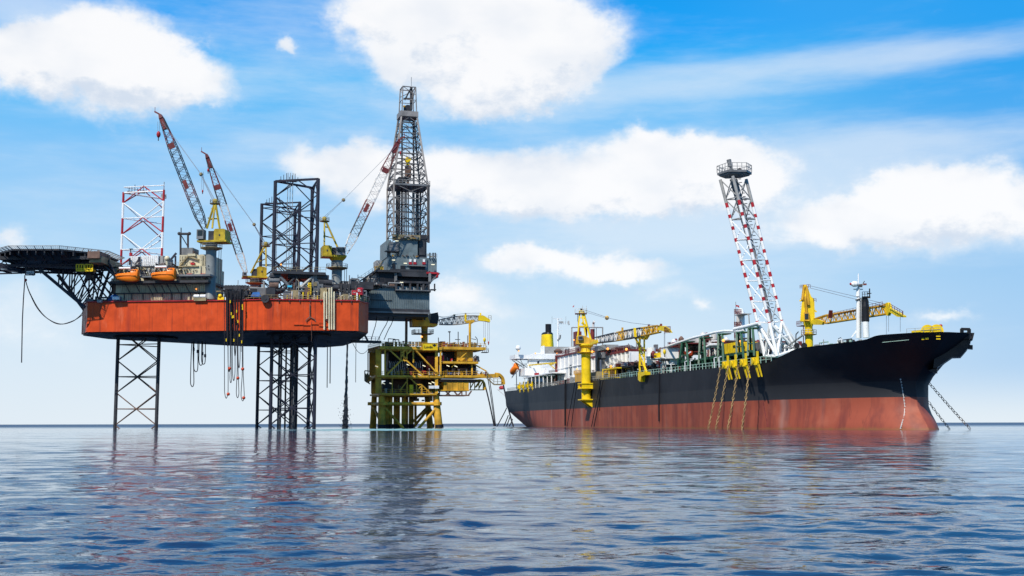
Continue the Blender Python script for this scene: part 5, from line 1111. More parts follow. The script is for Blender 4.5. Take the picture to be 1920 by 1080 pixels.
for side in (-1, 1):
    for L in LEVS:
        for k in range(NA + 1):
            if L is None: a = grid_a(15, k); z = deckz(a); a = grid_a(z, k); z = deckz(a)
            else: z = L; a = grid_a(z, k)
            if L is not None and L > deckz(a) - .6: z = deckz(a) - .6
            if L is not None: a = grid_a(L, k)
            if k == NA: h = 0
            else: h = halfb(a, z)
            vs.append(SH.P(a, side * h, z))
m = MB('x'); m.mats = []
fs = []; per = rowsN * (NA + 1)
for sd_ in range(2):
    for r in range(rowsN - 1):
        for k in range(NA):
            i = sd_ * per + r * (NA + 1) + k; q = (i, i + 1, i + NA + 2, i + NA + 1); fs.append(q if sd_ == 0 else q[::-1])
for r in range(rowsN - 1):   # transom
    i = r * (NA + 1); j = per + i; fs.append((j, i, i + NA + 1, j + NA + 1))
hm = bpy.data.materials.new('ship_hull_paint'); hm.use_nodes = True; n_ = NT(hm.node_tree); p_ = n_.n['Principled BSDF']
gw = n_.node('ShaderNodeNewGeometry').outputs['Position']; sx = n_.node('ShaderNodeSeparateXYZ'); n_.l.new(gw, sx.inputs[0]); zs = sx.outputs[2]
stv = n_.noise(n_.vec('MULTIPLY', gw, (.35, .35, .03)), 1.0, 5, .6); blt = n_.noise(gw, .12, 5, .6)
redc = n_.mix(n_.smooth(stv, .42, .66), (.32, .072, .038), (.20, .045, .030))
st2 = n_.noise(n_.vec('MULTIPLY', gw, (1.1, 1.1, .05)), 1.0, 5, .7); redc = n_.mix(n_.math('MULTIPLY', n_.smooth(st2, .58, .72), .45), redc, (.09, .028, .022)); redc = n_.mix(n_.math('MULTIPLY', n_.smooth(blt, .5, .72), .55), redc, (.42, .13, .075))
redc = n_.mix(n_.math('MULTIPLY', n_.smooth(n_.noise(n_.vec('MULTIPLY', gw, (.12, .12, .012)), 1.0, 3, .5), .62, .72), .4), redc, (.33, .28, .25))
redc = n_.mix(n_.smooth(n_.math('ADD', zs, n_.math('MULTIPLY', n_.noise(gw, .8, 4), .9)), .2, 1.1, 1, 0), redc, (.23, .10, .035))
blk = n_.mix(n_.smooth(blt, .35, .7), (.012, .013, .017), (.022, .023, .028)); blk = n_.mix(n_.math('MULTIPLY', n_.smooth(stv, .6, .8), .3), blk, (.035, .033, .033))
char = n_.mix(.6, blk, (.033, .034, .037))
above = n_.math('GREATER_THAN', zs, RZ); above2 = n_.math('GREATER_THAN', zs, CZ + .6)
fy = n_.math('FRACT', n_.math('MULTIPLY', sx.outputs[1], .085)); seam = n_.math('MULTIPLY', n_.smooth(fy, 0, .012, 1, 0), .4)
cc = n_.mix(above, n_.mix(seam, redc, (.08, .03, .025)), n_.mix(above2, char, blk)); n_.l.new(cc, p_.inputs['Base Color'])
p_.inputs['Roughness'].default_value = .58; p_.inputs['Specular IOR Level'].default_value = .3
bp = n_.node('ShaderNodeBump'); bp.inputs['Strength'].default_value = .6; bp.inputs['Distance'].default_value = .25; n_.l.new(n_.noise(n_.vec('MULTIPLY', gw, (1, 1, .8)), .16, 2, .5), bp.inputs['Height']); n_.l.new(bp.outputs[0], p_.inputs['Normal'])
m.mats = [hm]; m.add(vs, fs); hull = m.build('hull', sp_, 'black upper hull over a red lower band', smooth=True)
# deck plate
m = MB('green'); top = [i for i in range((rowsN - 1) * (NA + 1), rowsN * (NA + 1))]
dv = [Vector(vs[i]) - Vector((0, 0, .05)) for i in top] + [Vector(vs[per + i]) - Vector((0, 0, .05)) for i in top]
m.add(dv, [(k, k + 1, NA + 2 + k, NA + 1 + k) for k in range(NA)]); m.build('deck', sp_)
# vertical weld seams, rubbing bars and side fenders on the near side
def sidept(px, py, out=.12):
    """point on the near hull surface along this line of sight"""
    b = -22.0
    while b < 0:
        a, z = SH.inv(px, py, b)
        if -b <= halfb(a, z): break
        b += .05
    return SH.P(a, b - out, z)
def sideline(m, pts, r, out=.12, n=4, steps=10):
    pr = None
    for (p, q) in zip(pts, pts[1:]):
        for k in range(steps + 1):
            u = k / steps; c = sidept(p[0] + (q[0] - p[0]) * u, p[1] + (q[1] - p[1]) * u, out)
            if pr is not None and (c - pr).length < 12: m.tube(pr, c, r, n)
            pr = c
m = MB('black'); sideline(m, [(1061, 712), (1061, 798)], .38, .1); sideline(m, [(1236, 700), (1237, 790)], .26, .1); sideline(m, [(1125, 712), (1125, 770)], .1, .1)
m.use('mred'); sideline(m, [(1431, 752), (1440, 800)], .1, .02)
m.split('hull_fender', sp_)
for i, pts in enumerate([[(1081, 716), (1066, 800)], [(1085, 716), (1074, 800)], [(1130, 712), (1112, 800)], [(1134, 712), (1117, 800)]]):
    m = MB('rope'); sideline(m, pts, .13, .5); tag(m.build('mooring_rope'), ['first black rope down the ship side, right of the hull seam', 'second black rope down the ship side, just left of the crane column', 'third black rope down the ship side, just right of the crane column', 'fourth black rope down the ship side, farthest from the stern'][i], 'rope', 'black ropes down the ship side')
m = MB('wdirty')
dpts = [(1689, 711), (1692, 727), (1695, 745), (1697, 762), (1696, 778), (1692, 792), (1689, 803)]
sideline(m, dpts, .06, .06)
for k in range(19):
    u = k / 18 * 6; i = min(5, int(u)); f_ = u - i; x = dpts[i][0] + (dpts[i + 1][0] - dpts[i][0]) * f_; y = dpts[i][1] + (dpts[i + 1][1] - dpts[i][1]) * f_
    c = sidept(x - .8, y, .08); c2 = sidept(x + 1.8, y, .08); m.tube(c, c2, .09, 4)
m.use('lgreen'); sideline(m, [(1655, 642), (1705, 637)], .05, .06)
m.split('draught_marks', sp_)
m = MB('yellow'); 
for (x0, x1, y) in ((1729, 1734, 635.5), (1736, 1742, 634.5)): m.bar(sidept(x0, y, .1), sidept(x1, y, .1), .15, .3)
c = sidept(1760, 630, .1)
for dzz in (0, .45, .9): m.bar(c + Vector((-.35, 0, dzz - .5)), c + Vector((.35, 0, dzz - .5)), .15, .18)
m.split('bow_marking', sp_)
# near side railing
m = MB('lgreen'); P_ = []
a0 = SH.inv(1162, 709, -BW)[0]; a1 = SH.inv(1432, 680, -BW)[0]; NN = 16
for k in range(NN + 1): a = a0 + (a1 - a0) * k / NN; P_.append(SH.P(a, -halfb(a, 13) + .3, deckz(a)))
rail(m, P_, 1.25, 1.5, .07, 2); m.use('white')
for x in (1283, 1293, 1338, 1347, 1257): 
    a = SH.inv(x, 690, -BW)[0]; z = deckz(a); m.path([SH.P(a, -BW + .2, z), SH.P(a, -BW + .2, z + 2.2), SH.P(a + 1.2, -BW + .2, z + 2.3)], .11, 4)
m.build('side_railing', sp_)
m = MB('lsteel'); P_ = []
a0 = 3; a1 = SH.inv(1160, 709, -BW)[0]
for k in range(17): a = a0 + (a1 - a0) * k / 16; P_.append(SH.P(a, -halfb(a, deckz(a)) + .3, deckz(a)))
rail(m, P_, 1.2, 1.7, .08, 2); m.build('aft_railing', sp_)
# ---------------- superstructure aft
NB = -13.0
ac0 = SH.inv(991, 690, NB)[0]          # the wheelhouse front, facing the bow
zd = deckz(ac0); zw = SH.at(991, 673, NB).z; zt = SH.at(991, 665.5, NB).z
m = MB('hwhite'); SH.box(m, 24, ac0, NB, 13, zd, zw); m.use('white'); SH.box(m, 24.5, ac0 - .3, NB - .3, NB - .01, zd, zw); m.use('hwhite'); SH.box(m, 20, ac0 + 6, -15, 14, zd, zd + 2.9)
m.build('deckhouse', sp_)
m = MB('white'); SH.box(m, ac0 - 8, ac0 + .8, -18.6, 18, zw, zw + .3); 
for (b0, b1) in ((-18.6, -18.4), (17.8, 18)): SH.box(m, ac0 - 8, ac0 + .8, b0, b1, zw + .3, zt)
SH.box(m, ac0 + .6, ac0 + .8, -18.6, 18, zw + .3, zt); SH.box(m, ac0 - 12, ac0 - 1, -11, 11, zw + .3, zt + .6); br = m.build('bridge_wing', sp_)
m = MB('lsteel')
for b in (NB, NB + .6):
    m.bar(SH.P(ac0 - 1, -18.2, zw), SH.P(ac0 - 1, NB, zw - 3.4), .22, .22); m.bar(SH.P(ac0 - 6, -18.2, zw), SH.P(ac0 - 6, NB, zw - 3.4), .22, .22); m.bar(SH.P(ac0 - 1, -16, zw), SH.P(ac0 - 1, NB, zw - 6), .18, .18)
m.split('wing_strut', sp_)
m = MB('glass')
for (b, z) in ((-9.6, zw - 1.2),): SH.box(m, ac0 + .02, ac0 + .08, b, b + .7, z - .5, z + .4)
for k in range(9): SH.box(m, ac0 - 20 + k * 2.0, ac0 - 19.3 + k * 2, NB - .06, NB - .01, zw - 2.2, zw - 1.4)
m.split('window', sp_)
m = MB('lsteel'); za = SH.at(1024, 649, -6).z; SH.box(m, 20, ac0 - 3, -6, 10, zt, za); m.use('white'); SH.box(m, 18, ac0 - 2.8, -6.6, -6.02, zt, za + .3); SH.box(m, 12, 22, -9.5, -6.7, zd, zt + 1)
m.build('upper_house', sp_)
# funnel
fc = SH.at(1026, 640, 0); m = MB('yellow'); FNa, _ = SH.inv(1026, 640, 0); 
zf0 = SH.at(1026, 650, 0).z; zf1 = SH.at(1026, 627.5, 0).z; zf2 = SH.at(1026, 624.5, 0).z; zf3 = SH.at(1029, 607, 0).z
def ell(z, ra, rb, da=0): return [SH.P(FNa + da + ra * math.cos(t), rb * math.sin(t), z) for t in [2 * math.pi * k / 24 for k in range(24)]]
def loft(m, rings):
    vs_ = [p for r in rings for p in r]; n = len(rings[0]); fs_ = []
    for i in range(len(rings) - 1):
        for k in range(n): fs_.append((i * n + k, i * n + (k + 1) % n, (i + 1) * n + (k + 1) % n, (i + 1) * n + k))
    fs_ += [tuple(range(n))[::-1], tuple((len(rings) - 1) * n + k for k in range(n))]; m.add(vs_, fs_)
loft(m, [ell(zf0 - 1, 4.2, 2.5), ell(zf1, 3.9, 2.2)]); fn = m.build('funnel', sp_, 'yellow funnel with a black top', smooth=True)
m = MB('black'); loft(m, [ell(zf1, 3.95, 2.25), ell(zf2, 3.7, 2.0), ell(zf2 + .3, 2.5, 1.5)]); m.lathe(SH.P(FNa + .8, .3, zf2), [(1.2, 0), (1.2, zf3 - zf2)], 16); m.build('exhaust_pipe', fn, smooth=True)
# radar mast
m = MB('white'); ma, _ = SH.inv(1047, 625, 0); q = lambda x, y: SH.at(x, y, 0)
m.tube(q(1046, 651), q(1046.5, 600), .38, 8, .25); m.bar(q(1038, 597.5), q(1054, 598), .3, .3); m.tube(q(1046, 601), q(1046, 597), .3, 6)
for (x0, y0, x1, y1) in ((1041, 607, 1067, 606), (1046, 614, 1055, 614), (1046, 620, 1055, 620), (1035, 620, 1046, 620), (1047, 626, 1054, 625)): m.bar(q(x0, y0), q(x1, y1), .12, .12)
m.use('lsteel'); m.path([q(1046, 638), q(1050, 634), q(1050.5, 628)], .35, 6); m.bar(q(1066, 602), q(1067, 609), .4, .4); m.tube(q(1035, 593), q(1035, 606), .06, 4); m.tube(q(1061, 593), q(1061, 604), .05, 4); m.bar(q(1049, 604), q(1055, 604), .5, .6)
for x in (1050, 1053, 1056, 1060, 1064): m.tube(q(x, 603), q(x, 608), .08, 4)
m.build('radar_mast', sp_)
m = MB('white'); dmp = SH.at(971.5, 652.5, -17.5); m.ball(dmp, 1.0, 1.0, 14); m.tube(dmp - Vector((0, 0, 2.6)), dmp, .25, 6); m.build('satellite_dome', sp_, smooth=True)
for (x, y, b) in ((972.5, 658, -17.8), (1004, 662.5, -12.9), (1044.5, 662.5, -12), (1082, 692, -17), (1076, 637.5, -12)): lamp_at(sp_, SH.at(x, y, b), .35)
# lower aft houses and canopies
m = MB('white'); SH.ibox(m, 973, 691, 984, 705, -15.5, -8); SH.box(m, 6, 22, -12, 12, zd, zd + 2.6); SH.box(m, 2, 30, -13.5, 13, zd + 2.6, zd + 2.9)
aA = SH.inv(993, 704, -15)[0]; aB = SH.inv(1046, 704, -15)[0]; zc = SH.at(1010, 704.5, -15).z
SH.box(m, aA - 6, aA + 22, -16.2, -2, zc - .2, zc + .2); SH.box(m, aA + 24, aA + 40, -16.5, -4, zc - .2, zc + .2)
for k in range(8): m.tube(SH.P(aA - 4 + k * 5.8, -16, deckz(aA)), SH.P(aA - 4 + k * 5.8, -16, zc), .2, 6)
SH.box(m, aA - 2, aA + 2, -9, -7, zd, SH.at(1028, 690, -8).z); m.use('red'); SH.box(m, aA - 1, aA + .6, -13, -11.5, zc + .2, zc + 1.6); m.use('lsteel'); SH.box(m, aA + 5, aA + 7, -9, -6, zd, zw - 5)
m.split('aft_canopy', sp_)
m = MB('yellow'); m.bar(SH.at(989, 685, -12.8), SH.at(1042, 680, -12.8), .3, .45); m.use('black')
for k in range(5): c = SH.at(995 + k * 8, 684.4 - k * .75, -12.9); m.bar(c, c + Vector((.8, 0, 0)), .34, .5)
m.use('yellow'); m.tube(SH.at(989, 692, -12.8), SH.at(989, 684.5, -12.8), .14, 5); m.bar(SH.at(1030, 683, -12.8), SH.at(1040, 691, -12.8), .25, .25); SH.ibox(m, 1029, 680.5, 1034, 684, -13, -12); m.build('provision_beam', sp_)
m = MB('lsteel'); clutter(m, SH, 4, 40, -14.5, -11, zd, zd + 2.6, 50, 61, ['white', 'lsteel', 'wdirty', 'dsteel', 'mred'], .8)
clutter(m, SH, 70, 108, -15.5, -12, deckz(80), deckz(80) + 3, 60, 62, ['white', 'lsteel', 'wdirty', 'dsteel', 'mred', 'brown'], .8); m.split('deck_fittings', sp_)
# lifeboat aft
t = thing('lifeboat', 'small bright orange lifeboat hanging at the ship stern below the bridge wing', 'lifeboat', SH.at(965, 695, -18))
m = MB('lorange'); c = SH.at(964.5, 693.5, -17.6); ax = SH.x * .8 - SH.y * .1; d_ = Vector((.35, -.8, .42)).normalized()
m.lathe(c - d_ * 2.9, [(.15, 0), (.9, .5), (1.35, 1.5), (1.4, 3.2), (1.3, 4.6), (.8, 5.6), (.1, 5.9)], 14, ax=tuple(d_)); m.build('boat_hull', t, smooth=True)
m = MB('lorange'); m.ball(c + d_ * 1.6 + Vector((0, 0, 1.1)), 1.0, .8); m.build('cockpit', t, smooth=True); m = MB('white'); m.bar(c - d_ * 3 - Vector((0, 0, 1.6)), c + d_ * 3.4 - Vector((0, 0, 1.6)), .3, .3); m.bar(c + d_ * 2 - Vector((0, 0, 1.6)), SH.P(ac0 - 16, -14, zd + 1), .3, .3); m.path([c + Vector((-.5, 0, 1.5)), c + Vector((-1, 0, 3)), c + Vector((1.5, 0, 4))], .1, 4); m.build('davit', t)
m = MB('red'); p = SH.at(944, 726, -13); p2 = SH.at(938, 728.5, -13); 
t = thing('rescue_boat', 'little red boat slung on a bracket at the very stern corner', 'boat', p2); m.lathe(p2 + Vector((-.6, 0, .3)), [(.1, 0), (.8, .5), (.9, 1.8), (.3, 2.4)], 10, ax=(1, 0, 0)); m.build('boat_hull', t, smooth=True); m = MB('wdirty'); m.bar(SH.at(933, 731, -13), SH.at(946, 730, -13), .3, .3); m.bar(SH.at(935, 732, -13), SH.at(947, 742, -13), .25, .25); m.build('bracket', t)
# yellow fairlead brackets: stern and midships
def stopper(x, y, label, grp, sc=1.0, b=-17.6):
    t = thing('chain_stopper', label, 'fairlead', SH.at(x, y, b), grp)
    a, z = SH.inv(x, y, b); m = MB('yellow'); SH.box(m, a - 1.0 * sc, a + .9 * sc, b - .35, b + .5, z - .75 * sc, z + .7 * sc); SH.box(m, a + .7 * sc, a + 1.1 * sc, b - .05, b + .3, z - .5 * sc, z + 1.8 * sc); m.lathe(SH.P(a - .1, b - .55, z), [(.55 * sc, 0), (.55 * sc, .4)], 12, ax=tuple(SH.y)); m.build('housing', t)
    for k in (0, 1):
        m = MB('yellow'); m.prism([SH.P(a - .2 + k * 1.3 * sc, b - .1, z - .7 * sc), SH.P(a + .5 * sc + k * 1.3 * sc, b - .1, z - .7 * sc), SH.P(a + .75 * sc + k * 1.3 * sc, b + .35, z - 3.0 * sc), SH.P(a + .5 * sc + k * 1.3 * sc, b + .35, z - 3.05 * sc)], SH.y * .22); m.build('bracket_arm', t)
    return SH.P(a - .1, b - 1.1, z - .4)
for i, x in enumerate((973, 980, 988, 996)):
    stopper(x, 725.5 - i * 1.2, ['yellow chain bracket closest to the stern end', 'second yellow chain bracket from the stern end', 'third yellow chain bracket from the stern end', 'fourth yellow chain bracket from the stern, closest to midships'][i], 'yellow brackets on the stern rail', .95 if i < 3 else .7, -halfb(SH.inv(x, 725, -15)[0], 13) - .3)
CH = [((1357, 684), (1326, 803)), ((1371.5, 683), (1340, 804)), ((1390.5, 681), (1363, 805)), ((1412, 678), (1390, 805))]
def chain(name, p, q, label, grp, link_l=.62, r=.075, mat='chain', sag=.6):
    p = Vector(p); q = Vector(q); L = (q - p).length; n = int(L / (link_l * .66)); m = MB(mat); up = Vector((0, 1, 0))
    for k in range(n):
        u = (k + .5) / n; c = p.lerp(q, u) - Vector((0, 0, sag * 4 * u * (1 - u))); u2 = u + .02; d = (p.lerp(q, u2) - Vector((0, 0, sag * 4 * u2 * (1 - u2))) - c).normalized()
        s1 = d.orthogonal().normalized(); s1 = (Matrix.Rotation(math.pi / 4 + (k % 2) * math.pi / 2, 3, d) @ s1); w_ = link_l * .21
        pts = [c + d * (link_l * .5 - .1) * math.cos(t) * 1.0 + s1 * w_ * math.sin(t) for t in [2 * math.pi * j / 8 for j in range(9)]]; m.path(pts, r, 4)
    return tag(m.build(name), label, 'chain', grp)
for i, (p, q) in enumerate(CH):
    top = stopper(p[0] + 3.5, p[1] - 1 if i else p[1], ['yellow chain stopper on the ship side closest to the stern of the four', 'second yellow chain stopper of the four on the ship side', 'third yellow chain stopper of the four on the ship side', 'yellow chain stopper closest to the striped flare tower'][i], 'chain stoppers on the ship side', 1.05)
    a, z = SH.inv(q[0], q[1], -BW - 4.5); chain('anchor_chain', top, SH.P(a, -BW - 4.5, -.6), ['rusty anchor chain on the ship side closest to the stern of the four', 'second rusty anchor chain from the stern on the ship side', 'third rusty anchor chain from the stern on the ship side', 'rusty anchor chain on the ship side closest to the bow of the four'][i], 'rusty anchor chains on the ship side', .9, .072)
for i, (p, q, b, l_) in enumerate([((1737, 712), (1819, 804), 6, 1.15), ((1733, 742), (1781, 805), 9, 1.0), ((1731, 765), (1749, 792), 11, .9)]):
    pa = SH.at(*p, b); qa = SH.at(*q, b + 2); chain('bow_chain', pa, qa, ['longest dark mooring chain running out beyond the bow', 'middle dark mooring chain beyond the bow', 'shortest dark mooring chain tucked behind the red bow edge'][i], 'dark chains beyond the bow', l_, .055, 'dchain', .15)
for i, (p, q, b) in enumerate([((944, 722), (963, 799), -15), ((950, 765), (931, 800), -14), ((953, 779), (944, 799), -12), ((956, 782), (949, 799), -10), ((961, 786), (954, 799), -8)]):
    m = MB('rope'); pa = SH.at(*p, b); qa = SH.at(*q, b); qa.z = min(qa.z, -.2); m.path([pa.lerp(qa, k / 6) - Vector((0, 0, (1.2 if i == 0 else .2) * 4 * (k / 6) * (1 - k / 6))) for k in range(7)], .3 if i == 0 else .2, 6)
    tag(m.build('stern_line'), ['thick black hose from the yellow gooseneck down past the ship stern', 'mooring line slanting furthest left from the ship stern', 'mooring line second from the left below the stern', 'mooring line third from the left below the stern', 'mooring line tight against the red stern edge'][i], 'mooring line', 'lines at the ship stern')
# ---------------- process decks
def sb(m, mat, *k): m.use(mat); return SH.ibox(m, *k)
pm = thing('compressor_house', 'white panelled plant building on the ship deck just behind the yellow column crane', 'plant building', SH.P(110, 0, 14))
aM0 = SH.inv(1044, 690, -12)[0]; aM1 = SH.inv(1092, 690, -12)[0]; zM0 = deckz(aM0) + 2.2; zM1 = SH.at(1070, 665, -12).z
m = MB('white'); SH.box(m, aM0, aM1, -12, 12, zM0, zM1)
for k in range(7): a = aM0 + (aM1 - aM0) * k / 6; SH.box(m, a - .12, a + .12, -12.3, -12, zM0, zM1); 
SH.box(m, aM0, aM1, -12.25, -12, (zM0 + zM1) / 2 - .12, (zM0 + zM1) / 2 + .12); m.build('panel_wall', pm)
m = MB('mred'); SH.box(m, aM0 - .2, aM0 + 1, -12.6, -11, zM0 - 2, zM1 + .8); SH.box(m, aM0, aM1, -12.4, 12, zM1 + .01, zM1 + .5); rail(m, [SH.P(aM0, -12.2, zM1 + .5), SH.P(aM1, -12.2, zM1 + .5)], 1.2, 1.5, .08)
m.use('glass'); SH.ibox(m, 1068, 684, 1071, 703, -12.15, -12.01); m.use('brown'); m.lathe(SH.at(1046.5, 662, -10), [(1.3, 0), (1.6, .8), (.6, 1.5)], 10); m.build('roof_edge', pm)
m = MB('white'); sb(m, 'white', 1057, 652, 1068, 666, -9, 2); sb(m, 'glass', 1059, 654, 1062, 664.5, -9.15, -9.01); sb(m, 'glass', 1063.5, 653.5, 1067, 664, -9.15, -9.01); sb(m, 'lsteel', 1071, 649, 1083, 666, -7, 2); m.build('louvre_unit', pm)
m = MB('lsteel'); 
for b in (-8, 2):
    m.path([SH.at(1072, 664, b), SH.at(1072, 614, b), SH.at(1130, 614, b), SH.at(1130, 650, b)], .2, 5)
    for x in (1084, 1105, 1118): m.tube(SH.at(x, 614, b), SH.at(x, 660, b), .12, 4)
m.use('mred'); m.tube(SH.at(1111, 640, -3), SH.at(1111, 617, -3), .75, 10); m.use('wdirty'); m.path([SH.at(1112.5, 617, -3), SH.at(1112.5, 606, -3), SH.at(1114, 603, -3)], .4, 8); m.use('mred'); sb(m, 'mred', 1075, 622, 1080, 650, -6, -4); m.build('exhaust_frame', pm)
aN1 = SH.inv(1182, 690, -11)[0]; zN1 = SH.at(1150, 665, -11).z; zN0 = deckz(aN1) + 2.4
m = MB('white'); SH.box(m, aM1 + 4, aN1, -11, 12, zN0, zN1)
for k in range(12): a = aM1 + 4 + (aN1 - aM1 - 4) * k / 11; SH.box(m, a - .25, a + .25, -11.35, -11, zN0, zN1)
SH.box(m, aM1 + 4, aN1, -11.3, -11, zN0 + (zN1 - zN0) * .33, zN0 + (zN1 - zN0) * .37); m.build('stiffened_wall', pm)
m = MB('mred'); SH.box(m, aM1 + 4, aN1, -11.3, 12, zN1 + .01, zN1 + .7); rail(m, [SH.P(aM1 + 6, -11.2, zN1 + .7), SH.P(aN1, -11.2, zN1 + .7)], 1.2, 1.5, .08)
clutter(m, SH, aM1 + 14, aN1 - 1, -10.5, -2, zN1 + .7, zN1 + 3.6, 26, 63, ['mred', 'steel', 'lsteel', 'brown'], .8)
sb(m, 'steel', 1158, 651, 1170, 662, -9, -3); m.use('steel'); m.path([SH.at(1152, 651.5, -9.6), SH.at(1183, 650.5, -9.6), SH.at(1187, 653, -9.6), SH.at(1187, 672, -9.6)], .55, 8); m.build('roof_pipe', pm)
m = MB('lsteel'); sb(m, 'lsteel', 1115, 648, 1134, 657, -13.2, -9); m.use('steel'); m.tube(SH.at(1124, 674, -13.8), SH.at(1124, 660, -13.8), .6, 10); m.tube(SH.at(1132, 674, -13.8), SH.at(1132, 660, -13.8), .6, 10); m.use('black'); m.tube(SH.at(1124, 674.5, -13.8), SH.at(1124, 671, -13.8), .63, 10); m.tube(SH.at(1132, 674.5, -13.8), SH.at(1132, 671, -13.8), .63, 10); sb(m, 'steel', 1116, 658, 1119, 700, -13.5, -12.6); sb(m, 'steel', 1127, 672, 1129.5, 694, -13, -12.2); sb(m, 'lsteel', 1139, 647, 1144, 662, -10, -8); m.split('air_intake', pm)
for (x, y, b) in ((1102.5 + 10, 659.5, -14.3), (1139.5, 654, -13.5), (1174.5, 655, -12), (1145.5, 687, -14)): lamp_at(pm, SH.at(x, y, b), .5)
# yellow enclosure, brown pump deck
t = thing('pump_shelter', 'small yellow framed shelter on the ship rail right of the column crane', 'shelter', SH.at(1140, 712, -16))
m = MB('ypl'); sb(m, 'ypl', 1133, 694, 1154, 709, -14, -10)
sb(m, 'yellow', 1129, 690.5, 1156, 692.5, -16.5, -9.5); sb(m, 'yellow', 1126, 708.5, 1152, 710, -16.6, -9.5)
for x in (1130, 1142, 1154): m.bar(SH.at(x, 692, -16.2), SH.at(x, 709, -16.2), .25, .25)
m.use('lsteel'); m.bar(SH.at(1134, 700, -15.9), SH.at(1142, 700, -15.9), .3, .2); m.build('enclosure', t)
m = MB('ypl'); sb(m, 'ypl', 1078, 700, 1090, 716, -16.8, -12); sb(m, 'tan', 1100, 698, 1120, 712, -15, -10); m.use('ypl'); rail(m, [SH.at(1076, 703, -16.9), SH.at(1090, 702, -16.9)], 1.3, .8, .08); tag(m.build('valve_cabinet'), 'low yellow and brown cabinet behind the foot of the column crane', 'cabinet')
t = thing('pump_deck', 'raised dark machinery platform with brown pumps standing before the white plant building', 'machinery platform', SH.at(1172, 706, -14))
m = MB('brown'); sb(m, 'brown', 1157, 687, 1188, 689, -15, -7); 
for x in (1157.5, 1166, 1187): sb(m, 'black', x - .8, 688, x + .8, 706, -14.8, -13.9)
clutter(m, SH, SH.inv(1160, 690, -14)[0], SH.inv(1186, 690, -14)[0], -14.5, -9, SH.at(1170, 687, -14).z, SH.at(1170, 676, -14).z, 40, 64, ['brown', 'brown', 'dsteel', 'mred', 'wdirty'], .8); m.use('mred'); rail(m, [SH.at(1157, 687, -15), SH.at(1188, 687, -15)], 1.2, 1.2, .07); m.build('platform', t)
m = MB(); a_ = SH.inv(1158, 700, -13)[0]; b_ = SH.inv(1196, 700, -13)[0]; clutter(m, SH, a_, b_, -14, -6, deckz(a_), deckz(a_) + 3.4, 40, 65, ['wdirty', 'white', 'lsteel', 'mred', 'dsteel'], .9); m.use('steel'); m.tube(SH.at(1180, 679.5, -8), SH.at(1200, 679, -8), .35, 8); m.tube(SH.at(1180, 683.5, -8), SH.at(1200, 683, -8), .5, 8); m.build('valves', t)
# midship pipe forest
pr_ = thing('process_plant', 'long cluttered red-brown and white pipe rack along the middle of the ship', 'process plant', SH.P(190, 0, 14))
def pforest(seed, x0, x1, y0, y1, n, b0, b1, mats, rr=(.08, .3)):
    rg = random.Random(seed); m = MB()
    for k in range(n):
        m.use(rg.choice(mats)); x = rg.uniform(x0, x1); b = rg.uniform(b0, b1); ya = rg.uniform(y0, y0 + (y1 - y0) * .7); t_ = rg.random()
        if t_ < .5: m.tube(SH.at(x, y1, b), SH.at(x, ya, b), rg.uniform(*rr), 6)
        elif t_ < .75: w_ = rg.uniform(2, 9); m.tube(SH.at(x - w_, ya, b), SH.at(x + w_, ya - .4, b), rg.uniform(*rr), 6)
        elif t_ < .9: w_ = rg.uniform(1, 3); SH.ibox(m, x - w_, ya, x + w_, ya + rg.uniform(2, 7), b, b + 2)
        else: m.lathe(SH.at(x, ya + 4, b), [(.5, 0), (.7, .5), (.7, 1.8), (.2, 2.4)], 8)
    return m
PM = ['mred', 'brown', 'mred', 'wdirty', 'white', 'lsteel', 'wdirty']
m = pforest(81, 1251, 1287, 642, 694, 130, -10, 2, PM); sb(m, 'mred', 1254, 645, 1284, 647, -9, 0); sb(m, 'mred', 1250, 661, 1282, 662.5, -9, 0); m.use('wdirty'); m.path([SH.at(1270, 650, -9), SH.at(1270, 672, -9)], .45, 8); m.split('manifold', pr_)
m = pforest(82, 1318, 1366, 634, 682, 150, -8, 4, PM); sb(m, 'brown', 1325, 641, 1362, 643, -7, 2); m.use('white'); m.path([SH.at(1322, 652, -8), SH.at(1333, 646.5, -8), SH.at(1352, 646, -8)], .35, 8); m.split('manifold', pr_)
m = pforest(83, 1400, 1446, 640, 682, 90, -8, 4, ['mred', 'mred', 'brown', 'steel', 'wdirty']); sb(m, 'steel', 1414, 642, 1425, 663, -9, -2); sb(m, 'mred', 1426, 640, 1440, 672, -6, 2); m.split('manifold', pr_)
m = pforest(84, 1215, 1250, 664, 706, 90, -14, -4, ['lsteel', 'brown', 'wdirty', 'white', 'dsteel', 'mred']); sb(m, 'white', 1220, 671.5, 1240, 673, -13.5, -8); 
for x in (1222, 1238): m.use('white'); m.bar(SH.at(x, 672, -13.4), SH.at(x, 700, -13.4), .25, .25)
m.split('manifold', pr_)
m = MB('green'); sb(m, 'green', 1269, 670, 1400, 672.5, -11.5, 8); sb(m, 'green', 1318, 664, 1404, 667, -11.5, 8)
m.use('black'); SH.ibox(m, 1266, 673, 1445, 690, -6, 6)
for x in (1271, 1280, 1292, 1303, 1317, 1323, 1334, 1342, 1351, 1360, 1369): m.use('green'); m.bar(SH.at(x, 671, -11.3), SH.at(x, 688 if x > 1300 else 694, -11.3), .3, .3)
for (x0, x1, y) in ((1280, 1301, 675), (1324, 1334, 670), (1324, 1334, 674)): m.bar(SH.at(x0, y, -11), SH.at(x1, y, -11), .25, .3)
m.build('support_frame', pr_, 'dark green steel frame')
m = MB('lsteel'); m.lathe(SH.at(1288.5, 650, -3), [(.3, -.6), (1.6, 0), (1.9, .6), (1.9, 9.5), (1.6, 10.1), (.3, 10.7)], 20, ax=tuple(SH.x)); m.build('separator_drum', pr_, 'pale horizontal pressure drum', smooth=True)
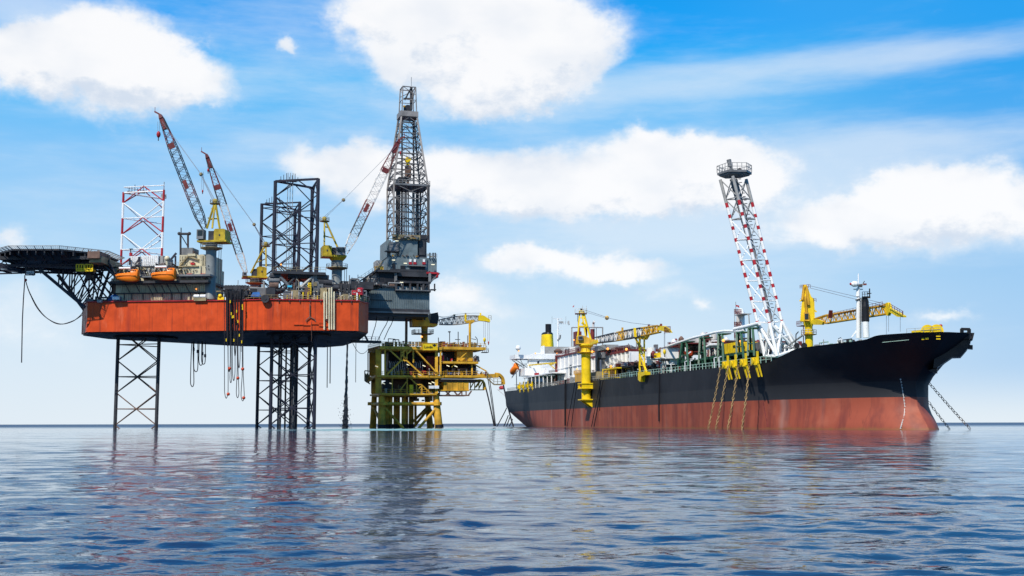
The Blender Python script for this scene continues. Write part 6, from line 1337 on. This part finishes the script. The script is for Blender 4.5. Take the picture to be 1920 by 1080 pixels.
m = MB('white'); m.tube(SH.at(1232, 700, -9), SH.at(1222, 700, -9), .1, 4); m.lathe(SH.at(1221, 671, -12), [(1.2, -2), (1.2, SH.at(1221, 652, -12).z - SH.at(1221, 671, -12).z)], 16); m.split('vertical_tank', pr_, smooth=True)
m = MB('white'); sb(m, 'white', 1239, 652.5, 1251, 673, -12.5, -7); m.use('mred'); SH.ibox(m, 1238, 651, 1252, 652, -12.6, -7); sb(m, 'white', 1241, 673, 1249, 684, -12.5, -9); m.build('control_cabin', pr_)
t = thing('cargo_container', 'small ribbed yellow container on a white stand beside the white cabin', 'container', SH.at(1231, 672, -13)); m = MB('yellow'); sb(m, 'yellow', 1224.5, 662, 1236.5, 671.4, -12.8, -8.5); SH.rib(m, 1225, 663, 1236, 671, -12.8, .7, .14); m.build('shell', t)
t = thing('rescue_boat', 'small rust-orange boat stowed between the green trestle legs', 'boat', SH.at(1292, 667, -12.5)); m = MB('ball')
ring = lambda z, w_, L: [SH.at(1292, 663, -12.5) + SH.x * (L * math.cos(q) * 1.0) + SH.y * (w_ * math.sin(q)) + Vector((0, 0, z)) for q in [2 * math.pi * k / 12 for k in range(12)]]
loft(m, [ring(-.9, .3, 1.2), ring(-.5, .8, 2.0), ring(.5, 1.1, 2.5)]); m.build('boat_hull', t); m = MB('white'); c = SH.at(1293, 662.5, -13.7); m.bar(c - SH.x * .8, c + SH.x * .8 + Vector((0, 0, .3)), .1, .3); m.build('name_strip', t)
# flare header pipe on green trestles
fl = thing('flare_pipe', 'long white flare pipe climbing on dark green trestles towards the striped tower', 'pipe', SH.P(200, -12, 14))
m = MB('white'); FPb = -12.4
m.path([SH.at(1250, 650, FPb), SH.at(1272, 642.5, FPb), SH.at(1300, 633.5, FPb), SH.at(1340, 623.5, FPb), SH.at(1358, 620.7, FPb), SH.at(1388, 621, FPb), SH.at(1396, 619, FPb)], .3, 10); m.path([SH.at(1377, 617.5, FPb), SH.at(1405, 611, FPb), SH.at(1424, 606, FPb)], .42, 10); m.build('pipe', fl, smooth=True)
def trestle(xt, yt, xb0, xb1, yb):
    m = MB('green'); sb(m, 'green', xt - 5.5, yt - .6, xt + 5.5, yt + 1.3, FPb - 1, FPb + 1)
    for (x0, x1, b0, b1) in ((xt - 3.5, xb0, FPb - .8, -14.5), (xt + 4, xb1, FPb - .8, -14.5), (xt - .6, xb0 + 6, FPb + .8, -9.5), (xt + 4.5, xb1 + 2, FPb + .8, -9.5)): m.bar(SH.at(x0, yt, b0), SH.at(x1, yb, b1), .42, .42)
    for u in (.55, .8): m.bar(SH.at(xt - 3.5 + (xb0 - xt + 3.5) * u, yt + (yb - yt) * u, FPb - .8 - 1.3 * u), SH.at(xt + 4 + (xb1 - xt - 4) * u, yt + (yb - yt) * u, FPb - .8 - 1.3 * u), .25, .25)
    m.build('trestle', fl)
trestle(1283, 641, 1273, 1290, 686); trestle(1316, 633, 1310, 1322, 683); trestle(1350, 626, 1346, 1356, 678); trestle(1385, 623, 1381, 1394, 672); trestle(1407, 615, 1402, 1414, 668)
lamp_at(fl, SH.at(1356.5, 638.5, -13.4), .45); lamp_at(fl, SH.at(1388, 640, -13), .3)
# process column
t = thing('process_column', 'white vertical process column with red railed landings and a small red flag', 'process column', SH.at(1388, 665, 2)); b = 2
m = MB('white'); m.lathe(SH.at(1391, 680, b), [(.95, 0), (.95, SH.at(1391, 578, b).z - SH.at(1391, 680, b).z - .8), (.5, SH.at(1391, 578, b).z - SH.at(1391, 680, b).z)], 18); m.build('vessel', t, smooth=True)
m = MB('wdirty'); m.tube(SH.at(1384, 665, b - 1), SH.at(1384, 585, b - 1), .45, 8)
for y in (589, 613, 634): sb(m, 'lsteel', 1377, y, 1391, y + 1.2, b - 1.5, b + 1); m.use('mred'); rail(m, [SH.at(1377, y, b - 1.5), SH.at(1390, y, b - 1.5)], 1.2, .5, .07); m.use('lsteel'); m.tube(SH.at(1377.5, y, b - 1.4), SH.at(1377.5, y + 21, b - 1.4), .08, 4)
m.use('lsteel'); m.path([SH.at(1396, 588, b), SH.at(1404, 591, b), SH.at(1405, 607, b)], .16, 5); m.build('landing', t)
m = MB('lsteel'); m.tube(SH.at(1379.5, 589, b), SH.at(1379.5, 566, b), .07, 4); m.use('red'); m.add([SH.at(1379.7, 571.5, b), SH.at(1386, 573, b + .3), SH.at(1386, 577.5, b + .3), SH.at(1383, 575, b), SH.at(1379.7, 575, b)], [(0, 1, 2, 3, 4)]); m.build('flag', t)
for i, (x0, y0, x1, y1, lab) in enumerate([(1357, 643, 1382, 662.5, 'larger yellow container cabin behind the chain stoppers'), (1385, 644, 1400, 662.5, 'narrower yellow container cabin partly hidden by green trestle legs')]):
    t = thing('cargo_container', lab, 'container', SH.at(x0, y1, -9), 'yellow cabins on the ship deck'); m = MB('yellow'); SH.ibox(m, x0, y0, x1, y1, -9, -4); SH.rib(m, x0 + 7, y0 + 1, x1 - .5, y1 - 1, -9, .8, .08); m.build('shell', t)
    m = MB('glass'); SH.ibox(m, x1 - 8, y0 + 4.5, x1 - 4.5, y0 + 8, -9.2, -9.1); m.build('window', t)
    m = MB('green'); SH.ibox(m, x0, y1 + .2, x1, y1 + 3, -9, -4); SH.ibox(m, x0 + 10, y1 + 3, x0 + 12, y1 + 14, -9, -8); m.build('stand', t)
# ---------------- flare tower
ft_ = thing('flare_tower', 'tall leaning white lattice flare tower with red bands and a grey top platform', 'flare tower', SH.P(230, -6, 14))
WT = facing(SH.P(231, -9, 0)); FB = 0.0; TW = lambda x, y, d=0: WT.at(x, y, d)
TL = [TW(1350.5, 337), TW(1374, 330, -2.6), TW(1399, 336), TW(1379, 336, 2.6)]
BL = [TW(1420, 604), TW(1443, 606, -2.6), TW(1466, 602), TW(1447, 604, 2.6)]
FT = [TW(1434, 668, -.5), TW(1457, 668, -4.0), TW(1492, 655, 0), TW(1462, 664, 4.5)]
NBAY = 7; zc_l = [k / NBAY for k in range(NBAY + 1)]; GR = .14 + .02
def col(u, j, i=None):
    if u < .165: return 'lsteel'
    ph = ((u - .165) / .835 * 10.2 + (j % 2) * .0) % 1
    return 'red' if ph < .34 else 'white'
for j in range(4):
    m = MB('white'); K = 120
    if j == 3: m.use('steel'); m.tube(TL[j], BL[j], .42, 8)
    else:
        for k in range(K):
            m.use(col(k / K, j)); m.tube(TL[j].lerp(BL[j], k / K), TL[j].lerp(BL[j], (k + 1) / K), .34, 8)
    m.use('white'); m.tube(BL[j], FT[j], .36, 8); m.build('tower_leg', ft_)
m = MB('white'); order = [0, 1, 2, 3]
for k in range(NBAY):
    u0, u1 = zc_l[k], zc_l[k + 1]; m.use('lsteel' if u0 < .15 else 'white')
    for q in range(4):
        j, j2 = order[q], order[(q + 1) % 4]
        m.tube(TL[j].lerp(BL[j], u0), TL[j2].lerp(BL[j2], u1), .11, 5); m.tube(TL[j].lerp(BL[j], u1), TL[j2].lerp(BL[j2], u1), .13, 5)
        if u0 < .15: m.tube(TL[j].lerp(BL[j], u1), TL[j2].lerp(BL[j2], u0), .13, 5)
for q in range(4):
    j, j2 = order[q], order[(q + 1) % 4]; m.use('white'); m.tube(BL[j], FT[j2], .3, 6); m.tube(BL[j2], FT[j], .3, 6); m.tube(BL[j].lerp(FT[j], .5), BL[j2].lerp(FT[j2], .5), .2, 5); m.tube(FT[j], FT[j2], .3, 6)
m.tube(WT.at(1466, 604, FB), WT.at(1500, 652, FB + 2), .35, 6); m.tube(WT.at(1455, 640, FB), WT.at(1490, 656, FB + 2), .25, 6)
for k in range(8): m.tube(WT.at(1432 + k * 8, 668 - k, FB - 2), WT.at(1436 + k * 7, 645, FB), .12, 5)
m.build('bracing', ft_)
m = MB('steel'); m.tube(TL[3].lerp(TL[0], .3), BL[3].lerp(BL[0], .1), .3, 8); m.use('dsteel')
for k in range(40): c = TL[3].lerp(BL[3], k / 40) + WT.x * .9; m.tube(c - WT.x * .3, c + WT.x * .3, .1, 4)
m.build('flare_riser', ft_, 'grey riser pipe inside the tower')
m = MB('steel'); pc_ = WT.at(1376, 327, FB); hp = [pc_ + WT.x * x + WT.y * y + Vector((0, 0, 0)) for (x, y) in ((-3.5, 0), (-1.1, -3.1), (2.7, -2.1), (3.7, 1.0), (1.3, 3.3), (-2.1, 3.0))]
m.prism(hp, (0, 0, .45)); m.use('steel'); m.prism([h * 1.0 - Vector((0, 0, .3)) + (pc_ - h) * .12 for h in hp], (0, 0, .28))
m.use('lsteel'); rail(m, [h + Vector((0, 0, .45)) for h in hp + hp[:1]], 1.5, .9, .07); m.build('top_platform', ft_)
m = MB('steel'); q0 = WT.at(1372, 326, FB); q1 = WT.at(1366.5, 299.5, FB); m.tube(q0, q0.lerp(q1, .55), .22, 8); m.tube(q0 + WT.x, q0.lerp(q1, .55), .15, 6); m.use('steel'); m.tube(q0.lerp(q1, .5), q1, .42, 10, .5); m.use('dsteel'); m.bar(q0 + WT.x * .6, q0 + WT.x * 2 + Vector((0, 0, .9)), .6, .8); m.tube(q0 - WT.x, q0.lerp(q1, .4), .12, 5); m.build('burner_tip', ft_)
# ---------------- ship crane on its side column
c1 = thing('column_crane', 'bright yellow crane on a tall round column fixed to the ship side', 'crane', SH.P(SH.inv(1099, 760, -18.2)[0], -18.2, 8), 'yellow cranes on the ship')
CBb = -18.4; P = lambda x, y, d=0: SH.at(x, y, CBb + d)
cc_ = P(1099, 700); zc0 = P(1099, 751).z; zc1 = P(1099, 645).z
m = MB('yellow'); cx_ = Vector((cc_.x, cc_.y, 0)); m.lathe(cx_ + Vector((0, 0, zc0)), [(1.42, 0), (1.42, P(1099, 664).z - zc0), (1.9, P(1099, 663).z - zc0), (1.55, P(1099, 659).z - zc0), (1.55, P(1099, 652).z - zc0), (2.2, P(1099, 648).z - zc0), (2.2, zc1 - zc0)], 26); col_ = m.build('column', c1, smooth=True)
m = MB('yellow'); a_, _ = SH.inv(1099, 724, CBb); z_a = P(1099, 718.5).z; z_b = P(1099, 729.5).z
SH.box(m, a_ - 2.2, a_ + 2.5, CBb - 2.0, -16.9, z_a - .3, z_a); SH.box(m, a_ - 2.2, a_ + 2.5, CBb - 2.0, -16.9, z_b, z_b + .3)
for q in (-2.0, -.9, .9, 2.2): SH.box(m, a_ + q - .12, a_ + q + .12, CBb - 1.9, -16.9, z_b, z_a)
z_c = P(1099, 750.5).z; SH.box(m, a_ - 2.1, a_ + 2.1, CBb - 2, -16.9, z_c, z_c + .35); m.prism([SH.P(a_ - 1.6, CBb - 1.6, z_c), SH.P(a_ - 1.6, -16.9, z_c), SH.P(a_ - 1.6, -16.9, z_c - 2.2)], SH.x * .3); m.prism([SH.P(a_ + 1.3, CBb - 1.6, z_c), SH.P(a_ + 1.3, -16.9, z_c), SH.P(a_ + 1.3, -16.9, z_c - 2.2)], SH.x * .3)
m.use('mred'); SH.box(m, a_ + .4, a_ + 1.2, CBb - 1.95, CBb - 1.85, z_b + .6, z_a - .6); m.split('hull_bracket', c1)
m = MB('ypl'); m.lathe(cx_ + Vector((0, 0, P(1099, 662.5).z)), [(2.0, 0), (2.7, .2), (2.7, .35)], 18); m.use('mred'); rail(m, [cx_ + Vector((2.6 * math.cos(t), 2.6 * math.sin(t), P(1099, 662.5).z + .3)) for t in [2 * math.pi * k / 12 for k in range(13)]], 1.1, .9, .06); m.build('walkway', c1)
W1 = facing(cx_); PW = lambda x, y, d=0: W1.at(x, y, d)
m = MB('ypl'); m.prism([PW(x, y, -1.8) for (x, y) in ((1079, 643), (1081, 630), (1089, 628), (1100, 631), (1108, 636), (1118, 637), (1120, 645), (1079, 645))], W1.y * 3.6); m.use('steel'); W1.ibox(m, 1084, 630, 1093, 637.5, 0 - 2.5, 0 - 1.9); m.use('glass'); W1.ibox(m, 1085.5, 631, 1092, 635.5, 0 - 2.6, 0 - 2.5); m.use('mred'); W1.ibox(m, 1084, 614, 1088, 627, 0 + 1, 0 + 3); W1.ibox(m, 1097, 614, 1101, 630, 0 + .5, 0 + 1.5); m.build('machinery_house', c1)
m = MB('yellow'); 
for s in (-1, 1):
    for (x0, y0, x1, y1) in ((1083, 632, 1087.5, 582), (1108, 637, 1093, 582), (1098, 630, 1090.5, 582), (1091, 605, 1100, 612)): m.bar(PW(x0, y0, s * 1.6), PW(x1, y1, s * .7), .42, .5)
m.bar(PW(1085, 612, -1.4), PW(1102, 612, -1.4), .4, .4); m.bar(PW(1087, 596, -1), PW(1096, 596, -1), .3, .3); m.use('black'); W1.ibox(m, 1088, 578, 1092.5, 582.5, 0 - .8, 0 + .8); m.build('a_frame', c1)
m = MB('mred'); T_ = PW(1091, 587)
W1.ibox(m, 1078, 587, 1100, 588, 0 - 1.6, 0 + 1.6); a0_, z0_ = W1.inv(1078, 587, 0 - 1.6); a1_, _ = W1.inv(1100, 587, 0 - 1.6); m.use('wdirty'); rail(m, [W1.P(a0_, 0 - 1.6, z0_), W1.P(a1_, 0 - 1.6, z0_), W1.P(a1_, 0 + 1.6, z0_)], 1.3, .9, .07); m.tube(PW(1083.5, 588, 1), PW(1083.5, 612, 1), .12, 4); m.tube(PW(1092, 580), PW(1092, 573), .07, 4); m.tube(PW(1099.5, 585), PW(1099.5, 573), .05, 4); m.use('red'); m.bar(PW(1074, 576), PW(1076.5, 573), .2, .25); m.build('top_landing', c1)
A = P(1119, 638); Bm = P(1236, 616.5); dd = (Bm - A).normalized(); nr = dd.cross(SH.y).normalized()
def boomx(par, A, Bm, nrv, dep, nb, bands, rc=.15, rb=.09, sh=None):
    m = MB(); rings = []
    for k in range(nb + 1):
        q = k / nb; c = A.lerp(Bm, q); s = sh(q) if sh else 1; rings.append([c + nrv * s + dep, c + nrv * s - dep, c - nrv * s - dep, c - nrv * s + dep])
    for k in range(nb):
        m.use(bands(k / nb))
        for j in range(4): m.tube(rings[k][j], rings[k + 1][j], rc, 5)
        m.use('wdirty' if bands(k / nb) in ('navy', 'dsteel', 'wdirty') else 'ypl')
        for j in (0, 2): m.tube(rings[k][j], rings[k + 1][(j + 1) % 4], rb, 4)
        for j in (1, 3):
            a, b = (j, (j + 1) % 4) if k % 2 else ((j + 1) % 4, j); m.tube(rings[k][a], rings[k + 1][b], rb * 1.2, 4)
        for j in range(4): m.tube(rings[k + 1][j], rings[k + 1][(j + 1) % 4], rb, 4)
    return m.build('boom', par)
bo = boomx(c1, A, Bm, nr * 1.0, SH.y * .45, 26, lambda q: 'ypl' if q > .75 or (q > .32 and q < .5 and int(q * 60) % 2) else ('navy' if q > .6 or q < .3 else ('wdirty' if int(q * 26) % 3 == 0 else 'dsteel')), .19, .1, lambda q: .8 + .3 * math.sin(q * math.pi))
m = MB('yellow'); m.prism([P(x, y, -.35) for (x, y) in ((1234, 611.5), (1244, 611), (1252, 617), (1256, 624), (1248, 623), (1240, 620), (1234, 619))], SH.y * .7)
for (x, y0, y1) in ((1167, 614, 621), (1216.5, 608, 613), (1239.5, 607, 612)): m.use('ypl' if x < 1200 else 'mred'); m.bar(P(x, y0), P(x, y1), .5, .5)
m.use('yellow'); m.bar(P(1190, 615, -1.1), P(1191.5, 632, -1.1), .6, .3); m.bar(P(1120, 640, -.9), P(1108, 645, -.9), .5, .8); m.split('boom_bracket', bo)
m = MB('mred'); rail(m, [P(1246, 625, -.5), P(1257, 624, -.5)], 1.5, .7, .07); m.use('yellow'); m.build('head_basket', bo)
m = MB('lrope'); mid = P(1138, 596)
for s in (-.5, .5): m.path([P(1093, 580, s), P(1138, 595, s)], .07, 4); m.path([P(1094, 584, s), P(1138, 597, s)], .06, 4); m.path([P(1138, 596, s), P(1185, 605.5, s), P(1216, 609, s), P(1236, 610.5, s)], .07, 4)
m.use('ypl'); m.ball(mid, .6); m.build('pendant_line', c1); mk_hook(c1, SH, 1246, 624, 655, CBb, 'yellow', .4)
lamp_at(c1, P(1110.5, 659.5, -1), .45)
t = thing('boom_rest', 'tall yellow trestle carrying the column crane boom beside the ship rail', 'boom rest', P(1200, 706, .8)); b_ = .9
m = MB('yellow'); Q = lambda x, y, d=0: SH.at(x, y, -16.6 + d)
for (x0, y0, x1, y1, w_) in ((1199.5, 632, 1199.5, 702, .5), (1208, 633, 1208, 668, .4), (1190, 631, 1199.5, 650, .4), (1201, 670, 1214, 701, .4), (1199.5, 652, 1207, 669, .3), (1208, 668, 1209, 700, .3), (1199.5, 652.5, 1207, 652.5, .25), (1199.5, 665, 1205, 665, .25), (1199.5, 685, 1208, 685, .3), (1200, 667, 1211, 692, .25)): m.bar(Q(x0, y0), Q(x1, y1), w_, w_)
m.bar(Q(1188, 630.5), Q(1212, 631.5), .9, .7); m.prism([Q(x, y, -.4) for (x, y) in ((1188, 629), (1191, 629), (1196, 633), (1206, 633), (1210, 628), (1213, 629), (1208, 637), (1192, 635))], SH.y * .8); m.build('frame', t)
m = MB('yellow'); m.prism([Q(x, y, -1.6) for (x, y) in ((1196, 698), (1209, 697), (1209, 703), (1202, 706), (1200.5, 716), (1196, 712))], SH.y * 1.5); m.use('brown'); m.tube(Q(1205, 694, 1), Q(1205, 688, 1), .5, 8); m.build('foot_bracket', t)
# ---------------- forward crane
c2 = thing('column_crane', 'yellow crane with a tall box body near the bow, boom passing behind the white mast', 'crane', SH.at(1515, 648, 3), 'yellow cranes on the ship')
C2 = 4.0; P2 = lambda x, y, d=0: SH.at(x, y, C2 + d); cb_ = P2(1517, 640); cz = deckz(240)
m = MB('yellow'); o_ = Vector((cb_.x, cb_.y, cz)); zz = lambda y: P2(1517, y).z - cz
m.lathe(o_, [(.85, 0), (.85, zz(626)), (.85, zz(612)), (1.15, zz(607)), (1.15, zz(603))], 22); m.build('column', c2, smooth=True)
m = MB('ypl'); m.lathe(o_, [(.9, zz(629)), (1.7, zz(627.5)), (1.7, zz(627))], 16); m.use('wdirty'); rail(m, [o_ + Vector((1.65 * math.cos(t_), 1.65 * math.sin(t_), zz(627))) for t_ in [2 * math.pi * k / 10 for k in range(11)]], 1.0, .9, .05); m.use('mred'); m.tube(P2(1506.5, 650, -1), P2(1506.5, 612, -1), .1, 4)
SH.ibox(m, 1493.5, 610.5, 1504, 611.5, C2 - 1.2, C2 + 1.2); a0_, z0_ = SH.inv(1493.5, 610.5, C2 - 1.2); a1_, _ = SH.inv(1504, 610.5, C2 - 1.2); rail(m, [SH.P(a0_, C2 - 1.2, z0_), SH.P(a1_, C2 - 1.2, z0_)], .9, .5, .05); m.build('walkway', c2)
W2 = facing(o_); PX = lambda x, y, d=0: W2.at(x, y, d)
m = MB('yellow'); m.prism([PX(x, y, -.8) for (x, y) in ((1503, 572), (1504, 563), (1507, 553), (1507, 535), (1513, 535), (1521, 556), (1527, 561), (1528, 601), (1518, 604), (1500, 602))], W2.y * 1.6)
m.use('ypl'); m.bar(PX(1509, 556, -1.1), PX(1513, 603, -1.1), .35, 1.0); m.bar(PX(1512, 537, -1.1), PX(1516, 572, -1.1), .5, .5); m.bar(PX(1507, 537, -1.0), PX(1504, 562, -1.0), .4, .4); m.use('yellow'); m.bar(PX(1526, 581, -.5), PX(1531, 585, -.5), .4, .3); m.bar(PX(1499, 564, -.5), PX(1505, 563, -.5), .4, .3); m.build('box_body', c2)
m = MB('ypl'); m.prism([PX(x, y, -1.9) for (x, y) in ((1507, 585), (1517, 586), (1518, 602), (1508, 601))], W2.y * 1.0); cb2 = m.build('cab', c2); m = MB('glass'); W2.ibox(m, 1509, 588, 1516, 598.5, - 2.0, - 1.92); m.build('window', cb2)
m = MB('ypl'); W2.ibox(m, 1505, 533.5, 1512, 541, - .7,  .7); m.use('mred')
for (x, y, w_) in ((1503.5, 541, 5), (1516, 540, 5), (1528, 566, 3.5)): a0_, z0_ = W2.inv(x - w_ / 1.5, y, - .8); a1_, _ = W2.inv(x + w_ / 1.5, y, - .8); rail(m, [W2.P(a0_, - .8, z0_), W2.P(a1_, - .8, z0_)], .75, .35, .05)
for k in range(9): m.tube(PX(1500.5, 560 + k * 5, -.4), PX(1502.5, 560 + k * 5, -.4), .05, 4)
m.build('top_landing', c2)
A2 = P2(1529, 602); B2 = P2(1664, 580); d2 = (B2 - A2).normalized(); n2 = d2.cross(SH.y).normalized()
bo2 = boomx(c2, A2, B2, n2 * .8, SH.y * .3, 24, lambda q: 'ypl', .2, .07, lambda q: .55 + .5 * min(1, q * 6))
m = MB('yellow'); m.prism([P2(x, y, -.8) for (x, y) in ((1518, 602), (1530, 598), (1543, 603), (1541, 609), (1526, 609))], SH.y * .5); m.prism([P2(x, y, -.3) for (x, y) in ((1656, 570), (1664, 567), (1668, 578), (1694, 592), (1694, 595), (1682, 594), (1667, 585), (1664, 592), (1660, 591), (1658, 586))], SH.y * .6)
m.use('mred'); pr3 = [P2(1668, 577, -.7), P2(1692, 591, -.7)]; rail(m, pr3, .8, .8, .05); rail(m, [P2(1560, 594, -.7), P2(1655, 573.5, -.7)], .8, 1.2, .04); m.bar(P2(1556, 596, -.9), P2(1558, 582, -.9), .7, .4); m.tube(P2(1693, 595), P2(1693, 583), .06, 4); m.build('boom_head', bo2)
m = MB('lrope')
for s in (-.5, .5): m.path([P2(1519, 536, s), P2(1600, 555, s), P2(1660, 570, s)], .06, 4); m.path([P2(1519, 540, s), P2(1600, 560, s), P2(1658, 574, s)], .06, 4)
for (x, y0, y1) in ((1662, 592, 627), (1666, 592, 622), (1688, 594, 622)): m.tube(P2(x, y0), P2(x, y1), .04, 4)
m.build('pendant_line', c2)
# ---------------- masts on the forecastle
W3 = facing(SH.at(1612, 633, 0))
t = thing('signal_mast', 'white pole mast with crossarms and a radar, tallest on the forecastle', 'mast', W3.at(1610, 634, 0)); q = lambda x, y, d=0: W3.at(x, y, d)
m = MB('white'); m.tube(q(1609, 634), q(1609.5, 560), .42, 10, .38); m.tube(q(1613, 634, .6), q(1613, 562, .6), .25, 8); m.tube(q(1609.5, 560), q(1609.5, 513), .26, 8, .1); m.tube(q(1608.5, 556), q(1609, 540), .42, 8, .3)
m.bar(q(1597, 632), q(1606, 620), .2, .25); m.bar(q(1600, 542.5), q(1618, 542.5), .2, .2); m.use('dsteel'); m.bar(q(1604, 563, -.4), q(1614, 560, -.4), .3, .2); m.build('pole', t)
m = MB('white'); m.lathe(q(1602.5, 532.5, -.8), [(.25, -.7), (.55, -.3), (.55, .3), (.25, .7)], 12, ax=(1, 0, 0)); m.use('red'); m.lathe(q(1602.5, 532.5, -.8), [(.15, -.95), (.3, -.7)], 10, ax=(1, 0, 0)); m.use('lsteel'); m.bar(q(1602, 535, -.4), q(1609, 535, -.4), .15, .15); m.bar(q(1610, 534.5, -.4), q(1624, 533, -.4), .25, .3); m.use('dsteel'); W3.ibox(m, 1611, 533, 1617, 538, -.8, -.2); m.bar(q(1618, 532, -.4), q(1621, 527, -.4), .15, .15); m.use('mred'); m.bar(q(1619, 533, -.5), q(1625, 533, -.5), .25, .3); m.build('radar_scanner', t)
t = thing('vent_post', 'thick black topped post with a white foot just right of the pole mast', 'post', W3.at(1623, 632, -1))
m = MB('white'); vb = q(1624, 633, -1); vz = lambda y: q(1624, y, -1).z - vb.z
m.lathe(vb, [(.62, 0), (.62, vz(603))], 18); m.build('foot', t, smooth=True); m = MB('black'); m.lathe(vb, [(.66, vz(603)), (.72, vz(602)), (.72, vz(575)), (.55, vz(566)), (.5, vz(556))], 18); m.prism([q(x, y, -1.4) for (x, y) in ((1617, 602), (1617, 557), (1626, 557), (1629, 565), (1629, 602))], W3.y * 1.0)
W3.ibox(m, 1616, 555.5, 1632, 557.5, -1.8, .3); m.build('trunk', t)
m = MB('black'); a0_, z0_ = W3.inv(1617, 556, -1.8); a1_, _ = W3.inv(1631, 556, -1.8); rail(m, [W3.P(a0_, -1.8, z0_), W3.P(a1_, -1.8, z0_)], .9, .4, .06); m.tube(q(1630.5, 557, -1), q(1630.5, 541, -1), .12, 5); m.bar(q(1626, 550, -1), q(1634, 550, -1), .15, .15); m.use('lsteel'); m.path([q(1615, 603, -1.5), q(1615, 558, -1.5)], .1, 4); m.build('top_rail', t)
# forecastle kit
m = MB('lgreen'); a0 = SH.inv(1500, 650, -15)[0]; a1 = SH.inv(1562, 642, -14)[0]; clutter(m, SH, a0, a1, -12, -4, deckz(a0 + 2), deckz(a0 + 2) + 1.6, 40, 71, ['lgreen', 'white', 'dsteel', 'lsteel'], .5); m.use('black')
for x in (1494, 1508): m.lathe(SH.at(x, 648, -13), [(.55, -.3), (.55, .3)], 12, ax=tuple(W3.y))
m.use('dsteel'); m.path([SH.at(1492, 647, -12), SH.at(1492.5, 627, -12), SH.at(1497, 622, -12)], .1, 4)
m.use('lsteel')
for (x0, y0, x1, y1) in ((1478, 648, 1506, 628), (1470, 652, 1500, 652), (1478, 632, 1492, 656)): m.tube(SH.at(x0, y0, -10), SH.at(x1, y1, -10), .18, 5)
m.split('forecastle_fittings', sp_)
W4 = facing(SH.P(262, 0, 0))
w1 = thing('anchor_windlass', 'bright yellow double drum windlass on the bow deck', 'windlass', W4.at(1740, 622, -2))
for i, (x, r) in enumerate(((1739, 1.15), (1756, 1.2))):
    m = MB('yellow'); c = W4.at(x, 621, -2); m.lathe(c - W4.y * .6, [(r, 0), (r, .15), (r * .6, .2), (r * .6, 1.0), (r, 1.05), (r, 1.2)], 22, ax=tuple(W4.y)); m.build('drum', w1, smooth=True)
m = MB('yellow'); m.prism([W4.at(x, y, -2.4) for (x, y) in ((1709, 620), (1728, 618), (1740, 620), (1762, 621), (1762, 624), (1709, 624))], W4.y * 1.8); m.build('bed', w1)
m = MB('lsteel'); rail(m, [W4.at(1700, 625, -3), W4.at(1764, 621.5, -3)], .8, 1.2, .04, 2); m.tube(W4.at(1764, 621, -2), W4.at(1764, 609, -2), .1, 4); m.use('red'); m.ball(W4.at(1764, 611, -2), .3); m.build('bow_railing', sp_)
# bow sponson with roller frame
bs = thing('bow_roller', 'black overhanging bow platform with a square roller frame at the ship tip', 'bow structure', SH.P(277, 3, 15))
BB = 0.0; W5 = facing(SH.P(275, 4, 0)); K = lambda x, y, d=0: W5.at(x, y, BB + d)
m = MB('black'); m.prism([K(x, y) for (x, y) in ((1757, 622), (1768, 622), (1770, 633), (1774, 631), (1779, 626), (1794, 627), (1799, 632), (1816, 633), (1820, 641), (1813, 655), (1801, 669), (1785, 669.5), (1757, 689), (1750, 690))], W5.y * 5)
m.prism([K(x, y, 1) for (x, y) in ((1741, 694), (1757, 690), (1757, 699), (1745, 697))], W5.y * 4); m.prism([K(x, y, 1) for (x, y) in ((1810, 646), (1824, 647), (1824, 654), (1813, 653))], W5.y * 3); m.build('sponson', bs)
m = MB('black')
for (x0, y0, x1, y1) in ((1803.5, 616, 1803.5, 634), (1817, 617, 1817, 634), (1802, 617, 1819, 617.5), (1802, 633, 1822, 633)): m.bar(K(x0, y0, -.3), K(x1, y1, -.3), .5, .45)
m.prism([K(x, y, .2) for (x, y) in ((1818, 624), (1827, 624), (1824, 636), (1818, 640))], W5.y * 3); m.build('roller_frame', bs)
m = MB('lsteel'); W5.ibox(m, 1806, 623, 1815, 632.5, BB + .3, BB + .6); m.build('roller', bs)
